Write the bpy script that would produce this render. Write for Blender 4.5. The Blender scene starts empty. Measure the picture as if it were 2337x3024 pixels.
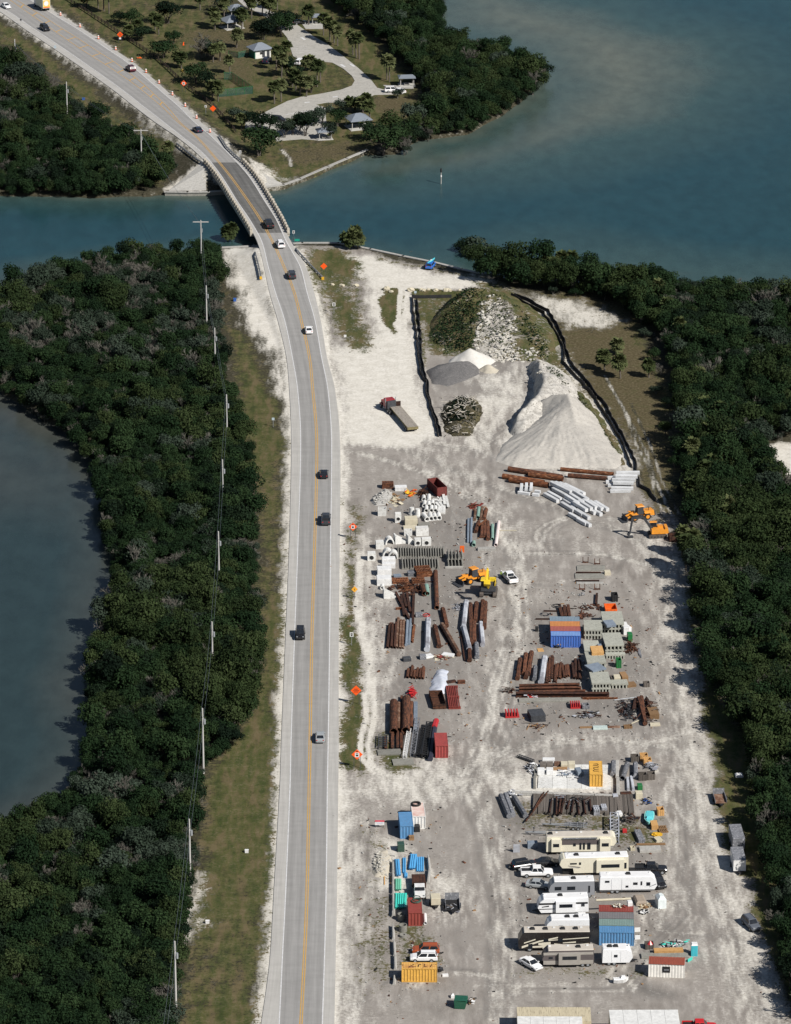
import bpy, bmesh, math, random
import numpy as np
from mathutils import Vector, Matrix
R=math.radians
random.seed(7);NR=np.random.RandomState(7)
scene=bpy.context.scene
COL=scene.collection
# ---------------------------------------------------------------- camera
CAMH, TH, FPX, CY=345.0, R(21.1), 13000.0, -950.0 # focal length in photograph pixels (2337 x 3024)
W0, H0=2337.0, 3024.0
cd=bpy.data.cameras.new('camera');cam=bpy.data.objects.new('camera',cd);COL.objects.link(cam)
cam.location=(0,CY,CAMH);cam.rotation_euler=(R(90)-TH,0,0)
cd.sensor_fit='HORIZONTAL';cd.sensor_width=36;cd.lens=36*FPX/W0
cd.clip_start=5;cd.clip_end=20000
scene.camera=cam
# ---------------------------------------------------------------- sky, sun, exposure
SUN=Vector((0.86,-0.76,1.0)).normalized()
wd=bpy.data.worlds.new('World');scene.world=wd;wd.use_nodes=True
nt=wd.node_tree;nt.nodes.clear()
sky=nt.nodes.new('ShaderNodeTexSky');sky.sky_type='NISHITA';sky.sun_disc=False
sky.sun_elevation=R(41);sky.sun_rotation=math.atan2(0.86,-0.76);sky.altitude=300
bg=nt.nodes.new('ShaderNodeBackground');bg.inputs[1].default_value=0.05
wo=nt.nodes.new('ShaderNodeOutputWorld')
nt.links.new(sky.outputs[0],bg.inputs[0]);nt.links.new(bg.outputs[0],wo.inputs[0])
sl=bpy.data.lights.new('sun','SUN');sl.energy=5.0;sl.angle=R(0.53);sl.color=(1.0,0.955,0.89)
so=bpy.data.objects.new('sun',sl);COL.objects.link(so);so.location=(200,-200,300)
so.rotation_euler=SUN.to_track_quat('Z','Y').to_euler()
vs=scene.view_settings;vs.view_transform='Standard';vs.look='None';vs.gamma=1.0;vs.exposure=0.33
vs.use_curve_mapping=False
scene.cycles.max_bounces=5;scene.cycles.diffuse_bounces=2;scene.cycles.glossy_bounces=2
scene.cycles.transparent_max_bounces=6
# ---------------------------------------------------------------- projection of photograph pixels onto the ground
ST, CT=math.sin(TH), math.cos(TH)
def G(px,py,z=0.0):
 u=(px-W0/2)/FPX;v=(py-H0/2)/FPX
 t=(CAMH-z)/(ST+v*CT)
 return Vector((u*t,(CT-v*ST)*t+CY,z))
DK=W0/1688.0
def dpts(pts):return [G(x*DK,y*DK) for x,y in pts]
def crop(x0,y0,k):
 return lambda x, y:(x0+x/k,y0+y/k)
 # ---------------------------------------------------------------- materials
MATS={}
def _n(t,ty,**kw):
 n=t.nodes.new(ty)
 for k, v in kw.items():setattr(n,k,v)
 return n
def mat(name,c1,c2=None,scale=3.0,rough=0.7,metal=0.0,lo=0.35,hi=0.65,stretch=None,c3=None,s3=12,bump=0.0,spec=0.3,rnd=0.0):
 """noise-mottled procedural material: c1/c2 large patches, c3 fine specks, rnd = per-object brightness change"""
 if name in MATS:return MATS[name]
 m=bpy.data.materials.new(name);m.use_nodes=True;t=m.node_tree;L=t.links
 b=t.nodes['Principled BSDF'];b.inputs['Roughness'].default_value=rough;b.inputs['Metallic'].default_value=metal
 b.inputs['Specular IOR Level'].default_value=spec
 if c2 is None:c2=tuple(x*0.78 for x in c1)
 tc=_n(t,'ShaderNodeTexCoord');src=tc.outputs['Object']
 if stretch:
  mp=_n(t,'ShaderNodeMapping');mp.inputs['Scale'].default_value=stretch;L.new(src,mp.inputs[0]);src=mp.outputs[0]
 no=_n(t,'ShaderNodeTexNoise');no.inputs['Scale'].default_value=scale;no.inputs['Detail'].default_value=5
 no.inputs['Roughness'].default_value=0.65
 L.new(src,no.inputs['Vector'])
 cr=_n(t,'ShaderNodeValToRGB');cr.color_ramp.elements[0].position=lo;cr.color_ramp.elements[1].position=hi
 cr.color_ramp.elements[0].color=(*c1,1);cr.color_ramp.elements[1].color=(*c2,1)
 L.new(no.outputs['Fac'],cr.inputs[0]);out=cr.outputs[0]
 if c3:
  n2=_n(t,'ShaderNodeTexNoise');n2.inputs['Scale'].default_value=s3;n2.inputs['Detail'].default_value=3
  L.new(src,n2.inputs['Vector'])
  r2=_n(t,'ShaderNodeMapRange');r2.inputs[1].default_value=0.56;r2.inputs[2].default_value=0.66
  L.new(n2.outputs['Fac'],r2.inputs[0])
  mx=_n(t,'ShaderNodeMix',data_type='RGBA');L.new(r2.outputs[0],mx.inputs[0]);L.new(out,mx.inputs[6]);mx.inputs[7].default_value=(*c3,1)
  out=mx.outputs[2]
 if rnd:
  oi=_n(t,'ShaderNodeObjectInfo')
  mr=_n(t,'ShaderNodeMapRange');mr.inputs[3].default_value=1-rnd;mr.inputs[4].default_value=1+rnd
  L.new(oi.outputs['Random'],mr.inputs[0])
  h=_n(t,'ShaderNodeHueSaturation');L.new(mr.outputs[0],h.inputs['Value']);L.new(out,h.inputs['Color']);out=h.outputs[0]
 L.new(out,b.inputs['Base Color'])
 if bump:
  bp=_n(t,'ShaderNodeBump');bp.inputs['Strength'].default_value=bump;bp.inputs['Distance'].default_value=0.1
  L.new(no.outputs['Fac'],bp.inputs['Height']);L.new(bp.outputs[0],b.inputs['Normal'])
 MATS[name]=m
 return m
def paint(name,c,rough=0.35,dirt=0.25):
 return mat('paint_'+name,c,tuple(x*(1-dirt)+0.02*dirt for x in c),1.2,rough,c3=tuple(x*0.8+0.03 for x in c),s3=5,spec=0.5)
GLASS=mat('dark_glass',(0.012,0.014,0.018),(0.02,0.024,0.03),2,0.12,spec=0.5)
RUBBER=mat('rubber',(0.014,0.014,0.014),(0.03,0.029,0.027),6,0.85)
STEEL=mat('steel',(.256,.264,.272),(.176,.184,.192),3,0.45,0.3)
GALV=mat('galvanised',(.336,.352,.368),(.240,.256,.272),2,0.5,0.2)
RUST=mat('rust',(.105,.040,.021),(.022,.012,.009),1.3,.85,lo=.40,hi=.60,stretch=(.45,2.2,2.2),c3=(.17,.07,.034),s3=3,rnd=.35)
RUSTD=mat('rust_dark',(.020,.010,.008),(.055,.022,.013),1.3,.85,lo=.42,hi=.62,stretch=(.45,2.2,2.2),c3=(.085,.034,.018),s3=4,rnd=.35)
RUSTO=mat('rust_orange',(.17,.058,.021),(.052,.020,.011),1.3,.85,lo=.40,hi=.62,stretch=(.5,2,2),c3=(.30,.15,.08),s3=2.2,rnd=.25)
RUSTP=mat('rust_pale',(.104,.050,.029),(.256,.176,.128),1.2,0.8,lo=0.45,hi=0.7,rnd=0.2)
CONC=mat('concrete',(.383,.374,.348),(.289,.281,.264),1.6,0.9,c3=(.230,.221,.204),s3=5,rnd=0.1)
CONCG=mat('concrete_grey',(.216,.212,.188),(.160,.156,.140),1.4,0.9,c3=(.264,.256,.224),s3=6,rnd=0.15)
CONCW=mat('concrete_white',(0.64,0.64,0.62),(0.52,0.52,0.5),1.3,0.85,c3=(0.42,0.41,0.38),s3=3,rnd=0.08)
CREAM=mat('cream',(.510,.468,.357),(.425,.383,.289),1.3,0.85)
BLACK=mat('black',(0.012,0.012,0.013),(0.024,0.024,0.025),3,0.6)
DARKG=mat('dark_grey_metal',(0.06,0.063,0.07),(0.035,0.037,0.042),2,0.6)
WOOD=mat('timber',(.264,.160,.080),(.176,.104,.052),2,0.85,stretch=(1,6,6),rnd=0.25)
WOODG=mat('weathered_timber',(.136,.120,.104),(.080,.068,.060),2,0.9,stretch=(1,6,6),rnd=0.3)
PLY=mat('plywood',(0.5,0.3,0.12),(0.4,0.22,0.08),2,0.8,rnd=0.15)
WHITE=paint('white',(0.74,0.74,0.73));RED=paint('red',(0.42,0.018,0.02));ORANGE=paint('orange',(0.75,0.13,0.015))
YELLOW=paint('yellow',(0.72,0.42,0.03));GREEN=paint('green',(0.015,0.15,0.04));BLUE=paint('blue',(0.03,0.11,0.4))
# ---------------------------------------------------------------- mesh builder
class MB:
 def __init__(s):s.v=[];s.f=[]
 def add(s,vs,fs):
  o=len(s.v);s.v+=[tuple(v) for v in vs];s.f+=[tuple(i+o for i in f) for f in fs];return s
 def box(s,x0,x1,y0,y1,z0,z1,tx=0.0,ty=0.0):
  """tx, ty: how far the top shrinks on each side"""
  v=[(x0,y0,z0),(x1,y0,z0),(x1,y1,z0),(x0,y1,z0),(x0+tx,y0+ty,z1),(x1-tx,y0+ty,z1),(x1-tx,y1-ty,z1),(x0+tx,y1-ty,z1)]
  return s.add(v,[(3,2,1,0),(4,5,6,7),(0,1,5,4),(1,2,6,5),(2,3,7,6),(3,0,4,7)])
 def cbox(s,c,d,rot=0.0,tilt=0.0):
  """box by centre and size, turned about z and tilted about its own x"""
  m=Matrix.Rotation(rot,3,'Z')@Matrix.Rotation(tilt,3,'Y')
  h=[x/2 for x in d];v=[]
  for sx, sy, sz in ((-1,-1,-1),(1,-1,-1),(1,1,-1),(-1,1,-1),(-1,-1,1),(1,-1,1),(1,1,1),(-1,1,1)):
   v.append(Vector(c)+m@Vector((sx*h[0],sy*h[1],sz*h[2])))
  return s.add(v,[(3,2,1,0),(4,5,6,7),(0,1,5,4),(1,2,6,5),(2,3,7,6),(3,0,4,7)])
 def hexa(s,v8):
  return s.add(v8,[(3,2,1,0),(4,5,6,7),(0,1,5,4),(1,2,6,5),(2,3,7,6),(3,0,4,7)])
 def quad(s,a,b,c,d):return s.add([a,b,c,d],[(0,1,2,3)])
 def prism(s,prof,y0,y1,y0b=None,y1b=None):
  """profile of (x, z) points extruded along y"""
  n=len(prof)
  v=[(x,y0,z) for x,z in prof]+[(x,y1,z) for x,z in prof]
  f=[tuple(range(n)),tuple(range(2*n-1,n-1,-1))]
  f+=[(i+n,(i+1)%n+n,(i+1)%n,i) for i in range(n)]
  return s.add(v,f)
 def xprism(s,prof,x0,x1):
  """profile of (y, z) points extruded along x"""
  n=len(prof)
  v=[(x0,y,z) for y,z in prof]+[(x1,y,z) for y,z in prof]
  f=[tuple(range(n-1,-1,-1)),tuple(range(n,2*n))]
  f+=[(i,(i+1)%n,(i+1)%n+n,i+n) for i in range(n)]
  return s.add(v,f)
 def cyl(s,p0,p1,r0,r1=None,n=8,cap=True):
  p0=Vector(p0);p1=Vector(p1);r1=r0 if r1 is None else r1
  d=(p1-p0).normalized();a=d.orthogonal().normalized();b=d.cross(a)
  v=[]
  for p, r in ((p0,r0),(p1,r1)):
   for i in range(n):
    q=2*math.pi*i/n;v.append(p+a*(r*math.cos(q))+b*(r*math.sin(q)))
  f=[(i,(i+1)%n,(i+1)%n+n,i+n) for i in range(n)]
  if cap:f+=[tuple(range(n-1,-1,-1)),tuple(range(n,2*n))]
  return s.add(v,f)
 def pipe(s,p0,p1,ro,ri,n=14):
  p0=Vector(p0);p1=Vector(p1);d=(p1-p0).normalized();a=d.orthogonal().normalized();b=d.cross(a);v=[]
  for p, r in ((p0,ro),(p1,ro),(p1,ri),(p0,ri)):
   for i in range(n):
    q=2*math.pi*i/n;v.append(p+a*(r*math.cos(q))+b*(r*math.sin(q)))
  f=[]
  for k in range(4):
   o, o2=k*n,((k+1)%4)*n
   f+=[(o+i,o+(i+1)%n,o2+(i+1)%n,o2+i) for i in range(n)]
  return s.add(v,f)
 def path(s,pts,r,n=5,r2=None):
  pts=[Vector(p) for p in pts]
  for i in range(len(pts)-1):s.cyl(pts[i],pts[i+1],r,r if r2 is None else r2,n)
  return s
 def torus(s,c,R0,r,axis='Z',n=16,k=6,sq=1.0):
  v=[];c=Vector(c)
  for i in range(n):
   a=2*math.pi*i/n
   for j in range(k):
    b=2*math.pi*j/k;rr=R0+r*math.cos(b);p=(rr*math.cos(a),rr*math.sin(a)*sq,r*math.sin(b))
    if axis=='Y':p=(p[0],p[2],p[1])
    if axis=='X':p=(p[2],p[0],p[1])
    v.append(c+Vector(p))
  f=[(i*k+j,((i+1)%n)*k+j,((i+1)%n)*k+(j+1)%k,i*k+(j+1)%k) for i in range(n) for j in range(k)]
  return s.add(v,f)
 def blob(s,c,rad,n=10,k=6,jit=0.0,seed=0,flat=0.0):
  rn=random.Random(seed);c=Vector(c);v=[c+Vector((0,0,rad[2]))]
  for j in range(1,k):
   ph=math.pi*j/k
   for i in range(n):
    th=2*math.pi*i/n;q=1+rn.uniform(-jit,jit)
    v.append(c+Vector((rad[0]*math.sin(ph)*math.cos(th)*q,rad[1]*math.sin(ph)*math.sin(th)*q,rad[2]*math.cos(ph)*q)))
  v.append(c-Vector((0,0,rad[2])))
  f=[(0,1+i,1+(i+1)%n) for i in range(n)]
  for j in range(k-2):
   o=1+j*n
   f+=[(o+i,o+n+i,o+n+(i+1)%n,o+(i+1)%n) for i in range(n)]
  o=1+(k-2)*n
  f+=[(o+(i+1)%n,o+i,len(v)-1) for i in range(n)]
  return s.add(v,f)
 def loft(s,rings,cap=True):
  n=len(rings[0]);v=[p for r in rings for p in r];f=[]
  for k in range(len(rings)-1):
   o=k*n;f+=[(o+i,o+(i+1)%n,o+n+(i+1)%n,o+n+i) for i in range(n)]
  if cap:f+=[tuple(range(n-1,-1,-1)),tuple(range(len(v)-n,len(v)))]
  return s.add(v,f)
 def mesh(s,name,m,smooth=False):
  me=bpy.data.meshes.new(name);me.from_pydata(s.v,[],s.f);me.update()
  bm=bmesh.new();bm.from_mesh(me);bmesh.ops.recalc_face_normals(bm,faces=bm.faces);bm.to_mesh(me);bm.free()
  if smooth:me.polygons.foreach_set('use_smooth',[True]*len(me.polygons))
  ms=m if isinstance(m,(list,tuple)) else [m]
  for q in ms:me.materials.append(q)
  return me
 def build(s,name,m,parent=None,smooth=False):
  return obj(name,s.mesh(name,m,smooth),parent)
def obj(name,me,parent=None,loc=None,rz=0.0):
 o=bpy.data.objects.new(name,me);COL.objects.link(o)
 if parent:o.parent=parent
 if loc is not None:o.location=loc
 if rz:o.rotation_euler=(0,0,rz)
 return o
def tag(o,label=None,cat=None,group=None,kind=None):
 if label:o['label']=label
 if cat:o['category']=cat
 if group:o['group']=group
 if kind:o['kind']=kind
 return o
def thing(name,label,cat,loc=(0,0,0),rz=0.0,group=None):
 o=bpy.data.objects.new(name,None);COL.objects.link(o);o.location=loc;o.rotation_euler=(0,0,rz)
 o.empty_display_size=0.3
 return tag(o,label,cat,group)
def kids(o):return [c for c in ALLKIDS.get(o.name,[])]
def dup(root,loc=None,rz=None,label=None,group=None,scale=None):
 """copy of a thing with its parts and sub-parts, mesh data shared"""
 def rec(o,par):
  c=o.copy();COL.objects.link(c)
  if par:c.parent=par
  for ch in o.children:rec(ch,c)
  return c
 r=rec(root,None)
 if loc is not None:r.location=loc
 if rz is not None:r.rotation_euler=(0,0,rz)
 if label:r['label']=label
 if group:r['group']=group
 if scale:r.scale=scale if not isinstance(scale,(int,float)) else (scale, )*3
 return r
 # ================================================================ numpy helpers for the ground
def vnoise(x,y,seed=0):
 """smooth value noise in [0,1]"""
 def h(i,j):
  n=(i*374761393+j*668265263+seed*974634777)&0x7fffffff
  n=((n^(n>>13))*1274126177)&0x7fffffff
  return ((n^(n>>16))&0xffff)/65535.0
 xi=np.floor(x).astype(np.int64);yi=np.floor(y).astype(np.int64);xf=x-xi;yf=y-yi
 u=xf*xf*(3-2*xf);w=yf*yf*(3-2*yf)
 return (h(xi,yi)*(1-u)+h(xi+1,yi)*u)*(1-w)+(h(xi,yi+1)*(1-u)+h(xi+1,yi+1)*u)*w
def fbm(x,y,seed=0,oct=4):
 a=0;amp=0.5;tot=0
 for o in range(oct):
  a=a+amp*vnoise(x*2**o,y*2**o,seed+o*17);tot+=amp;amp*=0.55
 return a/tot
def seg_dist(X,Y,pts,closed=False):
 d=np.full(X.shape,1e9);n=len(pts)
 for i in range(n if closed else n-1):
  ax, ay=pts[i][0], pts[i][1];bx, by=pts[(i+1)%n][0], pts[(i+1)%n][1]
  dx, dy=bx-ax, by-ay;q=dx*dx+dy*dy+1e-9
  t=np.clip(((X-ax)*dx+(Y-ay)*dy)/q,0,1)
  d=np.minimum(d,np.hypot(X-ax-t*dx,Y-ay-t*dy))
 return d
def inside(X,Y,pts):
 c=np.zeros(X.shape,bool);n=len(pts)
 for i in range(n):
  ax, ay=pts[i][0], pts[i][1];bx, by=pts[(i+1)%n][0], pts[(i+1)%n][1]
  if ay==by:continue
  k=((ay>Y)!=(by>Y))&(X<(bx-ax)*(Y-ay)/(by-ay)+ax)
  c^=k
 return c
def sdf(X,Y,pts):
 """positive inside"""
 d=seg_dist(X,Y,pts,True)
 return np.where(inside(X,Y,pts),d,-d)
 # ---------------------------------------------------------------- shorelines (display coordinates of the photograph)
SOUTH=dpts([(-60,690),(-10,650),(30,612),(95,578),(250,553),(430,532),(480,528),(535,525),(640,518),(720,518),(790,531),(985,574),(1030,583),(1150,590),(1300,603),(1450,622),(1688,645),(2000,690),(2500,760),(3000,2600),(-900,2600),(-700,1900),(0,1790),(70,1758),(145,1708),(192,1645),(210,1580),(206,1500),(200,1440),(216,1390),(248,1300),(252,1215),(232,1090),(208,1000),(165,930),(60,872),(0,830),(-40,800),(-80,750)])
NORTH=dpts([(-500,380),(-100,405),(0,412),(200,416),(300,414),(345,410),(440,410),(560,402),(605,397),(640,384),(780,323),(850,326),(890,297),(1000,282),(1080,238),(1150,185),(1163,160),(1120,138),(1000,108),(950,85),(930,60),(940,30),(930,0),(900,-150),(700,-400),(-1500,-300)])
# ---------------------------------------------------------------- the road: rows of the photograph
# y, outer left, left edge line, left yellow, right yellow, right edge line, outer right, height
ROWS=[(-200,-350,-330,-255,-240,-200,-190,.3),(-60,-152,-130,-55,-40,-5,8,.3),(10,-37,-14,46,65,108,124,.3),(45,17,42,96,122,163,181,.3),(80,66,92,146,176,221,239,.3),(115,118,145,197,232,275,293,.35),(149,169,196,247,284,325,343,.4),(181,215,242,298,334,373,391,.45),(216,266,292,352,382,416,434,.5),(248,311,337,398,422,453,471,.6),(277,350,376,435,453,486,503,.8),(315,398,424,480,493,530,548,1.1),(363,462,486,530,533,578,597,1.6),(401,519,534,577,579,624,645,2.1),(454,584,600,625,627,677,690,2.6),(518,642,652,678,680,735,748,3.0),(593,690,699,732,734,783,796,3.1),(649,725,737,769,771,818,828,3.0),(713,760,772,804,806,847,860,2.6),(787,780,791,838,840,888,904,1.8),(862,796,812,868,870,908,928,1.1),(947,821,840,889,891,932,948,.6),(1053,846,862,913,915,951,966,.3),(1150,855,878,923,925,970,990,.2),(1300,861,887,935,937,981,1005,.15),(1600,855,879,929,931,978,1004,.12),(1900,843,868,920,922,975,1001,.12),(2200,831,858,915,917,971,1001,.12),(2300,828,856,913,915,969,1000,.12),(2640,809,842,906,908,965,996,.12),(2840,797,832,898,900,960,992,.12),(3024,772,823,888,890,954,988,.12),(3200,745,812,878,880,948,983,.12),(3600,700,780,850,852,930,970,.12)]
def cr_rows(n):
 """Catmull-Rom refinement of the rows"""
 r=np.array(ROWS);out=[]
 for i in range(len(r)-1):
  p0=r[max(i-1,0)];p1=r[i];p2=r[i+1];p3=r[min(i+2,len(r)-1)]
  t0, t1, t2, t3=p0[0], p1[0], p2[0], p3[0]
  m1=(p2-p0)/max(t2-t0,1e-6);m2=(p3-p1)/max(t3-t1,1e-6);h=t2-t1
  for k in range(n):
   t=k/n
   out.append((2*t**3-3*t*t+1)*p1+(t**3-2*t*t+t)*h*m1+(3*t*t-2*t**3)*p2+(t**3-t*t)*h*m2)
 out.append(r[-1]);return np.array(out)
RR=cr_rows(5)
RP=[[G(r[k],r[0],r[7]) for k in range(1,7)] for r in RR] # road points: outer L, edge L, yellow L, yellow R, edge R, outer R
def row_at(y,z=None):
 """road row interpolated at photograph row y"""
 return np.array([np.interp(y,RR[:,0],RR[:,k]) for k in range(8)])
 # ---------------------------------------------------------------- terrain grid
xs=np.concatenate([np.linspace(-520,-136,40),np.arange(-134,134.1,0.5),np.linspace(136,520,40)])
ys=np.concatenate([np.linspace(-520,-302,22),np.arange(-300,120,1.0),np.arange(120,402,1.4),np.linspace(406,800,30)])
X, Y=np.meshgrid(xs,ys)
wx=(fbm(X/9,Y/12,3)-0.5)*5;wy=(fbm(X/9,Y/12,11)-0.5)*7
S1=np.maximum(sdf(X+wx*.35,Y+wy*.35,SOUTH),sdf(X+wx*.35,Y+wy*.35,NORTH))
LAND=S1
WALLS=[dpts([(345,410),(445,409),(565,400),(605,395),(640,383),(782,321)]),dpts([(468,528),(535,525),(645,518),(722,518),(790,531),(925,560),(1030,584)])]
dwall=np.minimum(seg_dist(X,Y,WALLS[0]),seg_dist(X,Y,WALLS[1]))
hgt=np.where(dwall<5,np.clip(S1*3+.3,-2.6,0.0),np.clip((S1-2.2)*0.6,-2.6,0.0))+np.where(S1>3,(fbm(X/5,Y/5,5)-0.5)*0.12,0)
# embankment that carries the road up to the bridge
cen=[((p[0]+p[5])/2) for p in RP]
droad=np.full(X.shape,1e9);zroad=np.zeros(X.shape);wroad=np.ones(X.shape)*6
for i in range(len(cen)-1):
 a, b=cen[i], cen[i+1];dx, dy=b.x-a.x, b.y-a.y;q=dx*dx+dy*dy+1e-9
 t=np.clip(((X-a.x)*dx+(Y-a.y)*dy)/q,0,1);d=np.hypot(X-a.x-t*dx,Y-a.y-t*dy)
 nrm=Vector((-dy,dx)).normalized();hw=abs((RP[i][5]-RP[i][0]).xy.dot(nrm))/2
 k=d<droad;droad=np.where(k,d,droad);zroad=np.where(k,a.z+t*(b.z-a.z),zroad);wroad=np.where(k,hw,wroad)
emb=zroad-0.1-np.maximum(0,droad-wroad-0.6)*0.34
emb=np.where(S1>1.0,np.clip(emb,-9,9),-9)
shore=np.clip((S1-1.0)/9.0,0,1) # the bank slopes down to the seawall at the bridge ends
hgt=np.where(S1>1.0,np.maximum(hgt,np.minimum(emb,hgt+(emb-hgt)*shore)),hgt)
hgt=np.where((droad<wroad+0.5)&(S1>1.0),np.minimum(hgt,zroad-0.1),hgt)
def gz(x,y):
 i=min(max(np.searchsorted(xs,x)-1,0),len(xs)-2);j=min(max(np.searchsorted(ys,y)-1,0),len(ys)-2)
 u=(x-xs[i])/(xs[i+1]-xs[i]);w=(y-ys[j])/(ys[j+1]-ys[j])
 return float((hgt[j,i]*(1-u)+hgt[j,i+1]*u)*(1-w)+(hgt[j+1,i]*(1-u)+hgt[j+1,i+1]*u)*w)
def P(px,py):
 """photograph pixel -> point on the terrain"""
 z=0.0
 for _ in range(4):
  p=G(px,py,z);z=gz(p.x,p.y)
 return G(px,py,z)
def Pd(x,y):return P(x*DK,y*DK)
# ---------------------------------------------------------------- ground cover masks
def soft(poly,feather,warp=1.0):
 p=dpts(poly);x0=min(q.x for q in p)-12;x1=max(q.x for q in p)+12;y0=min(q.y for q in p)-14;y1=max(q.y for q in p)+14
 i0, i1=np.searchsorted(xs,[x0,x1]);j0, j1=np.searchsorted(ys,[y0,y1])
 w=np.zeros(X.shape);sl_=(slice(j0,j1),slice(i0,i1))
 if j1>j0 and i1>i0:
  d=sdf(X[sl_]+wx[sl_]*warp,Y[sl_]+wy[sl_]*warp,p)
  w[sl_]=np.clip(d/feather*0.5+0.5,0,1)
 return w
def line(pts,width,feather=0.8,warp=0.25):
 p=dpts(pts);x0=min(q.x for q in p)-8;x1=max(q.x for q in p)+8;y0=min(q.y for q in p)-10;y1=max(q.y for q in p)+10
 i0, i1=np.searchsorted(xs,[x0,x1]);j0, j1=np.searchsorted(ys,[y0,y1]);w=np.zeros(X.shape);sl_=(slice(j0,j1),slice(i0,i1))
 if j1>j0 and i1>i0:
  d=width/2-seg_dist(X[sl_]+wx[sl_]*warp,Y[sl_]+wy[sl_]*warp,p)
  w[sl_]=np.clip(d/feather*0.5+0.5,0,1)
 return w
Z0=np.zeros(X.shape)
YARD=[(628,524),(720,522),(800,540),(980,585),(1075,605),(1130,640),(1210,780),(1340,950),(1370,1040),(1430,1100),(1440,1180),(1472,1250),(1478,1400),(1508,1480),(1522,1600),(1530,1700),(1560,1790),(1600,1880),(1625,1990),(1660,2080),(1710,2230),(1720,2500),(540,2500),(700,1600),(722,1000),(690,680)]
dirt=soft(YARD,2.5)
sand=Z0.copy();grass=Z0.copy();dry=Z0.copy();dark=Z0.copy();path=Z0.copy()
def mx(a,b,k=1.0):return np.maximum(a,b*k)
# bright shell sand
for poly, f, k in [([(482,530),(545,526),(575,610),(602,700),(618,800),(622,860),(604,850),(590,760),(545,720),(520,660),(505,600)],3,1),([(735,545),(800,545),(930,585),(1040,590),(1060,610),(960,615),(880,620),(880,650),(890,720),(905,830),(935,930),(860,960),(730,940),(715,800),(700,740),(770,745),(800,700),(770,640),(790,600),(745,570)],3,1),([(660,555),(700,600),(740,640),(800,690),(800,740),(760,760),(700,690)],6,.45),([(1060,940),(1200,700),(1340,940),(1360,1000),(1200,1010)],4,.8),([(1290,880),(1350,960),(1362,1030),(1310,1000)],3,.8),([(1020,800),(1100,780),(1130,830),(1070,900),(1030,960),(960,960),(990,900)],4,.62),([(920,735),(960,735),(960,750),(925,752)],1.5,.9),([(1060,1650),(1310,1630),(1310,1690),(1070,1700)],3,.8),([(1420,1300),(1470,1300),(1510,1560),(1525,1750),(1600,1990),(1690,2200),(1600,2200),(1480,1900),(1440,1600)],8,.55),([(760,1640),(960,1600),(1000,1700),(900,1720),(720,1700)],6,.6),([(800,1790),(850,1800),(850,1900),(795,1890)],4,.95),([(890,1850),(1000,1880),(990,1960),(900,1960)],5,.5),([(400,1900),(440,1880),(445,1980),(405,2010)],3,.9),([(420,1860),(440,1855),(438,1880),(415,1880)],2,.9),([(600,355),(640,385),(560,402),(520,345)],2,.75),([(350,405),(425,352),(440,410)],1.5,.8),([(600,310),(625,330),(612,350)],2,.5),([(690,40),(750,80),(730,100),(660,60)],3,.2),([(290,255),(360,305),(400,330),(370,340),(310,290)],3,.55),([(745,1280),(800,1250),(830,1400),(800,1600),(770,1640),(745,1500)],5,.6),([(760,1140),(800,1140),(810,1240),(760,1260)],4,.6),([(1635,950),(1760,940),(1780,1050),(1660,1015)],2,1),]:sand=mx(sand,soft(poly,f),k)
# fringe of shell along both road edges
lo=[p[0] for p in RP];ro=[p[5] for p in RP]
dl=seg_dist(X,Y,lo);dr=seg_dist(X,Y,ro)
ysouth=1-np.clip((Y-120)/40,0,1)
sand=mx(sand,np.clip(1-np.minimum(dl,dr)/3.2,0,1)*(0.55+0.35*ysouth)*(LAND>3))
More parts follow.
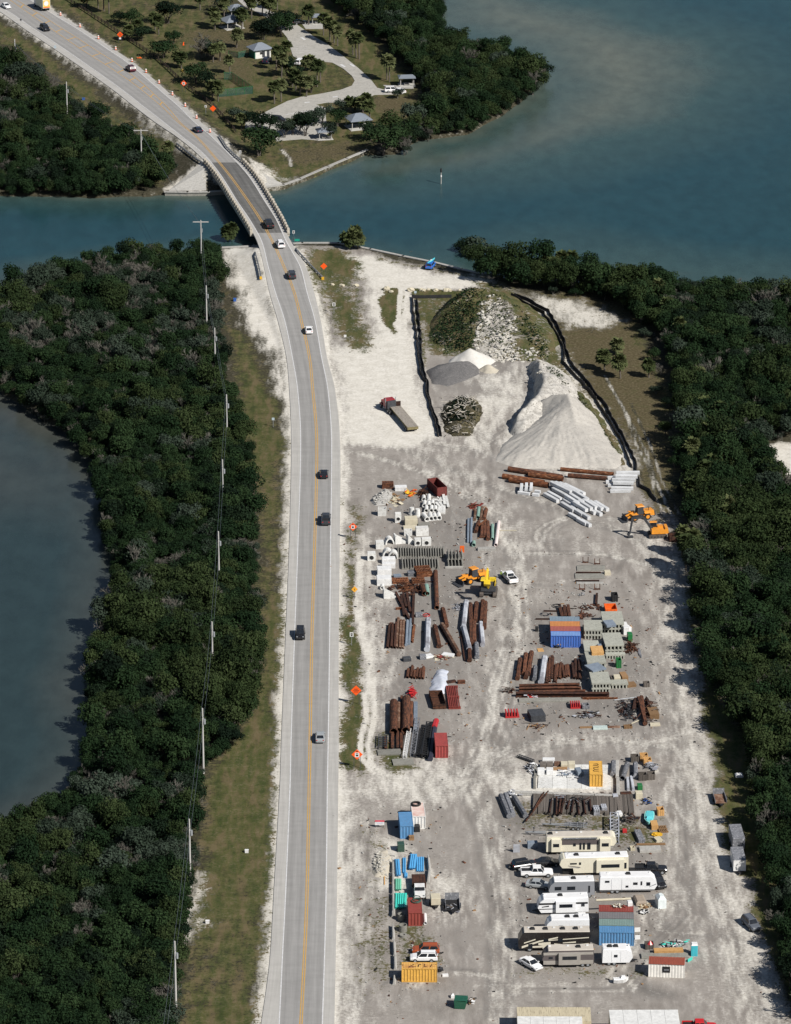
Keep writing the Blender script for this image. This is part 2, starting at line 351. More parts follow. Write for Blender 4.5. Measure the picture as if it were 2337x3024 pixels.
# grass
for poly, f, k in [([(470,690),(520,700),(560,760),(600,870),(612,1000),(606,1200),(596,1500),(586,1800),(566,2240),(380,2240),(410,1900),(440,1650),(540,1500),(548,1200),(540,1000),(500,850)],3,.9),([(480,560),(500,640),(540,720),(470,700),(440,560)],4,.55),([(735,1200),(765,1200),(775,1400),(780,1500),(775,1640),(730,1640),(735,1400)],2.5,1.2),([(735,1060),(772,1080),(762,1200),(735,1200)],3,.85),([(780,1480),(800,1490),(790,1600),(800,1640),(785,1620)],1.5,.8),([(730,1610),(765,1625),(790,1650),(760,1655)],2,.8),([(790,1560),(840,1560),(900,1640),(850,1650),(800,1620)],2.5,.75),([(640,527),(725,529),(772,560),(782,590),(762,625),(768,670),(795,715),(800,745),(770,758),(735,745),(708,715),(690,665),(660,590)],4,.85),([(645,530),(720,532),(775,562),(772,600),(720,592),(675,570)],3,1.0),([(705,680),(735,690),(760,735),(735,740),(712,720)],3,.95),([(725,625),(765,640),(775,690),(745,680)],4,.8),([(800,540),(990,585),(1040,590),(1060,600),(985,592),(930,580),(800,552)],2,.8),([(806,612),(850,612),(853,690),(846,714),(826,690),(808,650)],1.2,1.4),([(862,612),(1010,618),(1000,640),(875,638)],1.2,1.3),([(872,640),(905,640),(905,720),(915,800),(900,790),(885,700)],1.5,.8),([(1000,600),(1075,602),(1135,640),(1060,632)],2.5,.9),([(880,636),(1000,636),(1130,640),(1200,760),(1230,830),(1300,930),(1290,960),(1200,800),(1120,770),(920,760),(900,720)],2,.85),([(1225,840),(1260,880),(1310,960),(1300,975),(1240,900)],2,.9),([(770,1760),(800,1760),(835,1850),(790,1900),(770,1850)],4,.6),([(770,1900),(835,1920),(840,2090),(790,2120),(765,2000)],5,.65),([(840,1970),(900,1960),(940,2000),(950,2060),(850,2080)],3,.7),([(1090,2060),(1390,2060),(1390,2090),(1100,2080)],3,.6),([(1100,1700),(1420,1740),(1430,1810),(1150,1800),(1080,1760)],4,.6),([(1485,1420),(1530,1480),(1570,1540),(1610,1620),(1640,1800),(1670,1930),(1720,2150),(1690,2170),(1640,2060),(1605,1960),(1590,1890),(1550,1800),(1532,1740),(1515,1600),(1500,1500)],2.5,1.15),([(1462,1230),(1490,1230),(1500,1420),(1482,1400)],2.5,1.0),([(1130,630),(1250,622),(1370,680),(1430,800),(1450,900),(1440,980),(1470,1095),(1400,1112),(1345,960),(1215,790)],3,.75),([(-40,30),(0,42),(100,112),(200,190),(300,268),(370,322),(350,400),(250,330),(120,170),(30,100),(0,90)],3,.9),([(60,-30),(250,108),(470,290),(545,350),(600,395),(690,365),(780,322),(900,240),(900,180),(800,60),(700,-60)],4,.85),]:grass=mx(grass,soft(poly,f),k)
# dry brown grass
for poly, f, k in [([(1130,630),(1250,625),(1345,660),(1410,800),(1440,900),(1430,980),(1460,1090),(1400,1110),(1345,960),(1215,790)],4,.8),([(540,880),(612,900),(600,1300),(596,1500),(560,1500),(552,1200)],6,.45),([(430,60),(560,40),(560,200),(480,180),(350,60)],6,.6),([(640,310),(780,290),(760,330),(640,360),(600,330)],4,.6),([(100,120),(260,240),(200,220),(80,140)],5,.5),([(440,570),(490,600),(480,690),(450,690)],4,.6),([(420,1700),(480,1720),(440,1990),(400,2000)],5,.35),([(770,210),(900,200),(830,260)],4,.8)]:dry=mx(dry,soft(poly,f),k)
fp=soft([(1140,632),(1250,640),(1335,690),(1290,705),(1200,702),(1150,660)],3);dry=dry*(1-.6*fp);grass=grass*(1-.75*fp);sand=mx(sand,fp,.75)
# dark stains, gravel and wet soil of the yard
for poly, f, k in [([(840,1370),(930,1390),(900,1480),(840,1560),(810,1590),(820,1440)],5,.6),([(880,1060),(960,1060),(1000,1160),(930,1160)],5,.55),([(1060,1720),(1130,1700),(1180,1760),(1100,1800),(1060,1770)],5,.7),([(1000,1700),(1040,1740),(1080,1880),(1050,1900),(1010,1800)],7,.55),([(1100,1480),(1400,1490),(1400,1560),(1120,1540)],6,.5),([(1110,1370),(1250,1380),(1250,1480),(1100,1460)],4,.55),([(1310,2080),(1430,2110),(1440,2125),(1350,2130),(1300,2090)],2.5,.8),([(1540,1990),(1590,2000),(1600,2050),(1560,2060)],2.5,.7),([(1380,1960),(1440,1950),(1450,1975),(1400,1985)],3,.6),([(930,1960),(1010,1960),(1030,2060),(980,2060)],4,.5),([(1390,1880),(1470,1880),(1480,1910),(1400,1910)],3,.35),([(910,770),(1090,740),(1150,790),(1060,860),(1000,850),(915,830)],4,.45),([(1000,1180),(1080,1190),(1080,1250),(1010,1270)],5,.4),([(1240,1240),(1330,1250),(1320,1310),(1200,1310)],6,.35),([(850,2120),(1000,2110),(1100,2160),(900,2180)],7,.4)]:dark=mx(dark,soft(poly,f),k)
# wheel tracks: long worn bands across the yard
for pts, w, k in [([(760,930),(880,960),(1000,1020),(1150,1080),(1300,1130),(1380,1160)],3,.45),([(740,960),(850,985),(980,1060),(1060,1130),(1100,1250)],2.5,.35),([(1020,1560),(1060,1450),(1090,1330),(1130,1210),(1200,1150)],4,.35),([(1000,1690),(1050,1800),(1070,1950),(1060,2150)],3.5,.4),([(1035,1690),(1085,1800)],1.2,.5),([(1450,1200),(1440,1330),(1450,1480),(1470,1640),(1500,1830),(1540,1980),(1600,2150)],3,.45),([(1425,1200),(1420,1330),(1430,1480),(1450,1640),(1480,1830),(1515,1980)],1.2,.5),([(1425,1845),(1480,1850),(1560,1870)],.9,.6),([(1430,1868),(1490,1880),(1510,1884)],.9,.6),([(1400,1960),(1480,1975),(1550,1980)],3,.45),([(1060,1600),(1180,1570),(1350,1585),(1440,1600)],4,.35),([(990,1620),(930,1660),(800,1690)],4,.25),([(1310,990),(1200,1010),(1040,960)],2,.2)]:dark=mx(dark,line(pts,w,1.2),k)
# bare wheel ruts through grass
for pts, w, k in [([(776,1480),(782,1530),(768,1590),(772,1620),(800,1650)],1.1,1),([(797,1450),(800,1530),(786,1590),(790,1630),(830,1655)],1.2,1),([(1290,800),(1340,890),(1378,960),(1400,1030),(1435,1100)],.9,.5),([(1330,870),(1360,950),(1385,1000),(1400,1060),(1420,1100)],.8,.45),([(1345,860),(1385,940),(1410,1020),(1448,1095)],.7,.4),([(855,610),(852,650),(850,700)],1.2,1),([(868,612),(866,660),(868,720)],1.3,1),([(600,318),(618,335),(622,355)],.9,.8),([(580,240),(640,210),(700,205)],1,.4),([(770,1180),(765,1300),(790,1420),(790,1480)],2.2,.7)]:
 l_=line(pts,w,.5,.12);sand=mx(sand,l_,k);grass=np.where(l_>.2,np.minimum(grass,1-l_),grass);dry=np.where(l_>.2,np.minimum(dry,1-l_),dry)
 # pale main lanes and the stained ground round the stacks
for pts, w, k in [([(740,920),(900,955),(1010,1030),(1095,1120),(1095,1250),(1070,1400),(1040,1550),(1000,1660)],9,.3),([(1390,1120),(1440,1250),(1450,1400),(1475,1560),(1500,1750),(1550,1900),(1620,2100)],8,.5),([(760,1680),(1000,1660),(1200,1585),(1440,1590)],7,.34),([(735,1690),(745,1850),(735,2200)],6,.55),([(1040,1700),(1090,1860),(1080,2150)],5,.25),([(1100,1150),(1250,1160),(1400,1200)],8,.22),([(1560,1850),(1590,2000),(1650,2180)],6,.5)]:sand=mx(sand,line(pts,w,4,.8),k)
for poly, f, k in [([(800,1040),(960,1030),(1060,1100),(1040,1300),(1040,1400),(980,1520),(960,1620),(810,1620),(820,1300)],6,.5),([(1090,1290),(1360,1290),(1410,1400),(1410,1570),(1090,1560)],6,.5),([(1080,1720),(1420,1720),(1430,1800),(1420,2080),(1090,2080)],7,.5),([(820,1780),(920,1780),(950,1980),(950,2100),(840,2100)],6,.38),([(1000,960),(1060,930),(1090,990),(1030,1010)],5,.4),([(1060,1030),(1330,1030),(1340,1120),(1200,1130)],6,.25)]:dark=mx(dark,soft(poly,f),k)
# pairs of narrow tyre marks following the ways through the yard
rt=random.Random(19)
ways=[[(720,900),(850,960),(1000,1020),(1180,1080),(1330,1140),(1420,1190)],[(740,960),(900,1010),(1030,1090),(1080,1190),(1080,1330),(1040,1470),(1010,1600),(1000,1690)],[(1000,1680),(1050,1790),(1070,1950),(1050,2180)],[(1400,1170),(1440,1260),(1445,1450),(1460,1620),(1490,1820),(1530,1960),(1600,2160)],[(1020,1640),(1150,1590),(1300,1580),(1440,1600)],[(740,1690),(880,1690),(990,1650),(1040,1560),(1080,1400)],[(720,800),(800,850),(880,940),(1000,960),(1100,900)],[(1450,1660),(1460,1800),(1450,1950),(1300,2110),(1050,2110)],[(1120,1180),(1260,1180),(1400,1210)],[(760,1750),(760,1900),(745,2150)]]
for cx_, cy_, rx_, a0, a1 in [(1150,1190,130,0,3.4),(1270,1150,110,2.6,6.2),(1040,1690,110,3.2,6.3),(1480,1960,90,1.2,4.4),(880,960,150,4.2,6.6),(1440,1610,100,1.4,4.8),(1090,1560,90,.2,3),(960,2120,120,3.4,6.2)]:ways.append([(cx_+rx_*math.cos(a0+(a1-a0)*i/9),cy_+rx_*.4*math.sin(a0+(a1-a0)*i/9)) for i in range(10)])
for w_ in ways:
 for k in range(5 if len(w_)<10 else 3):
  o=rt.uniform(-32,32);ph=rt.uniform(-10,10);kk=rt.uniform(.5,.8)
  for g in (0,17):
   l_=line([(x+o+g+ph*math.sin(i*1.7)*(len(w_)<10),y+o*.3) for i,(x,y) in enumerate(w_)],rt.uniform(.6,.9),.6,.25)
   if k%2:sand=mx(sand,l_,kk*.9)
   else :dark=mx(dark,l_,kk*1.05)
gw=fbm(X/14,Y/20,31);grass=np.clip(grass*(0.75+0.7*(gw-.35)),0,1)
def gridmesh(name,hz,attrs,m):
 ny, nx=X.shape;co=np.stack([X,Y,hz],-1).reshape(-1,3).astype(np.float32)
 idx=np.arange(ny*nx).reshape(ny,nx)
 q=np.stack([idx[:-1,:-1],idx[:-1,1:],idx[1:,1:],idx[1:,:-1]],-1).reshape(-1,4)
 me=bpy.data.meshes.new(name);me.vertices.add(len(co));me.vertices.foreach_set('co',co.ravel())
 me.loops.add(q.size);me.loops.foreach_set('vertex_index',q.ravel().astype(np.int32))
 me.polygons.add(len(q));me.polygons.foreach_set('loop_start',np.arange(0,q.size,4,dtype=np.int32))
 me.polygons.foreach_set('loop_total',np.full(len(q),4,np.int32))
 me.polygons.foreach_set('use_smooth',np.ones(len(q),bool))
 me.update(calc_edges=True)
 for nm, ch in attrs.items():
  a=me.attributes.new(nm,'FLOAT_COLOR','POINT')
  a.data.foreach_set('color',np.stack(ch,-1).reshape(-1,4).astype(np.float32).ravel())
 me.materials.append(m);return me
def ground_material():
 m=bpy.data.materials.new('ground_cover');m.use_nodes=True;t=m.node_tree;L=t.links;b=t.nodes['Principled BSDF']
 b.inputs['Roughness'].default_value=0.95;b.inputs['Specular IOR Level'].default_value=0.1
 tc=_n(t,'ShaderNodeTexCoord');O=tc.outputs['Object']
 def noise(sc,det=5,ro=.65,st=None):
  src=O
  if st:
   mp=_n(t,'ShaderNodeMapping');mp.inputs['Scale'].default_value=st;L.new(O,mp.inputs[0]);src=mp.outputs[0]
  n=_n(t,'ShaderNodeTexNoise');n.inputs['Scale'].default_value=sc;n.inputs['Detail'].default_value=det;n.inputs['Roughness'].default_value=ro
  L.new(src,n.inputs['Vector']);return n.outputs['Fac']
 def ramp(f,stops):
  r=_n(t,'ShaderNodeValToRGB');e=r.color_ramp.elements
  while len(e)<len(stops):e.new(0.5)
  for q,(p,c) in zip(e,stops):q.position=p;q.color=(*c,1)
  L.new(f,r.inputs[0]);return r.outputs[0]
 def math_(op,a,b_):
  n=_n(t,'ShaderNodeMath',operation=op)
  for i, v in ((0,a),(1,b_)):
   if isinstance(v,(int,float)):n.inputs[i].default_value=v
   else :L.new(v,n.inputs[i])
  return n.outputs[0]
 def sstep(f,a,b_):
  n=_n(t,'ShaderNodeMapRange',interpolation_type='SMOOTHSTEP');n.inputs[1].default_value=a;n.inputs[2].default_value=b_;L.new(f,n.inputs[0]);return n.outputs[0]
 def mix(f,a,b_):
  n=_n(t,'ShaderNodeMix',data_type='RGBA');L.new(f,n.inputs[0]);L.new(a,n.inputs[6]);L.new(b_,n.inputs[7]);return n.outputs[2]
 def attr(nm):
  a=_n(t,'ShaderNodeAttribute');a.attribute_name=nm;s=_n(t,'ShaderNodeSeparateColor');L.new(a.outputs['Color'],s.inputs[0]);return list(s.outputs)+[a.outputs['Alpha']]
 A=attr('cover');B=attr('cover2')
 fine=noise(1.6,6,.72);mid=noise(.35,5,.7);big=noise(.07,4);streak=noise(.5,4,.6,(1,.22,1));grit=noise(5,3,.7)
 nsand=math_('ADD',math_('MULTIPLY',fine,.5),math_('MULTIPLY',mid,.5))
 floor_=ramp(fine,[(.3,(.022,.02,.013)),(.55,(.05,.046,.03)),(.75,(.10,.09,.07))])
 dirt_=ramp(nsand,[(.36,(.19,.173,.156)),(.5,(.262,.241,.218)),(.64,(.33,.307,.28))])
 dirt2=ramp(streak,[(.36,(.185,.167,.15)),(.5,(.248,.227,.206)),(.64,(.315,.292,.267))])
 dirt_=mix(sstep(big,.35,.65),dirt_,dirt2)
 dirt_=mix(math_('MULTIPLY',sstep(grit,.58,.72),.25),dirt_,ramp(fine,[(.35,(.42,.4,.37)),(.65,(.11,.105,.1))]))
 sand_=ramp(nsand,[(.36,(.44,.415,.365)),(.52,(.56,.535,.48)),(.66,(.66,.635,.585))])
 grass_=ramp(streak,[(.38,(.042,.056,.016)),(.5,(.07,.073,.025)),(.62,(.11,.088,.045))])
 grass_=mix(math_('MULTIPLY',sstep(fine,.42,.62),.6),grass_,ramp(mid,[(.38,(.022,.028,.011)),(.62,(.15,.122,.075))]))
 dry_=ramp(fine,[(.36,(.05,.042,.021)),(.52,(.085,.07,.038)),(.68,(.15,.125,.08))])
 dry_=mix(math_('MULTIPLY',sstep(mid,.5,.7),.5),dry_,ramp(fine,[(.3,(.042,.05,.017)),(.7,(.09,.088,.04))]))
 dark_=ramp(nsand,[(.38,(.06,.056,.053)),(.5,(.125,.117,.109)),(.62,(.23,.217,.2))])
 def fac(w,n,k=.5,soft_=.12):
  v=math_('ADD',w,math_('MULTIPLY',math_('SUBTRACT',n,.5),k));return sstep(v,.5-soft_,.5+soft_)
 def wide(n):return sstep(n,.34,.66)
 nb=math_('ADD',math_('MULTIPLY',wide(fine),.55),math_('MULTIPLY',wide(mid),.45));ns=math_('ADD',math_('MULTIPLY',wide(fine),.4),math_('MULTIPLY',wide(streak),.6))
 c=mix(fac(A[0],nb,.4,.2),floor_,dirt_)
 c=mix(math_('MULTIPLY',fac(B[0],nb,.7,.36),.85),c,dark_)
 c=mix(fac(A[1],ns,.7,.42),c,sand_)
 c=mix(fac(A[2],nb,.8,.14),c,grass_)
 c=mix(fac(A[3],nb,.7,.15),c,dry_)
 L.new(c,b.inputs['Base Color'])
 bp=_n(t,'ShaderNodeBump');bp.inputs['Strength'].default_value=.5;bp.inputs['Distance'].default_value=.12;L.new(fine,bp.inputs['Height']);L.new(bp.outputs[0],b.inputs['Normal'])
 return m
me=gridmesh('ground',hgt,{'cover':(dirt,sand,grass,dry),'cover2':(dark,Z0,Z0,Z0)},ground_material())
tag(obj('ground',me),kind='structure',label='sandy ground of the yard, verges, park and mangrove floor')
# ---------------------------------------------------------------- water
wxs=np.concatenate([-np.geomspace(7000,320,12),np.arange(-300,301,4.0),np.geomspace(320,7000,12)])
wys=np.concatenate([-np.geomspace(3000,620,8),np.arange(-600,900,5.0),np.geomspace(920,9000,14)])
X0, Y0_=X, Y
X, Y=np.meshgrid(wxs,wys)
ww=(fbm(X/40,Y/60,2)-.5)*40
s_=np.maximum(sdf(X,Y,SOUTH),sdf(X,Y,NORTH))
shal=np.clip(1+(s_+ww*.25)/16,0,1)*0.55
def wsoft(poly,f):
 return np.clip(sdf(X+ww*.35,Y+ww*.45,dpts(poly))/f*.5+.5,0,1)
shal=np.maximum(shal,1.0*wsoft([(960,40),(1120,90),(1200,170),(1160,240),(1060,300),(900,325),(780,345),(800,362),(980,345),(1200,300),(1400,240),(1480,150),(1430,80),(1250,20),(960,-40)],42))
shal=np.maximum(shal,.55*wsoft([(960,545),(1100,510),(1300,520),(1500,545),(1800,570),(1800,640),(1000,590)],22))
shal=np.maximum(shal,.45*wsoft([(-300,860),(0,880),(180,1000),(120,1100),(-300,1100)],30))
shal=np.maximum(shal,.3*wsoft([(-300,420),(300,415),(420,420),(300,440),(-300,450)],10))
shal=np.clip(shal,0,1)
lag=(X<-5)&(Y<130)
turb=np.clip((130-Y)/40,0,1)*np.clip((-X)/40,0,1)
def water_material():
 m=bpy.data.materials.new('sea_water');m.use_nodes=True;t=m.node_tree;L=t.links;b=t.nodes['Principled BSDF']
 b.inputs['Roughness'].default_value=.22;b.inputs['IOR'].default_value=1.33;b.inputs['Specular IOR Level'].default_value=.28
 tc=_n(t,'ShaderNodeTexCoord')
 a=_n(t,'ShaderNodeAttribute');a.attribute_name='depth';s=_n(t,'ShaderNodeSeparateColor');L.new(a.outputs['Color'],s.inputs[0])
 def noise(sc,det,st):
  mp=_n(t,'ShaderNodeMapping');mp.inputs['Scale'].default_value=st;L.new(tc.outputs['Object'],mp.inputs[0])
  n=_n(t,'ShaderNodeTexNoise');n.inputs['Scale'].default_value=sc;n.inputs['Detail'].default_value=det;n.inputs['Roughness'].default_value=.6;L.new(mp.outputs[0],n.inputs[0]);return n.outputs['Fac']
 n1=noise(.03,5,(1,.7,1));n2=noise(.25,4,(1,.5,1))
 ad=_n(t,'ShaderNodeMath',operation='MULTIPLY_ADD');L.new(n1,ad.inputs[0]);ad.inputs[1].default_value=.26;ad.inputs[2].default_value=-.13
 ad2=_n(t,'ShaderNodeMath',operation='ADD',use_clamp=True);L.new(ad.outputs[0],ad2.inputs[0]);L.new(s.outputs[0],ad2.inputs[1])
 r=_n(t,'ShaderNodeValToRGB');e=r.color_ramp.elements;e.new(.5)
 for q,(p,c) in zip(e,[(.0,(.0125,.043,.052)),(.4,(.032,.062,.06)),(1,(.15,.145,.105))]):q.position=p;q.color=(*c,1)
 L.new(ad2.outputs[0],r.inputs[0])
 mx_=_n(t,'ShaderNodeMix',data_type='RGBA');L.new(s.outputs[1],mx_.inputs[0]);L.new(r.outputs[0],mx_.inputs[6])
 r2=_n(t,'ShaderNodeValToRGB');e=r2.color_ramp.elements
 for q,(p,c) in zip(e,[(.1,(.022,.038,.04)),(.8,(.068,.066,.055))]):q.position=p;q.color=(*c,1)
 L.new(ad2.outputs[0],r2.inputs[0]);L.new(r2.outputs[0],mx_.inputs[7])
 hs=_n(t,'ShaderNodeMix',data_type='RGBA',blend_type='MULTIPLY');hs.inputs[0].default_value=.5;L.new(mx_.outputs[2],hs.inputs[6])
 r3=_n(t,'ShaderNodeValToRGB');r3.color_ramp.elements[0].position=.35;r3.color_ramp.elements[0].color=(.75,.75,.75,1);r3.color_ramp.elements[1].position=.65;r3.color_ramp.elements[1].color=(1.2,1.2,1.2,1)
 L.new(n2,r3.inputs[0]);L.new(r3.outputs[0],hs.inputs[7])
 L.new(hs.outputs[2],b.inputs['Base Color'])
 n3=noise(.8,4,(1,.35,1));bp=_n(t,'ShaderNodeBump');bp.inputs['Strength'].default_value=.3;bp.inputs['Distance'].default_value=.15;L.new(n3,bp.inputs['Height']);L.new(bp.outputs[0],b.inputs['Normal'])
 return m
me=gridmesh('sea_water',np.full(X.shape,-0.9),{'depth':(shal,turb,0*X,0*X)},water_material())
tag(obj('sea_water',me),kind='structure',label='teal tidal water of the pass and lagoon with pale shoals')
X, Y=X0, Y0_
# ================================================================ road, bridge, seawalls
def road_material(name,c0,c1,c2,wheel):
 m=bpy.data.materials.new(name);m.use_nodes=True;t=m.node_tree;L=t.links;b=t.nodes['Principled BSDF'];b.inputs['Roughness'].default_value=.9;b.inputs['Specular IOR Level'].default_value=.15
 uv=_n(t,'ShaderNodeUVMap');uv.uv_map='lane'
 def noise(sc,st,det=5):
  mp=_n(t,'ShaderNodeMapping');mp.inputs['Scale'].default_value=st;L.new(uv.outputs[0],mp.inputs[0]);n=_n(t,'ShaderNodeTexNoise');n.inputs['Scale'].default_value=sc;n.inputs['Detail'].default_value=det;n.inputs['Roughness'].default_value=.7;L.new(mp.outputs[0],n.inputs[0]);return n.outputs['Fac']
 r=_n(t,'ShaderNodeValToRGB');e=r.color_ramp.elements;e.new(.5)
 for q,(p,c) in zip(e,[(.36,c0),(.5,c1),(.64,c2)]):q.position=p;q.color=(*c,1)
 a=_n(t,'ShaderNodeMath',operation='MULTIPLY_ADD');L.new(noise(1.2,(1.6,.04,1)),a.inputs[0]);a.inputs[1].default_value=.6
 b2=_n(t,'ShaderNodeMath',operation='MULTIPLY');L.new(noise(.5,(.35,1,1)),b2.inputs[0]);b2.inputs[1].default_value=.4;L.new(b2.outputs[0],a.inputs[2]);L.new(a.outputs[0],r.inputs[0])
 sp=_n(t,'ShaderNodeSeparateXYZ');L.new(uv.outputs[0],sp.inputs[0]);pp=_n(t,'ShaderNodeMath',operation='PINGPONG');L.new(sp.outputs[0],pp.inputs[0]);pp.inputs[1].default_value=.93
 mr=_n(t,'ShaderNodeMapRange',interpolation_type='SMOOTHSTEP');mr.inputs[1].default_value=.2;mr.inputs[2].default_value=.93;mr.inputs[3].default_value=1.04;mr.inputs[4].default_value=wheel;L.new(pp.outputs[0],mr.inputs[0])
 h=_n(t,'ShaderNodeHueSaturation');L.new(mr.outputs[0],h.inputs['Value']);L.new(r.outputs[0],h.inputs['Color']);L.new(h.outputs[0],b.inputs['Base Color']);return m
ASPH=road_material('old_asphalt',(.215,.211,.204),(.25,.245,.237),(.285,.279,.27),.95);SHOU=road_material('shoulder_asphalt',(.30,.292,.275),(.35,.34,.32),(.40,.39,.367),1.04);DECKA=road_material('bridge_asphalt',(.085,.084,.082),(.115,.114,.11),(.16,.158,.152),.85)
LINEW=mat('line_white',(0.6,0.6,0.6),(0.45,0.45,0.45),2,.7);LINEY=mat('line_yellow',(0.52,0.30,0.07),(0.42,0.26,0.08),1,.7)
def strip(name,La,Rb,m,parent=None,dz=0.0,i0=0,i1=None,skirt=0.0):
 i1=len(RP) if i1 is None else i1
 v=[];f=[]
 for i in range(i0,i1):
  a=La(RP[i]);b=Rb(RP[i]);v+=[(a.x,a.y,a.z+dz),(b.x,b.y,b.z+dz)]
 n=i1-i0
 f=[(2*k,2*k+1,2*k+3,2*k+2) for k in range(n-1)]
 if skirt:
  o=len(v);v+=[(x,y,z-skirt) for x,y,z in v]
  f+=[(2*k,2*k+2,o+2*k+2,o+2*k) for k in range(n-1)]+[(2*k+1,o+2*k+1,o+2*k+3,2*k+3) for k in range(n-1)]
 mb=MB();mb.add(v,f);o=mb.build(name,m,parent);me=o.data;uv=me.uv_layers.new(name='lane');cu_=[0.0]
 for k in range(n-1):cu_.append(cu_[-1]+(Vector(v[2*k+2])-Vector(v[2*k])).length)
 for lp in me.loops:
  vi_=lp.vertex_index%(2*n);k=vi_//2;uv.data[lp.index].uv=((Vector(v[2*k+1])-Vector(v[2*k])).length if vi_%2 else 0.0,cu_[k])
 return o
ib0=int(np.argmin(abs(RR[:,0]-478)));ib1=int(np.argmin(abs(RR[:,0]-706)))
def off(a,b,d): # point d metres from a towards b
 return a+(b-a).normalized()*d
road=strip('road',lambda p:p[1],lambda p:p[4],ASPH,dz=0.02,skirt=.3)
tag(road,'two-lane grey asphalt road running from the bottom of the picture over the bridge',kind='structure')
strip('shoulder',lambda p:p[0],lambda p:p[1],SHOU,road,.016,skirt=.4);strip('shoulder',lambda p:p[4],lambda p:p[5],SHOU,road,.016,skirt=.4)
lane=strip('bridge_surface',lambda p:off(p[1],p[4],.22),lambda p:off(p[4],p[1],.22),DECKA,road,.03,ib0,ib1);tag(lane,'darker asphalt across the bridge')
strip('edge_line',lambda p:p[1],lambda p:off(p[1],p[4],.2),LINEW,road,.04);strip('edge_line',lambda p:off(p[4],p[1],.2),lambda p:p[4],LINEW,road,.04)
strip('centre_line',lambda p:off(p[2],p[1],.22),lambda p:off(p[2],p[1],.04),LINEY,road,.04);strip('centre_line',lambda p:off(p[3],p[4],.04),lambda p:off(p[3],p[4],.22),LINEY,road,.04)
for y in range(-30,330,24):
 r=row_at(y);r2=row_at(y+3)
 if r[4]-r[3]<7:continue
 a=G(r2[3],r2[0],r2[7]+.045);b=G(row_at(y-5)[4],y-5,row_at(y-5)[7]+.045)
 if (b-a).length>12:continue
 n=Vector((-(b-a).y,(b-a).x,0)).normalized()*.2
 MB().quad(a-n,b-n,b+n,a+n).build('hatch_bar',LINEY,road)
 # ---------------------------------------------------------------- bridge
br=thing('road_bridge','concrete road bridge with open post railings crossing the tidal pass','bridge',(0,0,0))
def edge(i,side,d):
 a, b=RP[i][0], RP[i][5];u=(b-a).xy.normalized().to_3d()
 return (a-u*d) if side<0 else (b+u*d)
v=[];f=[];idx=list(range(ib0,ib1))
for i in idx:
 a=edge(i,-1,.75);b=edge(i,1,.75)
 v+=[(a.x,a.y,a.z-.05),(b.x,b.y,b.z-.05),(b.x,b.y,b.z-.95),(a.x,a.y,a.z-.95)]
n=len(idx)
for k in range(n-1):
 o=4*k;f+=[(o,o+1,o+5,o+4),(o+1,o+2,o+6,o+5),(o+2,o+3,o+7,o+6),(o+3,o,o+4,o+7)]
f+=[(3,2,1,0),(4*n-4,4*n-3,4*n-2,4*n-1)]
BRC=mat('bridge_concrete',(.476,.435,.362),(.373,.339,.283),1.2,.9,c3=(.283,.255,.215),s3=3)
MB().add(v,f).build('deck',BRC,br)
for side in (-1,1): # pedestrian-height concrete railing of posts and beams
 pts=[edge(i,side,.45) for i in idx];cu=[0]
 for i in range(1,n):cu.append(cu[-1]+(pts[i]-pts[i-1]).length)
 def at_(s):
  k=min(max(np.searchsorted(cu,s)-1,0),n-2);t=(s-cu[k])/(cu[k+1]-cu[k]);return pts[k].lerp(pts[k+1],t),(pts[k+1]-pts[k])
 for z0, z1, w in ((.42,.58,.09),(.84,1.0,.1)):
  m_=MB();rings=[]
  for p, i in zip(pts,idx):
   u=(RP[i][5]-RP[i][0]).xy.normalized().to_3d()*w
   rings.append([(p-u)+Vector((0,0,z0)),(p+u)+Vector((0,0,z0)),(p+u)+Vector((0,0,z1)),(p-u)+Vector((0,0,z1))])
  m_.loft(rings).build('rail_beam',mat('rail_shade_concrete',(.2,.185,.16),(.13,.12,.1),2,.9),br)  # concrete darkened so the beams carry the shade of the railing gaps
 me=MB().box(-.52,.52,-.34,.34,-.2,1.22,.08,.04).mesh('rail_post',BRC);s=.4
 while s<cu[-1]:
  p, d=at_(s);obj('rail_post',me,br,p,math.atan2(d.y,d.x));s+=2.3
for row in (515,560,610,660): # pile bents
 r=row_at(row);a=G(r[1],row,0);b=G(r[6],row,0)
 mb=MB();u=(b-a)
 mb.cbox(((a+b)/2+Vector((0,0,r[7]-1.35))),(u.length+.8,.9,.8),math.atan2(u.y,u.x))
 for t in (.04,.28,.5,.72,.96):mb.cyl((a+u*t)+Vector((0,0,-3)),(a+u*t)+Vector((0,0,r[7]-1.3)),.28)
 mb.build('pile_bent',BRC,br)
 # ---------------------------------------------------------------- seawalls with caps
def seawall(pts,label,w=.9,top=.25):
 t=thing('seawall',label,'seawall',(0,0,0),group=None)
 pp=[G(x*DK,y*DK,top) for x,y in pts]
 for i in range(len(pp)-1):
  a, b=pp[i], pp[i+1];d=b-a
  mb=MB();mb.cbox((a+b)/2+Vector((0,0,-.1)),(d.length+.5,w,.22),math.atan2(d.y,d.x));mb.build('wall_cap',CONC,t)
  mb=MB();mb.cbox((a+b)/2+Vector((0,0,-1.4)),(d.length,.45,2.4),math.atan2(d.y,d.x));mb.build('wall_panel',CONCG,t)
 return t
seawall([(352,408),(400,409),(445,408),(500,404),(565,398),(605,393),(640,380),(700,354),(740,337),(782,319)],'concrete seawall along the far bank of the pass below the park')
seawall([(468,527),(535,524),(600,520),(645,517),(722,517),(790,530),(860,545),(925,558),(985,573),(1030,583)],'concrete seawall along the near bank of the pass below the sandy lot')
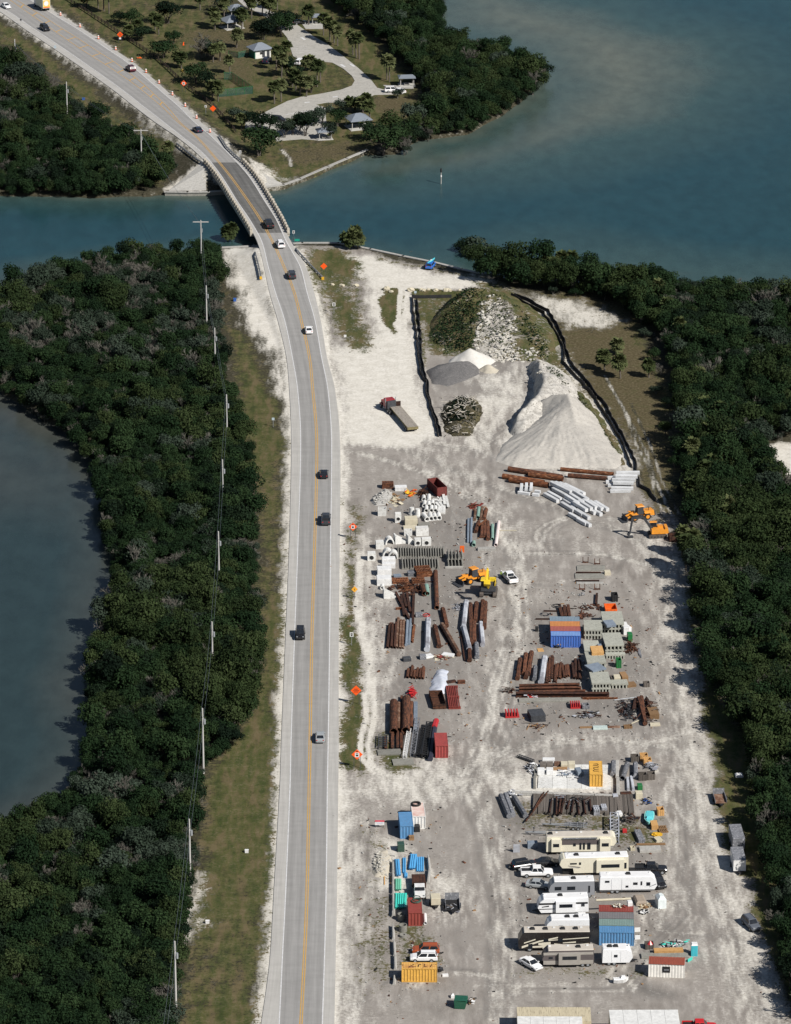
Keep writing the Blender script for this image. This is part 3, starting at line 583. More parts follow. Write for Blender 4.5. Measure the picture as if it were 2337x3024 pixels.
# sloped slabs under both bridge ends
def slab(name,pts,label,m=CONC,h=.12,cat='slab'):
 q=[Pd(x,y) for x,y in pts];mb=MB();n=len(q)
 mb.add([(p.x,p.y,p.z+h) for p in q]+[(p.x,p.y,p.z-.4) for p in q],[tuple(range(n))]+[(i,i+n,(i+1)%n+n,(i+1)%n) for i in range(n)])
 return tag(mb.build(name,m),label,cat)
slab('slope_paving',[(360,407),(425,353),(437,360),(440,406)],'pale concrete slope paving left of the bridge on the far bank',cat='paving')
slab('slope_paving',[(520,348),(604,393),(560,398),(525,365)],'pale concrete slope paving right of the bridge on the far bank',cat='paving')
# ================================================================ vegetation
def leafmat(name,c1,c2,c3):
 m=bpy.data.materials.new(name);m.use_nodes=True;t=m.node_tree;L=t.links;b=t.nodes['Principled BSDF']
 b.inputs['Roughness'].default_value=.85;b.inputs['Specular IOR Level'].default_value=.06
 oi=_n(t,'ShaderNodeObjectInfo');tc=_n(t,'ShaderNodeTexCoord')
 no=_n(t,'ShaderNodeTexNoise');no.inputs['Scale'].default_value=.9;no.inputs['Detail'].default_value=4;L.new(tc.outputs['Object'],no.inputs[0])
 ad=_n(t,'ShaderNodeMath',operation='MULTIPLY_ADD');L.new(oi.outputs['Random'],ad.inputs[0]);ad.inputs[1].default_value=.7;ad.inputs[2].default_value=-.35
 a2=_n(t,'ShaderNodeMath',operation='ADD',use_clamp=True);L.new(ad.outputs[0],a2.inputs[0]);L.new(no.outputs['Fac'],a2.inputs[1])
 r=_n(t,'ShaderNodeValToRGB');e=r.color_ramp.elements;e.new(.5)
 for q,(p,c) in zip(e,[(.2,c1),(.5,c2),(.85,c3)]):q.position=p;q.color=(*c,1)
 L.new(a2.outputs[0],r.inputs[0]);L.new(r.outputs[0],b.inputs['Base Color']);return m
LEAF=leafmat('leaf_mangrove',(0.0073,0.0170,0.0071),(0.0123,0.0259,0.0101),(0.0202,0.0366,0.0142))
LEAFY=leafmat('leaf_olive',(0.0138,0.0235,0.0088),(0.0220,0.0348,0.0123),(0.0322,0.0460,0.0177))
LEAFG=leafmat('leaf_grey_green',(0.0165,0.0259,0.0174),(0.0256,0.0376,0.0256),(0.0365,0.0507,0.0369))
LEAFD=leafmat('leaf_dark',(0.0043,0.0094,0.0053),(0.0073,0.0150,0.0076),(0.0116,0.0215,0.0106))
PALML=leafmat('palm_frond',(0.0334,0.0464,0.0179),(0.0595,0.0735,0.0286),(0.0967,0.1079,0.0490))
DEADL=leafmat('dead_frond',(0.0620,0.0555,0.0280),(0.0930,0.0851,0.0455),(0.1240,0.1184,0.0700))
BARK=mat('bark',(.080,.070,.060),(.044,.038,.032),3,.95);BARKG=mat('grey_twigs',(.125,.119,.102),(.07,.066,.056),2,.95)
PBARK=mat('palm_bark',(.128,.112,.096),(.080,.068,.056),4,.95)
def crown_mesh(name,seed,rx,rz,zc,nl,nleaf,m,ls=(.22,.5),hole=.0):
 """leaf-clump crown: small faces scattered on several overlapping lobes"""
 rn=random.Random(seed);mb=MB();lobes=[]
 for k in range(nl):
  a=rn.uniform(0,2*math.pi);q=rn.random()**.6*rx*.68;r=rn.uniform(.34,.6)*rx
  lobes.append((Vector((math.cos(a)*q,math.sin(a)*q,zc+rn.uniform(-.35,.55)*rz)),r,rn.uniform(.7,1.1)))
 for _ in range(nleaf):
  c, r, fl=rn.choice(lobes)
  d=Vector((rn.gauss(0,1),rn.gauss(0,1),rn.gauss(.35,.9))).normalized()
  rr=r*rn.uniform(.62,1.08);p=c+Vector((d.x*rr,d.y*rr,d.z*rr*fl))
  if p.z<.2:p.z=.2+rn.random()*.5
  nn=(d+Vector((rn.gauss(0,.55),rn.gauss(0,.55),rn.gauss(.2,.55)))).normalized()
  t1=nn.orthogonal().normalized();t1.rotate(Matrix.Rotation(rn.uniform(0,6.28),3,nn));t2=nn.cross(t1)
  s=rn.uniform(*ls);s2=s*rn.uniform(.5,.9)
  mb.quad(p-t1*s,p-t2*s2,p+t1*s,p+t2*s2)
 return mb.mesh(name,m)
def twig_mesh(name,seed,h,spread,m,r0=.11,levels=4,nb=3,thin=.035):
 rn=random.Random(seed);mb=MB()
 def grow(p,d,l,r,lv):
  e=p+d*l;mb.cyl(p,e,r,max(r*.6,thin*.7),4,False)
  if lv==0:return
  for _ in range(nb if lv>1 else nb+1):
   nd=(d+Vector((rn.gauss(0,spread),rn.gauss(0,spread),rn.gauss(.08,spread*.6)))).normalized()
   grow(p.lerp(e,rn.uniform(.55,1)),nd,l*rn.uniform(.55,.85),max(r*.58,thin),lv-1)
 for k in range(3):
  a=rn.uniform(0,6.28);grow(Vector((0,0,0)),Vector((math.cos(a)*.35,math.sin(a)*.35,1)).normalized(),h*.38,r0,levels)
 return mb.mesh(name,m)
def trunk_mesh(name,seed,h,r,m):
 rn=random.Random(seed);mb=MB()
 for k in range(3):
  a=rn.uniform(0,6.28);q=Vector((math.cos(a),math.sin(a),0));p1=q*.25+Vector((0,0,h*.45));p2=q*rn.uniform(.5,1.3)+Vector((0,0,h))
  mb.cyl(q*.1+Vector((0,0,-.4)),p1,r,r*.75,6,False);mb.cyl(p1,p2,r*.75,r*.35,5,False)
  mb.cyl(p1,p1+Vector((rn.uniform(-1,1),rn.uniform(-1,1),h*.4)),r*.5,r*.2,4,False)
 return mb.mesh(name,m)
CR=[] # (crown mesh, trunk mesh, kind)
specs=[(LEAF,'g'),(LEAF,'g'),(LEAF,'g'),(LEAFD,'g'),(LEAFY,'y'),(LEAFY,'y'),(LEAFG,'s'),(LEAFG,'s')]
for i,(m_,k) in enumerate(specs):
 h_=3.1+(i%3)*.5
 CR.append((crown_mesh('crown',100+i,2.5,1.9,h_,11,1500,m_,(.1,.26)),trunk_mesh('trunk',200+i,h_-.6,.13,BARKG if k=='s' else BARK),k))
BARE=[(twig_mesh('crown',300+i,5.2,.42,BARKG,levels=4),trunk_mesh('trunk',310+i,2.2,.1,BARKG)) for i in range(3)]
BASEOBJ={}
def scatter(poly,step,seed,jit=.45,grow=0.0):
 p=dpts(poly);rn=np.random.RandomState(seed)
 x0=min(q.x for q in p)-grow;x1=max(q.x for q in p)+grow;y0=min(q.y for q in p)-grow;y1=max(q.y for q in p)+grow
 gx, gy=np.meshgrid(np.arange(x0,x1,step),np.arange(y0,y1,step))
 gx=gx+rn.uniform(-jit,jit,gx.shape)*step;gy=gy+rn.uniform(-jit,jit,gy.shape)*step
 gx=gx.ravel();gy=gy.ravel();k=inside(gx,gy,p)
 if grow:k|=(seg_dist(gx,gy,p,True)<grow)&np.array([gz(a,b)<-.12 for a,b in zip(gx,gy)]) # mangroves stand a little way out in the water
 return gx[k], gy[k]
 # wooded areas (display coordinates, the ground the trees stand on)
W_LEFT=[(-60,720),(-5,665),(35,625),(98,592),(250,566),(430,548),(468,545),(474,600),(468,690),(480,790),(500,870),(535,980),(545,1100),(545,1260),(552,1400),(548,1520),(505,1590),(440,1660),(415,1760),(405,1900),(395,2000),(375,2100),(362,2260),(-200,2260),(-200,1850),(0,1795),(70,1762),(145,1712),(195,1648),(212,1580),(208,1500),(202,1440),(218,1390),(250,1300),(254,1215),(232,1085),(206,995),(163,925),(60,866),(0,825),(-60,800)]
W_RIGHT=[(1000,585),(1150,592),(1300,605),(1450,624),(1688,647),(1900,680),(1900,2260),(1735,2260),(1700,2150),(1668,2040),(1645,1930),(1632,1800),(1612,1730),(1598,1620),(1560,1540),(1520,1480),(1500,1400),(1485,1280),(1478,1200),(1468,1120),(1478,1080),(1448,1000),(1450,900),(1440,800),(1405,730),(1365,690),(1310,645),(1180,625),(1060,610)]
W_NLEFT=[(-300,130),(0,130),(40,165),(120,215),(180,250),(250,290),(300,320),(355,360),(372,385),(340,408),(200,414),(0,410),(-300,395)]
W_PEN=[(640,-60),(720,20),(790,70),(830,110),(880,165),(905,200),(925,225),(905,255),(880,280),(862,305),(860,324),(890,296),(1000,281),(1080,237),(1150,184),(1160,162),(1118,140),(1000,110),(945,88),(925,62),(935,30),(925,-20),(880,-90)]
CLEAR=dpts([(1632,945),(1790,930),(1800,1075),(1655,1060)])
def field(x,y):return fbm(np.asarray(x)/26,np.asarray(y)/40,77), fbm(np.asarray(x)/9,np.asarray(y)/13,78)
def wood(poly,step,seed,hmul,greyb=0.0):
 gx, gy=scatter(poly,step,seed,grow=1.2);k=~inside(gx,gy,CLEAR);gx, gy=gx[k], gy[k]
 f1, f2=field(gx,gy);rn=np.random.RandomState(seed+1);out=[]
 for x, y, a, b in zip(gx,gy,f1,f2):
  u=rn.rand()
  ed=1.0
  if b+greyb+rn.uniform(-.06,.06)>.655:vi=8+rn.randint(3) if u<.55 else 6+rn.randint(2)
  elif rn.rand()<.11*np.clip(b*3.2-.9,0,1.4):vi=8+rn.randint(3)
  elif a+rn.uniform(-.15,.15)>.61:vi=4+rn.randint(2)
  else :vi=rn.randint(4) if u<.9 else 4+rn.randint(2)
  sc=(.45+.75*rn.beta(2,2.2)+.35*(rn.rand()<.12)+.5*(a-.5))*hmul
  out.append((x,y,max(gz(x,y),-.9)-.15,vi,sc,rn.uniform(0,6.28),rn.uniform(.85,1.25)))
  if vi>=8:out.append((x+rn.uniform(-1,1),y+rn.uniform(-1,1),max(gz(x,y),-.9)-.2,6+rn.randint(2),sc*.72,rn.uniform(0,6.28),1.0))
 return out
woods=[('lagoon',wood(W_LEFT,2.1,1,.92,.02)),('right',wood(W_RIGHT,2.2,2,1.05,.02)),('bank',wood(W_NLEFT,2.4,3,.98,.0)),('peninsula',wood(W_PEN,2.5,4,1.02,-.01))]
WL={'lagoon':('dense green and grey mangrove wood between the lagoon and the road','bushy mangrove in the dense wood left of the road'),'right':('dark mixed mangrove and buttonwood along the right side of the yard','bushy tree in the dark wood right of the yard'),'bank':('dark mangrove thicket on the far bank left of the bridge',None),'peninsula':('mangrove wood covering the point of the park into the bay',None)}
# the trees that show largest are things of their own
cand=[]
for wn in ('lagoon','right'):
 for i, t_ in enumerate(dict(woods)[wn]):cand.append((t_[1]-(8 if t_[3]>=8 else 0),wn,i))
cand.sort();
def in_view(x,y):
 d=y-CY;dep=d*CT+CAMH*ST;return abs(x/dep*FPX)<1168+20 and (CAMH*CT-d*ST)/dep*FPX<1512+40
cand=[c for c in cand if in_view(dict(woods)[c[1]][c[2]][0],dict(woods)[c[1]][c[2]][1])][:300]
single={(c[1],c[2]) for c in cand}
KW={'g':'deep green','y':'olive green','s':'grey green'}
def plant_tree(x,y,z,vi,sc,rz,zs,wn):
 side='left of the road below the lagoon' if wn=='lagoon' else 'right of the yard'
 if vi>=8:cm, tm=BARE[vi-8];lab='leafless grey twiggy mangrove in the wood '+side;g='leafless mangroves '+side
 else :cm, tm, k=CR[vi];lab=KW[k]+' bushy mangrove in the wood '+side;g=KW[k]+' mangroves '+side
 t=thing('mangrove_tree',lab,'tree',(x,y,z),rz,g);t.scale=(sc,sc,sc*zs)
 c=obj('crown',cm,t);obj('trunk',tm,t);return c
for wn, i in sorted(single):
 t_=dict(woods)[wn][i];c=plant_tree(*t_,wn);BASEOBJ.setdefault(t_[3],c)
for vi in range(11):
 if vi not in BASEOBJ:
  t_=next(q for q in dict(woods)['lagoon'] if q[3]==vi);BASEOBJ[vi]=plant_tree(*t_,'lagoon');dict(woods)['lagoon'].remove(t_)
def gn_wood(name,pts,label):
 me=bpy.data.meshes.new(name);me.from_pydata([p[:3] for p in pts],[],[])
 for nm, ty, k in (('vi','INT',3),('sc','FLOAT',4),('rz','FLOAT',5),('zs','FLOAT',6)):
  a=me.attributes.new(nm,ty,'POINT');a.data.foreach_set('value',[p[k] for p in pts])
 o=obj(name,me);tag(o,label,'trees',kind='stuff')
 ng=bpy.data.node_groups.new(name+'_spread','GeometryNodeTree')
 ng.interface.new_socket('Geometry',in_out='INPUT',socket_type='NodeSocketGeometry');ng.interface.new_socket('Geometry',in_out='OUTPUT',socket_type='NodeSocketGeometry')
 gi=ng.nodes.new('NodeGroupInput');go=ng.nodes.new('NodeGroupOutput');jn=ng.nodes.new('GeometryNodeJoinGeometry');L=ng.links
 def na(nm,ty):
  n=ng.nodes.new('GeometryNodeInputNamedAttribute');n.data_type=ty;n.inputs[0].default_value=nm;return n.outputs[0]
 vi=na('vi','INT');sc=na('sc','FLOAT');rz=na('rz','FLOAT');zs=na('zs','FLOAT')
 cx=ng.nodes.new('ShaderNodeCombineXYZ');L.new(rz,cx.inputs[2])
 mz=ng.nodes.new('ShaderNodeMath');mz.operation='MULTIPLY';L.new(sc,mz.inputs[0]);L.new(zs,mz.inputs[1])
 cs=ng.nodes.new('ShaderNodeCombineXYZ');L.new(sc,cs.inputs[0]);L.new(sc,cs.inputs[1]);L.new(mz.outputs[0],cs.inputs[2])
 for k in sorted({p[3] for p in pts}):
  cp=ng.nodes.new('FunctionNodeCompare');cp.data_type='INT';cp.operation='EQUAL';L.new(vi,cp.inputs[2]);cp.inputs[3].default_value=int(k)
  oi=ng.nodes.new('GeometryNodeObjectInfo');oi.inputs[0].default_value=BASEOBJ[k];oi.transform_space='ORIGINAL';oi.inputs['As Instance'].default_value=True
  ip=ng.nodes.new('GeometryNodeInstanceOnPoints');L.new(gi.outputs[0],ip.inputs[0]);L.new(cp.outputs[0],ip.inputs['Selection'])
  L.new(oi.outputs['Geometry'],ip.inputs['Instance']);L.new(cx.outputs[0],ip.inputs['Rotation']);L.new(cs.outputs[0],ip.inputs['Scale'])
  L.new(ip.outputs[0],jn.inputs[0])
 L.new(jn.outputs[0],go.inputs[0]);md=o.modifiers.new('spread','NODES');md.node_group=ng
 return o
for wn, pts in woods:
 gn_wood('mangrove_wood',[t_ for i,t_ in enumerate(pts) if (wn,i) not in single],WL[wn][0])
 # ---------------------------------------------------------------- sabal palms
def palm_crown(seed,r,m):
 rn=random.Random(seed);mb=MB()
 for k in range(84):
  a=rn.uniform(0,6.28);el=rn.uniform(-.75,1.35);st=rn.uniform(.35,.6)*r
  d=Vector((math.cos(a)*math.cos(el),math.sin(a)*math.cos(el),math.sin(el)));base=d*st
  side=d.cross(Vector((0,0,1)));side=side.normalized() if side.length>.1 else Vector((1,0,0));up=side.cross(d)
  mb.cyl(d*.05,base,.025,.02,3,False)
  nf=7
  for j in range(nf):
   q=(j/(nf-1)-.5)*2.3;fd=(d*math.cos(q)+side*math.sin(q)-Vector((0,0,.25+.2*rn.random()))).normalized();l=r*rn.uniform(.42,.6)*(1-.25*abs(q))
   w=up.cross(fd).normalized()*.13*r if up.cross(fd).length>.01 else side*.09
   e=base+fd*l-Vector((0,0,.12*r));mid=base+fd*l*.5
   mb.add([base,mid-w,e,mid+w],[(0,1,2,3)])
 return mb.mesh('crown',m)
def palm_skirt(seed,r):
 rn=random.Random(seed);mb=MB()
 for k in range(16):
  a=rn.uniform(0,6.28);d=Vector((math.cos(a)*.5,math.sin(a)*.5,-.8));s=Vector((-math.sin(a),math.cos(a),0))*.12;b_=d*.2
  mb.quad(b_-s*.4,b_+d*r*.6-s,b_+d*r*.9,b_+d*r*.6+s)
 return mb.mesh('dead_fronds',DEADL)
PC=[palm_crown(400+i,1.75+.15*i,PALML) for i in range(4)];PS=[palm_skirt(410+i,1.5) for i in range(2)]
PT=[]
for i in range(3):
 mb=MB();rn=random.Random(420+i);p=Vector((0,0,-.3));dx=rn.uniform(-.02,.02);dy=rn.uniform(-.02,.02)
 for k in range(5):
  q=Vector((dx*(k+1),dy*(k+1),(k+1)*.2-.02*0));mb.cyl(p,q,.05*(1.15-.05*k),.05*(1.1-.05*k),8,False);p=q
 PT.append((mb.mesh('trunk',PBARK),Vector((dx*5,dy*5,1.0))))
NPALM=[0]
def palm(px,py,h,label,group='sabal palms',s=1.0,world=None):
 b=world or P(px,py);i=NPALM[0];NPALM[0]+=1
 t=thing('palm_tree',label,'palm',b,(i*1.7)%6.28,group)
 tm, tip=PT[i%3];o=obj('trunk',tm,t);o.scale=(3.6,3.6,h)
 top=Vector((tip.x*3.6,tip.y*3.6,h));s*=1.12;c=obj('crown',PC[i%4],t,top,i);c.scale=(s,s,s)
 k=obj('dead_fronds',PS[i%2],t,top,i);k.scale=(s,s,s)
 return t
def bushy(px,py,r,h,label,kind=0,group=None,name='tree',cat='tree',world=None):
 b=world or P(px,py);t=thing(name,label,cat,b,(px*7.3)%6.28,group)
 cm, tm=(CR[kind][0],CR[kind][1]) if kind<8 else BARE[kind-8]
 z=4.6;t.scale=(r/1.95,r/1.95,h/z*1.2);obj('crown',cm,t);obj('trunk',tm,t);return t
 # palms: foot of the trunk in photograph pixels, height
c2=crop(600,0,2.411);c1=crop(0,0,1.8756);c3=crop(450,350,1.8756);c7=crop(1600,700,2.1845);cB=crop(1440,1340,2.813)
PARK=[(*c2(192,525),4.2,'lone palm on the lawn left of the fenced court'),(*c2(508,738),5.2,'left palm of the pair south of the lawn by the loop road'),(*c2(556,722),5.0,'right palm of the pair south of the lawn by the loop road'),(*c2(812,618),6.2,'tall palm at the right end of the clump inside the loop road'),(*c2(835,590),5.4,'palm behind the tall palm inside the loop road'),(*c2(690,680),4.4,'low palm left in the dense clump inside the loop road'),(*c2(735,690),4.6,'low palm right in the dense clump inside the loop road'),(*c2(660,650),4.5,'palm at the back of the dense clump inside the loop road'),(*c2(728,500),3.0,'short palm beside the white car inside the loop road'),(*c2(762,500),3.2,'short palm left of the tall clump palms'),(*c2(857,250),5.4,'first palm beyond the loop road near the shelter'),(*c2(904,290),5.6,'second palm beyond the loop road near the shelter'),(*c2(934,305),5.5,'yellowish palm beyond the loop road'),(*c2(958,325),4.8,'palm right of the yellowish palm beyond the loop road'),(*c2(1068,390),6.0,'left palm of the trio beyond the bend'),(*c2(1092,410),6.0,'middle palm of the trio beyond the bend'),(*c2(1112,420),6.6,'right palm of the trio beyond the bend'),(*c2(1310,568),6.2,'left palm of the pair near the picnic shelter point'),(*c2(1328,584),6.2,'right palm of the pair near the picnic shelter point'),(*c2(752,175),4.5,'palm beside the far small shelter'),(*c2(520,500),6.0,'tall palm right of the restroom hut'),(*c2(558,560),6.2,'tall palm below the restroom hut'),(*c2(590,470),6,'tall palm at the parking edge'),(*c2(238,340),4.2,'palm left of the restroom hut path'),(*c2(70,440),4.2,'palm by the bare grey tree'),(*c2(120,430),4.0,'palm right of the bare grey tree'),(*c2(66,705),4.0,'left palm of the pair below the fenced court'),(*c2(108,720),4.4,'right palm of the pair below the fenced court'),(*c2(275,915),3.0,'small palm at the end of the loop road'),(*c2(1140,810),3.6,'left palm behind the large shelter'),(*c2(1190,850),4.0,'palm right of the large shelter roof'),(*c2(1165,800),3.8,'middle palm behind the large shelter'),(*c2(1050,800),3.2,'palm left of the large shelter'),(*c2(85,190),4.5,'palm left of the blue roofed pavilion'),(*c2(150,120),4.5,'palm behind the blue roofed pavilion'),(*c2(275,210),4.8,'palm right of the blue roofed pavilion'),(*c2(320,100),5,'palm at the top of the park road'),(*c2(345,130),5,'second palm at the top of the park road'),(*c2(420,110),4.8,'third palm at the top of the park road'),(*c2(470,120),4.6,'fourth palm at the top of the park road'),(*c2(505,60),5.6,'slender palm at the top edge of the park'),(*c2(528,70),5.8,'slim palm right of the slender palm at the top edge'),(*c1(575,60),6.2,'left palm of the pair at the top by the wooden fence'),(*c1(604,75),6.4,'right palm of the pair at the top by the wooden fence'),(*c1(545,45),6.0,'third palm at the top by the wooden fence'),(*c1(720,225),3.5,'left palm by the wooden fence and orange sign'),(*c1(765,200),3.6,'palm behind the orange sign'),(*c1(880,190),4.2,'palm left of the bare grass patch'),(*c1(860,165),4.0,'palm close behind the dark broad tree'),(*c1(985,370),3.2,'palm left of the fallen orange cone'),(*c1(1005,378),3.2,'palm just behind the yellow hydrant'),(*c1(1108,55),4.4,'palm near the top beside the pavilion'),(*c1(930,860),2.6,'squat palm beside the far bridge guardrail'),(*c1(1190,165),4.0,'palm in front of the blue roofed pavilion'),(*c1(1620,480),4.0,'palm in front of the pale car by the loop road')]
for x, y, h, lab in PARK:palm(x,y,h,lab,'palms of the park')
c4=crop(800,680,2.411)
for x, y, h, lab in [(*c3(418,712),4.2,'left palm of the pair beside the near bridge end'),(*c3(440,706),5.0,'right palm of the pair beside the near bridge end'),(*c4(560,130),2.6,'left palm of the round clump at the near seawall'),(*c4(590,120),3.4,'centre palm of the round clump at the near seawall'),(*c4(622,130),2.8,'right palm of the round clump at the near seawall'),(*c4(540,115),2.6,'back left palm of the round clump at the near seawall'),(*c4(600,100),3.6,'back palm of the round clump at the near seawall'),(*c7(408,862),3.6,'left palm on the brown grass right of the mound'),(*c7(510,912),4.2,'middle palm on the brown grass right of the mound'),(*c7(692,906),3.2,'right palm on the brown grass right of the mound'),(*c7(492,760),2.6,'palm behind the middle palm on the brown grass')]:
 palm(x,y,h,lab,'palms by the yard',1.0)
for i,(x,y,h) in enumerate(sorted([(1050,1200,3.5),(1080,1330,3.8),(1060,1370,3.4),(1100,1590,4),(1060,1640,4.2),(1110,1700,4),(1090,1780,3.6),(1140,1790,4),(1190,1880,4.4),(1180,1940,4.2),(930,2150,5.2),(905,2060,4.4),(960,2080,4.2),(750,440,3.8),(880,690,4.2),(60,300,4),(130,270,4.2),(20,280,4),(190,260,4),(980,1480,3.8),(1010,1010,3.6),(800,560,3.6),(1200,1560,4),(1150,1250,4),(960,1760,4)],key=lambda q:q[1])):
 palm(*c7(x,y),h+1.2,'palm at the edge of the dark right wood, number %s from the top'%['one','two','three','four','five','six','seven','eight','nine','ten','eleven','twelve','thirteen','fourteen','fifteen','sixteen','seventeen','eighteen','nineteen','twenty','twenty-one','twenty-two','twenty-three','twenty-four','twenty-five'][i],'palms at the edge of the right wood',1.05)
 # single trees and bushes of the park and shore
for x, y, r, h, lab, k in [(*c1(930,130),3.6,5.5,'broad dark tree near the wooden fence at the top',3),(*c1(660,125),2.2,2.6,'low dark bush left of the palms by the fence',3),(*c1(790,225),2.8,3.4,'dense bush behind the orange sign by the fence',3),(*c1(905,320),3.3,4,'dense green bush right of the wooden fence',0),(*c1(1120,320),3.8,5.4,'bare grey tree on the park lawn',8),(*c1(1180,330),2.8,4.2,'leafy tree behind the bare grey tree',6),(*c1(1090,460),3.4,4.4,'dark green bush beside the fenced court',0),(*c1(1180,530),2.4,4.0,'dark tree at the corner of the fenced court',3),(*c2(430,280),3.6,5.0,'broad dark tree behind the restroom hut',3),(*c2(560,260),3.4,5.4,'dark tree at the parking edge behind the hut',0),(*c2(600,540),2.6,4.6,'thin dark tree beside the white car',3),(*c2(400,1110),4.6,6.2,'large rounded green tree right of the far guardrail',0),(*c2(395,930),2.8,4.0,'dark bush behind the large rounded tree',3),(*c2(250,870),2.4,3.2,'small bush near the end of the loop road',6),(*c2(580,980),2.3,4.0,'grey green tree left of the small picnic hut',6),(*c2(730,970),2.8,5.4,'dark tree left of the small picnic hut',3),(*c2(850,880),2.4,4.2,'leafy tree behind the small picnic hut',6),(*c2(960,900),2.2,3.8,'leafy tree left of the large shelter',0),(*c2(980,800),2,3,'small tree at the grass island',6),(*c2(1290,1090),4.6,5.6,'dense mangrove at the end of the park seawall',0),(*c2(1190,1000),3.2,4.2,'dark bush left of the mangrove at the park seawall',3),(*c2(1330,960),3.2,4.5,'olive bush behind the mangrove at the park seawall',4),(*c2(1400,1040),3.2,4.5,'green bush right of the mangrove at the park seawall',1),(*c2(1385,700),1.6,2.2,'small bush below the parked white cars',6),(*c1(1590,170),3.4,5.0,'dark spreading tree below the park pavilion',3),(*c1(900,930),2.4,3,'green bush below the squat palm at the far bank',1),(*c1(930,985),2.4,3,'bush at the edge of the far slope paving',6),(*c4(1040,195),1.3,1.6,'sparse low bush at the near seawall',9),(*c4(1410,190),3.2,4.0,'dark bush at the end of the near seawall',3),(*c4(1480,230),3.2,4.6,'leafy tree at the end of the sandy lot',6),(*c1(840,980),3.2,4,'dark bush on the far bank left of the paving',0)]:
 bushy(x,y,r,h,lab,k)
for x, y, r, h, lab, k in [(*c2(690,930),2.2,3.8,'leafy tree behind the dark tree left of the picnic hut',1),(*c2(640,960),2.0,3.4,'olive tree left of the dark tree by the picnic hut',4),(*c2(905,985),2.0,3.6,'thin grey green tree right of the small picnic hut',6),(*c2(790,900),2.0,3.4,'grey green tree above the small picnic hut',7),(*c2(470,930),2.4,3.6,'dark bush at the edge of the parking bays',3),(*c2(330,870),1.8,2.6,'dark bush left of the parking bays',3),(*c1(480,40),2.6,3.4,'dark bush at the top behind the wooden fence',3),(*c1(740,150),2.6,4.2,'dark tree between the palms by the fence',0),(*c1(1240,60),2.6,4.2,'leafy tree behind the pavilion at the top',6),(*c1(1330,130),2.4,4,'dark tree beside the blue roofed pavilion',3),(*c2(660,600),2.4,4.4,'dark tree in the clump inside the loop road',3),(*c2(770,660),2.2,3.2,'olive bush in the clump inside the loop road',4),(*c2(20,620),2.6,3.6,'dark bush left of the court palms',3),(*c2(1080,790),2.0,3.2,'green bush left of the large shelter palms',0),(*c2(30,400),2.4,4.2,'grey green tree beside the bare grey tree',6),(*c1(960,240),2.2,3.0,'low green bush right of the wooden fence',0),(*c1(1290,660),1.8,2.4,'olive bush beside the wooden fence end',4),(*c2(520,230),3.0,5.0,'dark crown over the parking edge',3)]:
 bushy(x,y,r,h,lab,k)
rg=random.Random(91)
for i,(x,y,k) in enumerate(sorted([(1345,670,3),(1375,720,6),(1395,770,0),(1400,840,6),(1425,870,3),(1420,930,4),(1440,1000,0),(1455,1060,6),(1290,640,3),(1230,632,0),(1180,628,6),(1385,690,8),(1410,800,9),(1430,900,8)],key=lambda q:q[1])):
 bushy(x*DK,y*DK,rg.uniform(1.0,1.7),rg.uniform(1.4,2.6),'low shrub at the wooded edge of the clearing, number %s from the top'%'one two three four five six seven eight nine ten eleven twelve thirteen fourteen'.split()[i],k,'shrubs round the clearing','shrub','shrub')
 # ================================================================ park, poles, signs, fences, mounds
def axis(p,q):d=q-p;return (p+q)/2, math.atan2(d.y,d.x), d.length
def flat_sheet(name,pts,m,label,z=.04,parent=None,fn=None):
 q=[P(*fn(x,y)) if fn else P(x,y) for x,y in pts];mb=MB();n=len(q)
 zz=max(p.z for p in q)+z
 mb.add([(p.x,p.y,zz) for p in q]+[(p.x,p.y,zz-.3) for p in q],[tuple(range(n))]+[(i,i+n,(i+1)%n+n,(i+1)%n) for i in range(n)])
 o=mb.build(name,m,parent)
 if not parent:tag(o,label,kind='structure')
 return o
PAVE=mat('park_paving',(0.378,0.363,0.330),(0.312,0.302,0.274),.5,.9,c3=(0.264,0.255,0.236),s3=1.5)
pr=flat_sheet('park_road',[(480,780),(600,720),(700,690),(850,665),(980,640),(1060,610),(1080,575),(1060,540),(1000,490),(920,445),(820,435),(720,435),(640,400),(600,270),(500,150),(510,95),(630,150),(690,190),(790,260),(880,310),(1000,400),(1100,480),(1190,560),(1240,625),(1320,645),(1420,652),(1420,672),(1220,675),(1150,705),(1085,735),(1000,730),(880,730),(800,745),(890,770),(870,800),(880,880),(900,940),(830,1000),(700,990),(520,1005),(490,930),(300,915),(300,870),(400,820)],PAVE,'pale grey loop road and parking of the waterside park',.06,fn=c2)
flat_sheet('park_road',[(180,-60),(400,-60),(420,50),(509,93),(499,149),(370,80),(290,40)],PAVE,'pale road entering the park at the top',.06,fn=c2)
for a, b in [((690,150),(860,205)),((1280,605),(1500,630))]:flat_sheet('footpath',[(a[0],a[1]),(b[0],a[1]+8),(b[0],b[1]),(a[0]+40,b[1])],CONC,'pale concrete footpath to a picnic shelter',.07,fn=c2)
for x, y, a in [(712,275,0),(995,468,0),(1062,465,0),(940,690,1),(740,730,1),(780,265,0)]:
 p=P(*c2(x,y));MB().cbox(p+Vector((0,0,.11)),(1.6,.7,.01) if a else (.8,3.0,.01),.4).build('arrow_marking',LINEW,pr)
for k in range(7):
 a=P(*c2(560+k*48,838-k*8));MB().cbox(a+Vector((1.0,3,.11)),(4.6,.14,.01),.7).build('bay_line',LINEW,pr)
for k in range(6):
 a=P(*c2(650+k*12,335+k*14));MB().cbox(a+Vector((1.4,0,.11)),(4.2,.14,.01),.1).build('bay_line',LINEW,pr)
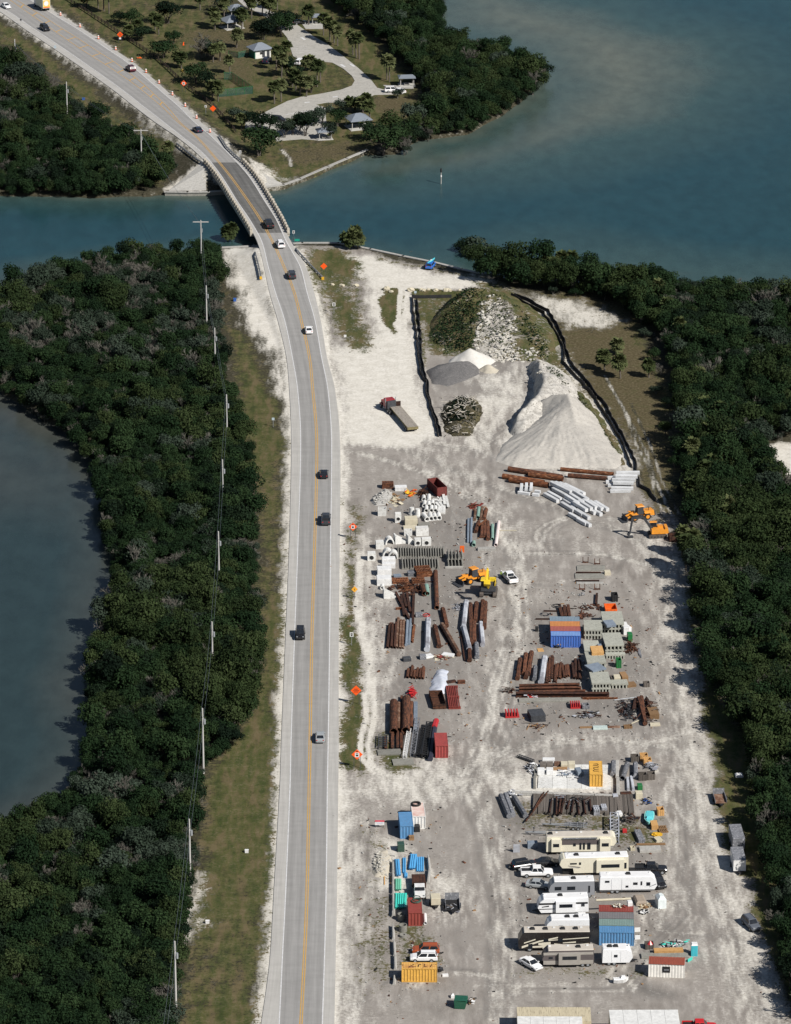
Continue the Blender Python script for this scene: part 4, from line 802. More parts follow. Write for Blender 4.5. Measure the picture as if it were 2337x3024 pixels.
 # ---------------------------------------------------------------- park buildings
ROOFG=mat('roof_blue_grey',(.184,.208,.240),(.152,.172,.200),.8,.5,stretch=(1,5,1));SLAB=mat('picnic_slab',(.440,.432,.400),(.368,.360,.336),1.5,.9)
def hiproof(mb,L,W,z,h,ridge):
 mb.add([(-L/2,-W/2,z),(L/2,-W/2,z),(L/2,W/2,z),(-L/2,W/2,z),(-ridge/2,0,z+h),(ridge/2,0,z+h),(-L/2,-W/2,z-.12),(L/2,-W/2,z-.12),(L/2,W/2,z-.12),(-L/2,W/2,z-.12)],[(0,1,5,4),(1,2,5),(2,3,4,5),(3,0,4),(6,7,1,0),(7,8,2,1),(8,9,3,2),(9,6,0,3),(9,8,7,6)])
def shelter(px,py,L,W,h,rh,rz,label,ridge=.3,table=True):
 t=thing('picnic_shelter',label,'shelter',P(px,py),rz,'picnic shelters of the park')
 MB().box(-L/2-.3,L/2+.3,-W/2-.3,W/2+.3,-.3,.12).build('slab',SLAB,t)
 mb=MB();hiproof(mb,L+.8,W+.8,h,rh,ridge*L);mb.build('roof',ROOFG,t)
 me=MB().box(-.1,.1,-.1,.1,0,h).mesh('post',CONC)
 for sx in (-1,1):
  for sy in (-1,1):obj('post',me,t,(sx*(L/2-.2),sy*(W/2-.2),0))
 mb=MB().box(-.9,.9,-.4,.4,.68,.76).box(-.9,.9,-.85,-.6,.4,.46).box(-.9,.9,.6,.85,.4,.46).box(-.7,-.6,-.7,.7,.1,.7).box(.6,.7,-.7,.7,.1,.7);mb.build('picnic_table',CONC,t)
 return t
shelter(*c2(205,195),5.6,5.0,2.5,1.5,.5,'square picnic pavilion with blue grey hip roof near the top of the park',.1)
shelter(*c2(235,110),5.0,4.6,2.5,1.2,.4,'picnic pavilion half hidden by palms behind the blue grey pavilion',.2)
shelter(*c2(1450,605),4.2,3.4,2.6,.6,.1,'small picnic shelter beside the two parked white cars',.8)
shelter(*c2(1105,905),5.8,5.6,2.7,1.5,.35,'large picnic shelter with grey hip roof near the park seawall',.25)
shelter(*c2(865,985),3.8,3.2,2.4,.9,.2,'small grey roofed picnic hut between the trees above the seawall',.4)
shelter(*c2(815,165),3.6,3.0,2.4,.7,.1,'far picnic shelter beside the loop road',.6)
t=thing('restroom_hut','white walled restroom hut with grey hip roof and green trim','hut',P(*c2(405,400)),.45)
MB().box(-2.6,2.6,-2.1,2.1,-.2,2.7).build('wall',paint('hutwhite',(.7,.7,.66)),t)
mb=MB();hiproof(mb,6.6,5.6,2.72,1.6,1.2);mb.build('roof',ROOFG,t)
MB().box(-2.63,-2.4,-2.13,2.13,-.2,2.65).build('trim',paint('trimgreen',(.03,.16,.10)),t)
for x in (-.2,1.3):MB().box(x,x+.9,-2.14,-2.06,.2,2.1).build('door',DARKG,t)
MB().box(-.9,.2,-2.16,-2.05,1.2,1.9).build('notice_board',BLACK,t)
# wooden rail fence beside the northern verge
def fence_line(name,label,pts,h,post_r,spacing,m,rails,cat='fence'):
 t=thing(name,label,cat);pp=[P(x,y) for x,y in pts];me=MB().box(-post_r,post_r,-post_r,post_r,-.3,h).mesh('post',m)
 for i in range(len(pp)-1):
  a, b=pp[i], pp[i+1];mid, an, L=axis(a,b);n=max(1,int(L/spacing))
  for k in range(n):obj('post',me,t,a.lerp(b,k/n),an)
  for z in rails:MB().cyl(a+Vector((0,0,z)),b+Vector((0,0,z)),post_r*.7,n=5).build('rail',m,t)
 return t
FW=mat('fence_wood',(.055,.04,.03),(.035,.026,.02),3,.9)
fence_line('rail_fence','dark brown wooden post and rail fence between the road and the park',[c1(x,y) for x,y in [(340,-20),(470,62),(600,147),(720,228),(850,312),(945,398),(1045,492),(1185,592),(1310,740)]],1.25,.11,2.6,FW,(.4,.75,1.1))
def meshfence(pts,label,h=2.2):
 m=bpy.data.materials.new('green_chain_link');m.use_nodes=True;tn=m.node_tree;b=tn.nodes['Principled BSDF'];b.inputs['Base Color'].default_value=(.02,.075,.055,1);b.inputs['Alpha'].default_value=.55;b.inputs['Roughness'].default_value=.6
 no=_n(tn,'ShaderNodeTexNoise');no.inputs['Scale'].default_value=2;r=_n(tn,'ShaderNodeMapRange');r.inputs[3].default_value=.4;r.inputs[4].default_value=.75;tn.links.new(no.outputs['Fac'],r.inputs[0]);tn.links.new(r.outputs[0],b.inputs['Alpha'])
 t=thing('court_fence',label,'fence');pp=[P(x,y) for x,y in pts];pm=MB().cyl((0,0,-.2),(0,0,h+.1),.05).mesh('post',GREEN)
 for i in range(len(pp)-1):
  a, b_=pp[i], pp[i+1];u=Vector((0,0,h));MB().quad(a,b_,b_+u,a+u).build('mesh_panel',m,t);n=max(1,int((b_-a).length/2.5))
  for k in range(n+1):obj('post',pm,t,a.lerp(b_,k/n))
  MB().cyl(a+u,b_+u,.045,n=5).build('top_rail',GREEN,t)
meshfence([c2(150,565),c2(205,565),c2(355,665),c2(115,690)],'green chain link fence round the small court in the park')
meshfence([c2(180,400),c2(250,412),c2(330,395)],'green chain link screen beside the restroom hut',1.8)
# ---------------------------------------------------------------- power poles and wires
POLE=mat('pole_concrete',(.440,.432,.416),(.376,.368,.352),1.5,.85)
tops=[(-60,40,12,0),(43,115,12,0),(196,241,12,0),(416,380,12,1),(593,650,13.2,1),(609,843,13,0),(634,968,11.5,0),(669,1165,13.2,0),(657,1357,13.2,0),(645,1569,13.2,0),(626,1836,12,0),(598,2092,13.4,0),(559,2419,13.4,0),(516,2780,13.4,0),(470,3140,13.4,0)]
where=['at the left edge above the far bank','at the left edge near the top','on the far bank above the mangrove','on the far bank left of the bridge, with a crossarm','on the near bank left of the bridge, with a crossarm','below the crossarm pole of the near bank','beside the top of the left verge','at the edge of the left verge','in the wood left of the verge','in the wood across from the concrete barriers','in the wood across from the stacked steel','standing where the left verge widens','beside the bare sand patches of the left verge','at the bottom of the picture left of the verge','below the bottom edge left of the verge']
ptop=[]
for (x,y,h,arm), wh in zip(tops,where):
 p=G(x,y,h);z=gz(p.x,p.y) if abs(p.x)<500 else 0;t=thing('utility_pole','pale concrete utility pole '+wh,'pole',(p.x,p.y,z),0,'utility poles left of the road')
 MB().cyl((0,0,-.5),(0,0,h-z),.21,.13,10).build('shaft',POLE,t)
 if arm:MB().box(-2.0,2.0,-.09,.09,h-z-.55,h-z-.35).build('crossarm',POLE,t)
 w=1.9 if arm else .25
 for sx in (-1,0,1):
  if sx==0 and not arm:continue
  zi=h-z-.35 if arm else h-z-1.0-.8*(sx>0)
  MB().cyl((sx*w,0,zi),(sx*w,0,zi+.3),.07,.05,6).build('insulator',DARKG,t)
 MB().cyl((.34,0,h-z-3.2),(.34,0,h-z-2.2),.22 if not arm else .1,n=8).build('fixture',GALV,t)
 ptop.append(Vector((p.x,p.y,h)))
WIRE=mat('wire',(.10,.12,.13),(.06,.07,.08),1,.5)
for k,(dx,dz) in enumerate(((-.25,-.7),(.25,-1.5))):
 for i in range(len(ptop)-1):
  a, b=ptop[i]+Vector((dx,0,dz)), ptop[i+1]+Vector((dx,0,dz));pts=[a.lerp(b,j/8)-Vector((0,0,4*(j/8)*(1-j/8)*.9)) for j in range(9)]
  tag(MB().path(pts,.03,4).build('power_line',WIRE),'%s wire below the pole %s'%(('upper','lower')[k],where[i]),'wire','power lines')
  # ---------------------------------------------------------------- guardrails and signs
def guardrail(pts,label,endcap=None):
 t=thing('guardrail',label,'guardrail',group='guardrails at the bridge');pp=[P(x,y) for x,y in pts];me=MB().box(-.09,.09,-.09,.09,-.6,.8).mesh('post',DARKG)
 for i in range(len(pp)-1):
  a, b=pp[i], pp[i+1];mid, an, L=axis(a,b);n=max(1,round(L/1.9));u=Vector((-math.sin(an),math.cos(an),0))*.11
  for k in range(n+(i==len(pp)-2)):obj('post',me,t,a.lerp(b,k/n),an)
  mb=MB()
  for o_ in (-1,1):
   for z0 in (.42,.62):mb.hexa([a+u*o_-u*.3+Vector((0,0,z0)),b+u*o_-u*.3+Vector((0,0,z0)),b+u*o_+u*.3+Vector((0,0,z0)),a+u*o_+u*.3+Vector((0,0,z0)),a+u*o_-u*.3+Vector((0,0,z0+.14)),b+u*o_-u*.3+Vector((0,0,z0+.14)),b+u*o_+u*.3+Vector((0,0,z0+.14)),a+u*o_+u*.3+Vector((0,0,z0+.14))])
  mb.build('rail',GALV,t)
 if endcap:
  MB().box(-.32,.32,-.05,.05,.1,.85).build('end_marker',YELLOW,t).location=pp[-1]+Vector((0,-.25,0))
guardrail([c3(x,y) for x,y in [(560,695),(572,760),(590,830),(602,890)]],'steel guardrail left of the road below the near bridge end',1)
guardrail([c3(x,y) for x,y in [(755,672),(800,738),(870,815),(945,893)]],'steel guardrail right of the road below the near bridge end',1)
guardrail([c3(x,y) for x,y in [(280,255),(250,238),(190,192),(135,148)]],'steel guardrail left of the road above the far bridge end')
guardrail([c3(x,y) for x,y in [(490,240),(450,205),(410,165),(370,102)]],'steel guardrail right of the road above the far bridge end')
SIGO=mat('sign_orange',(.85,.10,.012),(.8,.095,.012),1,.5);SIGY=mat('sign_yellow',(.75,.36,.03),(.7,.33,.03),1,.5);INK=mat('sign_ink',(.015,.015,.015),(.03,.03,.03),2,.6)
def diamond(px,py,s,h,label,inner=None,m=SIGO,posts=2,plate=False,rz=0.0,group='orange road work signs'):
 """px,py: centre of the board in the photograph; h: its height above the ground"""
 p=G(px,py,h+gz(*G(px,py,h).xy));z=gz(p.x,p.y);t=thing('road_sign',label,'sign',(p.x,p.y,z),rz,group);r=s*.7071
 bd=MB();bd.add([(0,-.03,h-r),(r,-.03,h),(0,-.03,h+r),(-r,-.03,h),(0,.03,h-r),(r,.03,h),(0,.03,h+r),(-r,.03,h)],[(0,1,2,3),(7,6,5,4),(0,4,5,1),(1,5,6,2),(2,6,7,3),(3,7,4,0)])
 b=bd.build('board',m,t)
 for x in ((-.4,.4) if posts==2 else (0,)):MB().box(x*s-.045,x*s+.045,.04,.12,-.3,h+(.2 if posts==2 else 0)).build('post',DARKG,t)
 if inner=='speed':
  MB().box(-.28*s,.28*s,-.05,-.035,h-.36*s,h+.26*s).build('white_panel',WHITE,b);MB().box(-.16*s,.16*s,-.065,-.055,h-.24*s,h-.02*s).box(-.17*s,.17*s,-.065,-.055,h+.07*s,h+.16*s).build('lettering',INK,b)
  mb=MB();mb.add([(-.13*s,-.05,h+.36*s),(.13*s,-.05,h+.36*s),(0,-.05,h+.56*s),(-.13*s,-.04,h+.36*s),(.13*s,-.04,h+.36*s),(0,-.04,h+.56*s)],[(0,1,2),(5,4,3),(0,3,4,1),(1,4,5,2),(2,5,3,0)]);mb.build('arrow',INK,b)
 if inner=='text':
  for dz, w in ((.2,.22),(0,.34),(-.2,.26)):
   mb=MB();x=-w*s
   while x<w*s:mb.box(x,x+.055*s,-.05,-.035,h+dz*s-.05*s,h+dz*s+.05*s);x+=.095*s
   mb.build('lettering',INK,b)
 if inner=='bend':MB().box(-.05*s,.05*s,-.05,-.035,h-.25*s,h+.05*s).box(-.15*s,.05*s,-.05,-.035,h+.05*s,h+.15*s).build('arrow',INK,b)
 if plate:MB().box(-.3,.3,-.05,.02,h-r-.55,h-r+.0).build('plate',WHITE,t)
 return t
c5=crop(800,1300,2.1845)
diamond(*c1(665,190),1.3,2.6,'orange diamond road work sign with white plate by the wooden fence','text',plate=True)
diamond(*c1(1018,460),1.25,2.6,'orange diamond sign with white panel beside the fence north of the bridge','speed')
diamond(*c1(1180,600),1.3,2.6,'plain orange diamond sign nearest the far bridge end',None)
diamond(*c3(950,818),1.25,2.6,'orange diamond sign at the end of the near right guardrail',None)
diamond(*c5(530,558),1.3,2.9,'orange diamond sign with white panel beside the concrete boxes','speed')
diamond(*c5(550,1615),1.5,3.0,'orange diamond sign with dark lettering right of the road','text')
diamond(*c5(557,2028),1.5,2.9,'orange diamond sign with white panel near the curving wheel ruts','speed')
diamond(*c5(541,962),.95,2.2,'small yellow diamond sign right of the road','bend',SIGY,1,group='small signs along the road')
def plate(px,py,w,hh,h,label,m=WHITE,ink=True,cat='sign',rz=0.0):
 p=G(px,py,h+gz(*G(px,py,h).xy));z=gz(p.x,p.y);t=thing('road_sign',label,cat,(p.x,p.y,z),rz,'small signs along the road')
 b=MB().box(-w/2,w/2,-.02,.02,h-hh/2,h+hh/2).build('board',m,t);MB().box(-.04,.04,.025,.09,-.3,h+hh/2-.05).build('post',GALV,t)
 if ink:MB().box(-w*.3,w*.3,-.035,-.024,h+.02,h+hh*.3).box(-w*.25,w*.25,-.035,-.024,h-hh*.35,h-.06).build('lettering',INK,b)
 return t
PALEB=mat('sign_back',(.42,.5,.55),(.36,.43,.48),1,.5);SGRN=mat('sign_green',(.01,.28,.2),(.01,.24,.17),1,.5)
plate(*c1(305,258),.7,.8,2.2,'small pale sign seen from behind on the far left verge',PALEB,False);plate(*c1(115,108),.5,.6,1.6,'small dark marker sign on the far left shoulder',DARKG,False)
plate(*c1(1140,588),.6,.7,2.2,'small white sign left of the orange sign nearest the far bridge end');plate(*c3(487,196),.6,.8,2.2,'white sign right of the far bridge end')
plate(*c3(783,628),.6,.8,2.6,'white sign right of the near bridge end');plate(*c3(802,676),1.3,.6,1.4,'small green name sign at the near bridge end',SGRN,False)
plate(*c4(450,527),.75,.9,2.4,'white sign on a post in the sparse grass right of the road');plate(*c4(530,752),.6,.6,.7,'low white and red sign in the sparse grass right of the road',ink=False)
plate(*c5(522,1254),.75,.95,2.4,'small white sign on a post right of the road below the yellow sign');plate(807,1237,.6,.6,2.0,'small pale sign on the left verge',PALEB,False)
plate(*c4(1030,440),.6,.6,.9,'small pale sign among the boulders',PALEB,False)
for x, y, lab in [(729,2512,'small white box on the left verge beside the road'),(613,2721,'small white box on the left verge beside the bare sand')]:
 t=thing('meter_box',lab,'box',P(x,y+6),0,'white boxes on the verge');MB().box(-.32,.32,-.25,.25,0,.5).build('case',WHITE,t);MB().box(-.36,.36,-.29,.29,.505,.56).build('lid',WHITE,t)
 # big white and red warning board by the blue container
cH=crop(1040,2340,4.22);p=P(*cH(345,440));t=thing('warning_board','white warning board with red heading left of the blue container','sign',p)
b=MB().box(-.85,.85,-.03,.03,.5,1.5).build('board',WHITE,t);MB().box(-.85,.85,-.045,-.033,1.18,1.5).build('heading',paint('signred',(.6,.02,.06)),b);MB().box(-.6,.6,-.045,-.033,.95,1.02).box(-.5,.5,-.045,-.033,.75,.82).build('lettering',mat('faded_ink',(.3,.34,.5),(.4,.43,.55),2,.6),b)
for x in (-.7,.7):MB().box(x-.05,x+.05,.035,.13,-.3,1.55).build('post',WOODG,t)
# traffic drums along the far right shoulder
dm=[MB().cyl((0,0,0),(0,0,.08),.4,n=10).mesh('base',RUBBER)]+[MB().cyl((0,0,.08+.26*k),(0,0,.34+.26*k),.33-.03*k,.31-.03*k,12).mesh('band',ORANGE if k%2==0 else WHITE) for k in range(4)]
for i,(x,y) in enumerate([(335,84),(443,149),(545,215),(641,276),(731,340),(809,401),(881,461),(955,526),(1026,589),(1089,655),(1163,732)]):
 s=c1(x,y);r=row_at(s[1]);p=G(s[0],s[1],r[7]+.02)
 t=thing('traffic_drum','%s orange and white traffic drum on the far right shoulder, counted from the truck'%['first','second','third','fourth','fifth','sixth','seventh','eighth','ninth','tenth','eleventh'][i],'drum',p,0,'traffic drums on the shoulder')
 for k, m_ in enumerate(dm):obj('base' if k==0 else 'band',m_,t)
t=thing('hydrant','small yellow hydrant beside the wooden fence in the park','hydrant',P(*c1(1012,398)));MB().cyl((0,0,0),(0,0,.6),.16,.14).blob((0,0,.62),(.17,.17,.15)).build('barrel',YELLOW,t);MB().cyl((-.28,0,.42),(.28,0,.42),.08).build('outlet',YELLOW,t)
tag(MB().cbox(P(*c1(772,322))+Vector((0,0,.15)),(1.5,.5,.12),.15,.1).cbox(P(*c1(772,322))+Vector((.2,.1,.3)),(.5,.3,.2),.3).build('fallen_barrier',ORANGE),'orange barrier lying on the grass beside the drums','barrier')
tag(MB().cbox(P(*c1(1017,250))+Vector((0,0,.5)),(.3,.05,1.0),.2,.15).cbox(P(*c1(1017,250))+Vector((0,0,.1)),(.5,.3,.12),.2).build('marker_flag',SIGO),'small orange flag marker standing among the park bushes','marker')
p=G(*c3(1600,362),-.9);t=thing('channel_marker','channel marker pile with dark top standing in the bay','marker',p);MB().cyl((0,0,-2),(0,0,3.4),.16,.13).build('pile',CONC,t);MB().cyl((0,0,2.0),(0,0,2.5),.2,n=8).build('band',WHITE,t);MB().cyl((0,0,3.4),(0,0,4.4),.3,.2,8).build('light',BLACK,t)
tag(MB().box(-.35,.35,-.3,.3,0,.7,.05,.05).box(-.4,.4,-.35,.35,.7,.76).build('blue_bin',BLUE),'small blue bin left of the sand strip','bin').location=P(694,889)
tag(MB().box(-.4,.4,-.3,.3,0,.5,.05,.05).box(-.45,.45,-.35,.35,.5,.56).build('blue_crate',BLUE),'small blue crate on the far left verge','crate').location=P(*c1(463,552))
# ---------------------------------------------------------------- silt fences
cM=crop(1180,800,2.11)
SILT=mat('silt_fabric',(.009,.009,.010),(.018,.018,.019),1,.75)
def silt(pts,label,h=.85):
 t=thing('silt_fence',label,'silt fence',group='black silt fences');pp=[P(*cM(x,y)) for x,y in pts];q=[];rn=random.Random(len(pts))
 for i in range(len(pp)-1):
  n=max(1,int((pp[i+1]-pp[i]).length/2.0));q+=[pp[i].lerp(pp[i+1],k/n) for k in range(n)]
 q.append(pp[-1]);q=[p+Vector((rn.uniform(-.22,.22),rn.uniform(-.22,.22),0)) for p in q]
 for i, p in enumerate(q):p.z=gz(p.x,p.y)
 rings=[]
 for i, p in enumerate(q):
  a=q[max(i-1,0)];b=q[min(i+1,len(q)-1)];u=Vector((-(b-a).y,(b-a).x,0)).normalized();hh=h*rn.uniform(.8,1.08)
  rings.append([p+u*.2+Vector((0,0,-.08)),p+u*.2+Vector((0,0,.06)),p+u*.06+Vector((0,0,hh)),p-u*.06+Vector((0,0,hh)),p-u*.2+Vector((0,0,.06)),p-u*.2+Vector((0,0,-.08))])
 MB().loft(rings).build('fabric',SILT,t);mb=MB()
 for p in q:mb.box(p.x-.03,p.x+.03,p.y-.03,p.y+.03,p.z-.2,p.z+h*1.15)
 tag(mb.build('stakes',WOODG,t),kind='stuff')
silt([(80,165),(85,260),(105,400),(120,540),(130,640),(165,700),(172,780),(205,880),(232,990),(243,1035)],'outer black silt fence left of the mound beside the sandy drive')
silt([(108,182),(120,300),(135,440),(140,560),(155,640),(182,720),(185,800),(222,900),(250,990),(262,1032)],'inner black silt fence left of the mound')
silt([(80,168),(150,168),(230,168),(320,166)],'short black silt fence along the back of the mound')
silt([(700,155),(800,215),(900,270),(950,350),(1000,430),(1030,520),(1025,580),(1100,660),(1200,770),(1270,880),(1330,970),(1400,1090),(1450,1230)],'inner black silt fence right of the mound and sand pile')
silt([(720,155),(830,200),(930,260),(990,350),(1030,450),(1060,570),(1130,650),(1210,750),(1290,850),(1350,960),(1410,1060),(1470,1190),(1482,1280),(1500,1350),(1560,1380),(1600,1440)],'outer black silt fence right of the mound and sand pile')
# ---------------------------------------------------------------- mounds and piles
GROUND=bpy.data.materials['ground_cover']
SANDP=mat('pile_sand',(.416,.396,.360),(.360,.340,.308),.8,.95,c3=(.296,.280,.256),s3=2.2,bump=.3);SANDW=mat('pile_white_sand',(.544,.528,.496),(.464,.448,.416),1.2,.95,bump=.3)
GRAV=mat('pile_dark_gravel',(.124,.120,.120),(.088,.086,.085),1.5,.95,c3=(.184,.176,.172),s3=5,bump=.4);SANDC=mat('pile_cream_sand',(.448,.408,.336),(.376,.344,.280),1.5,.95,bump=.3)
ROCKW=mat('white_limestone',(.43,.415,.375),(.33,.315,.28),1.5,.9,rnd=.12);_rw=mat('pale_limestone',(.496,.480,.432),(.400,.384,.336),1.5,.9,rnd=.12);ROCKY=mat('cream_limestone',(.480,.440,.336),(.384,.344,.264),1.5,.9,rnd=.12)
def heap(name,label,outline,ridge,m,fn,step=.7,p=1.0,rough=.25,cover=None,seed=1,groove=None,cat='mound',rscale=2.5):
 """heightfield heap: outline on the ground, ridge points (x, y, height) where the crest shows in the photograph"""
 op=[P(*fn(x,y)) for x,y in outline];rp=[G(*fn(x,y),z) for x,y,z in ridge]
 x0=min(q.x for q in op);x1=max(q.x for q in op);y0=min(q.y for q in op);y1=max(q.y for q in op)
 hx=np.arange(x0-.5,x1+.6,step);hy=np.arange(y0-.5,y1+.6,step*1.3);A, B=np.meshgrid(hx,hy)
 dw=(fbm(A/3,B/3,seed)-.5)*1.6
 e=sdf(A+dw,B+dw,op);dr_=np.full(A.shape,1e9);zr=np.zeros(A.shape);num=np.zeros(A.shape);den=np.zeros(A.shape)
 segs=list(zip(rp[:-1],rp[1:])) or [(rp[0],rp[0]+Vector((.01,0,0)))]
 for a, b in segs:
  dx, dy=b.x-a.x, b.y-a.y;q=dx*dx+dy*dy+1e-9;tt=np.clip(((A-a.x)*dx+(B-a.y)*dy)/q,0,1);d=np.hypot(A-a.x-tt*dx,B-a.y-tt*dy)
  w=1/(d+.3)**3;num+=w*(a.z+tt*(b.z-a.z));den+=w;dr_=np.minimum(dr_,d)
 zr=num/den;ee=np.maximum(e,0);s=ee/(ee+dr_+.01);H=zr*s**p
 H=H+rough*np.minimum(1,ee/1.5)*(fbm(A/rscale,B/rscale,seed+5)-.45)*2
 if groove:
  g=G(*fn(groove[0],groove[1]),groove[2]);an=np.arctan2(B-g.y,A-g.x);rd=np.hypot(B-g.y,A-g.x);H=H+groove[3]*np.minimum(1,ee/2)*((fbm(an*groove[4]/6,rd/14,9,3)-.5)*3+.45*np.sin(an*groove[4]*(1+.15*fbm(A/9,B/9,4)))*fbm(A/4,B/4,8))*np.clip(dr_/4,0,1)
 H=np.where(e<=0,np.maximum(-.5,e*.5),H+.02);gzb=np.vectorize(gz)(A,B);H=H+gzb
 ny, nx=A.shape;vs_=np.stack([A,B,H],-1).reshape(-1,3);keep=(e>-1.2);idx=np.arange(ny*nx).reshape(ny,nx);k=keep[:-1,:-1]&keep[1:,1:]&keep[:-1,1:]&keep[1:,:-1]
 q=np.stack([idx[:-1,:-1],idx[:-1,1:],idx[1:,1:],idx[1:,:-1]],-1)[k]
 used, inv=np.unique(q,return_inverse=True);inv=inv.reshape(q.shape);vs_=vs_[used]
 me=bpy.data.meshes.new(name);base=vs_.mean(0);base[2]=0;me.from_pydata([tuple(v) for v in (vs_-base)],[],[tuple(int(i) for i in r) for r in inv]);me.materials.append(m)
 me.polygons.foreach_set('use_smooth',[True]*len(me.polygons))
 if cover:
  ch, ch2=cover(A,B,H,e,dr_);
  for nm, cc in (('cover',ch),('cover2',ch2)):
   a=me.attributes.new(nm,'FLOAT_COLOR','POINT');a.data.foreach_set('color',np.stack([np.broadcast_to(c,A.shape) for c in cc],-1).reshape(-1,4)[used].astype(np.float32).ravel())
 o=obj(name,me,None,tuple(base));tag(o,label,cat)
 def top(x,y):
  j=int(np.clip(np.searchsorted(hy,y),0,ny-1));i=int(np.clip(np.searchsorted(hx,x),0,nx-1));return float(H[j,i])
 return o, base, top, op
def scatter_rocks(parent,base,top,poly,n,smin,smax,m,seed,name='rocks'):
 rn=random.Random(seed);mb=MB();pts=[Vector(q) for q in poly];x0=min(q.x for q in pts);x1=max(q.x for q in pts);y0=min(q.y for q in pts);y1=max(q.y for q in pts);c=0
 while c<n:
  x, y=rn.uniform(x0,x1), rn.uniform(y0,y1)
  if not inside(np.array([x]),np.array([y]),pts)[0]:continue
  if name=='rocks' and float(fbm(np.array([x/2.5]),np.array([y/2.5]),seed)[0])<rn.uniform(.3,.52):continue
  s=smin+(smax-smin)*rn.random()**2;mb.blob((x-base[0],y-base[1],top(x,y)-base[2]+s*.2),(s,s*rn.uniform(.6,1),s*rn.uniform(.5,.8)),6,4,.22,rn.random());c+=1
 return tag(mb.build(name,m,parent),kind='stuff')
def scrub(parent,base,top,poly,n,m,seed,hmax=1.0,ls=(.2,.45),name='scrub'):
 rn=random.Random(seed);mb=MB();pts=[Vector(q) for q in poly];x0=min(q.x for q in pts);x1=max(q.x for q in pts);y0=min(q.y for q in pts);y1=max(q.y for q in pts);c=0
 while c<n:
  x, y=rn.uniform(x0,x1), rn.uniform(y0,y1)
  if not inside(np.array([x]),np.array([y]),pts)[0]:continue
  f=float(fbm(np.array([x/2.2]),np.array([y/2.2]),seed)[0])
  c+=1
  if f<.38 or float(sdf(np.array([x]),np.array([y]),pts)[0])<(f-.3)*7*rn.random():continue
  p=Vector((x-base[0],y-base[1],top(x,y)-base[2]+rn.uniform(.05,hmax)*(f-.3)*2.2));nn=Vector((rn.gauss(0,.6),rn.gauss(0,.6),1)).normalized();t1=nn.orthogonal().normalized();t1.rotate(Matrix.Rotation(rn.uniform(0,6.28),3,nn));t2=nn.cross(t1);s=rn.uniform(*ls)
  mb.quad(p-t1*s,p-t2*s*.7,p+t1*s,p+t2*s*.7)
 return tag(mb.build(name,m,parent),kind='stuff')
def cpoly(pts,h=0):return [G(*cM(x,y),h) for x,y in pts]
def cov_mound(A,B,H,e,d):
 n=fbm(A/5,B/5,41);gr=.75+.6*(n-.5);rk=sdf(A,B,cpoly([(520,200),(620,190),(740,330),(720,460),(860,500),(860,560),(560,560),(450,470)],3.0));sa=np.clip(rk/4+.5,0,1)
 return (np.ones(A.shape),sa*.62,gr*(1-sa*.5),np.clip(n*1.2-.25,0,1)*.8*(1-sa)),(0,0,0,0)
mo, mbse, mtop, mpoly=heap('spoil_mound','large overgrown spoil mound with dark scrub and white rocks',[(185,320),(190,440),(290,460),(400,480),(560,565),(720,560),(860,560),(960,520),(1000,440),(930,310),(820,230),(690,170),(560,150),(420,160),(300,190)],[(330,200,3.6),(450,110,5.5),(560,110,5.2),(650,190,4.2),(760,320,3.4),(850,450,2.0)],GROUND,cM,.6,.8,.5,cov_mound,3)
scatter_rocks(mo,mbse,mtop,cpoly([(560,470),(850,480),(960,530),(860,560),(560,560)],1.5),130,.15,.5,ROCKW,55);scrub(mo,mbse,mtop,cpoly([(500,190),(640,180),(760,330),(740,470),(880,520),(600,560),(450,470)],3.0),900,LEAFD,56,.5,(.12,.28))
scatter_rocks(mo,mbse,mtop,cpoly([(510,200),(620,190),(740,330),(720,460),(860,500),(860,550),(560,550),(450,470)],3.0),230,.15,.6,ROCKW,5)
scrub(mo,mbse,mtop,cpoly([(200,300),(330,190),(450,110),(520,130),(490,250),(450,400),(440,450),(300,430),(195,400)],3.2),1900,LEAFD,6,1.1,(.15,.34));scrub(mo,mbse,mtop,cpoly([(185,330),(330,170),(470,90),(540,130),(510,300),(470,440),(300,460),(190,430)],3.0),2600,LEAF,7,1.3,(.15,.34))
scrub(mo,mbse,mtop,cpoly([(620,150),(700,200),(850,300),(960,450),(900,520),(760,400),(720,300)],2.5),1500,LEAF,8,.6,(.15,.35));scrub(mo,mbse,mtop,cpoly([(300,180),(480,90),(640,140),(760,300),(700,420),(560,430),(460,300)],3.4),900,LEAFY,9,.8,(.15,.35))
RIDG=mat('ridge_spoil',(.5,.48,.44),(.3,.285,.26),.9,.95,c3=(.2,.19,.17),s3=2.5,bump=.5)
ro_, rb_, rt_, rp_=heap('spoil_ridge','steep white ridge of spoil running back from the big sand pile',[(800,600),(835,670),(850,770),(800,850),(730,930),(690,1010),(760,1060),(900,1000),(1040,900),(1130,800),(1080,690),(960,600),(880,575)],[(862,552,2.4),(905,640,4.6),(905,700,4.8),(855,780,4.8),(785,850,4.2),(735,905,3)],RIDG,cM,.5,.6,.7,None,13,cat='spoil ridge',rscale=1.8)
scatter_rocks(ro_,rb_,rt_,cpoly([(830,560),(960,560),(1050,640),(1100,740),(950,740),(860,660)],3.0),90,.15,.5,ROCKW,15)
scrub(ro_,rb_,rt_,cpoly([(880,570),(980,580),(1080,690),(1000,720),(920,620)],3.0),700,LEAFY,16,.4,(.15,.3))
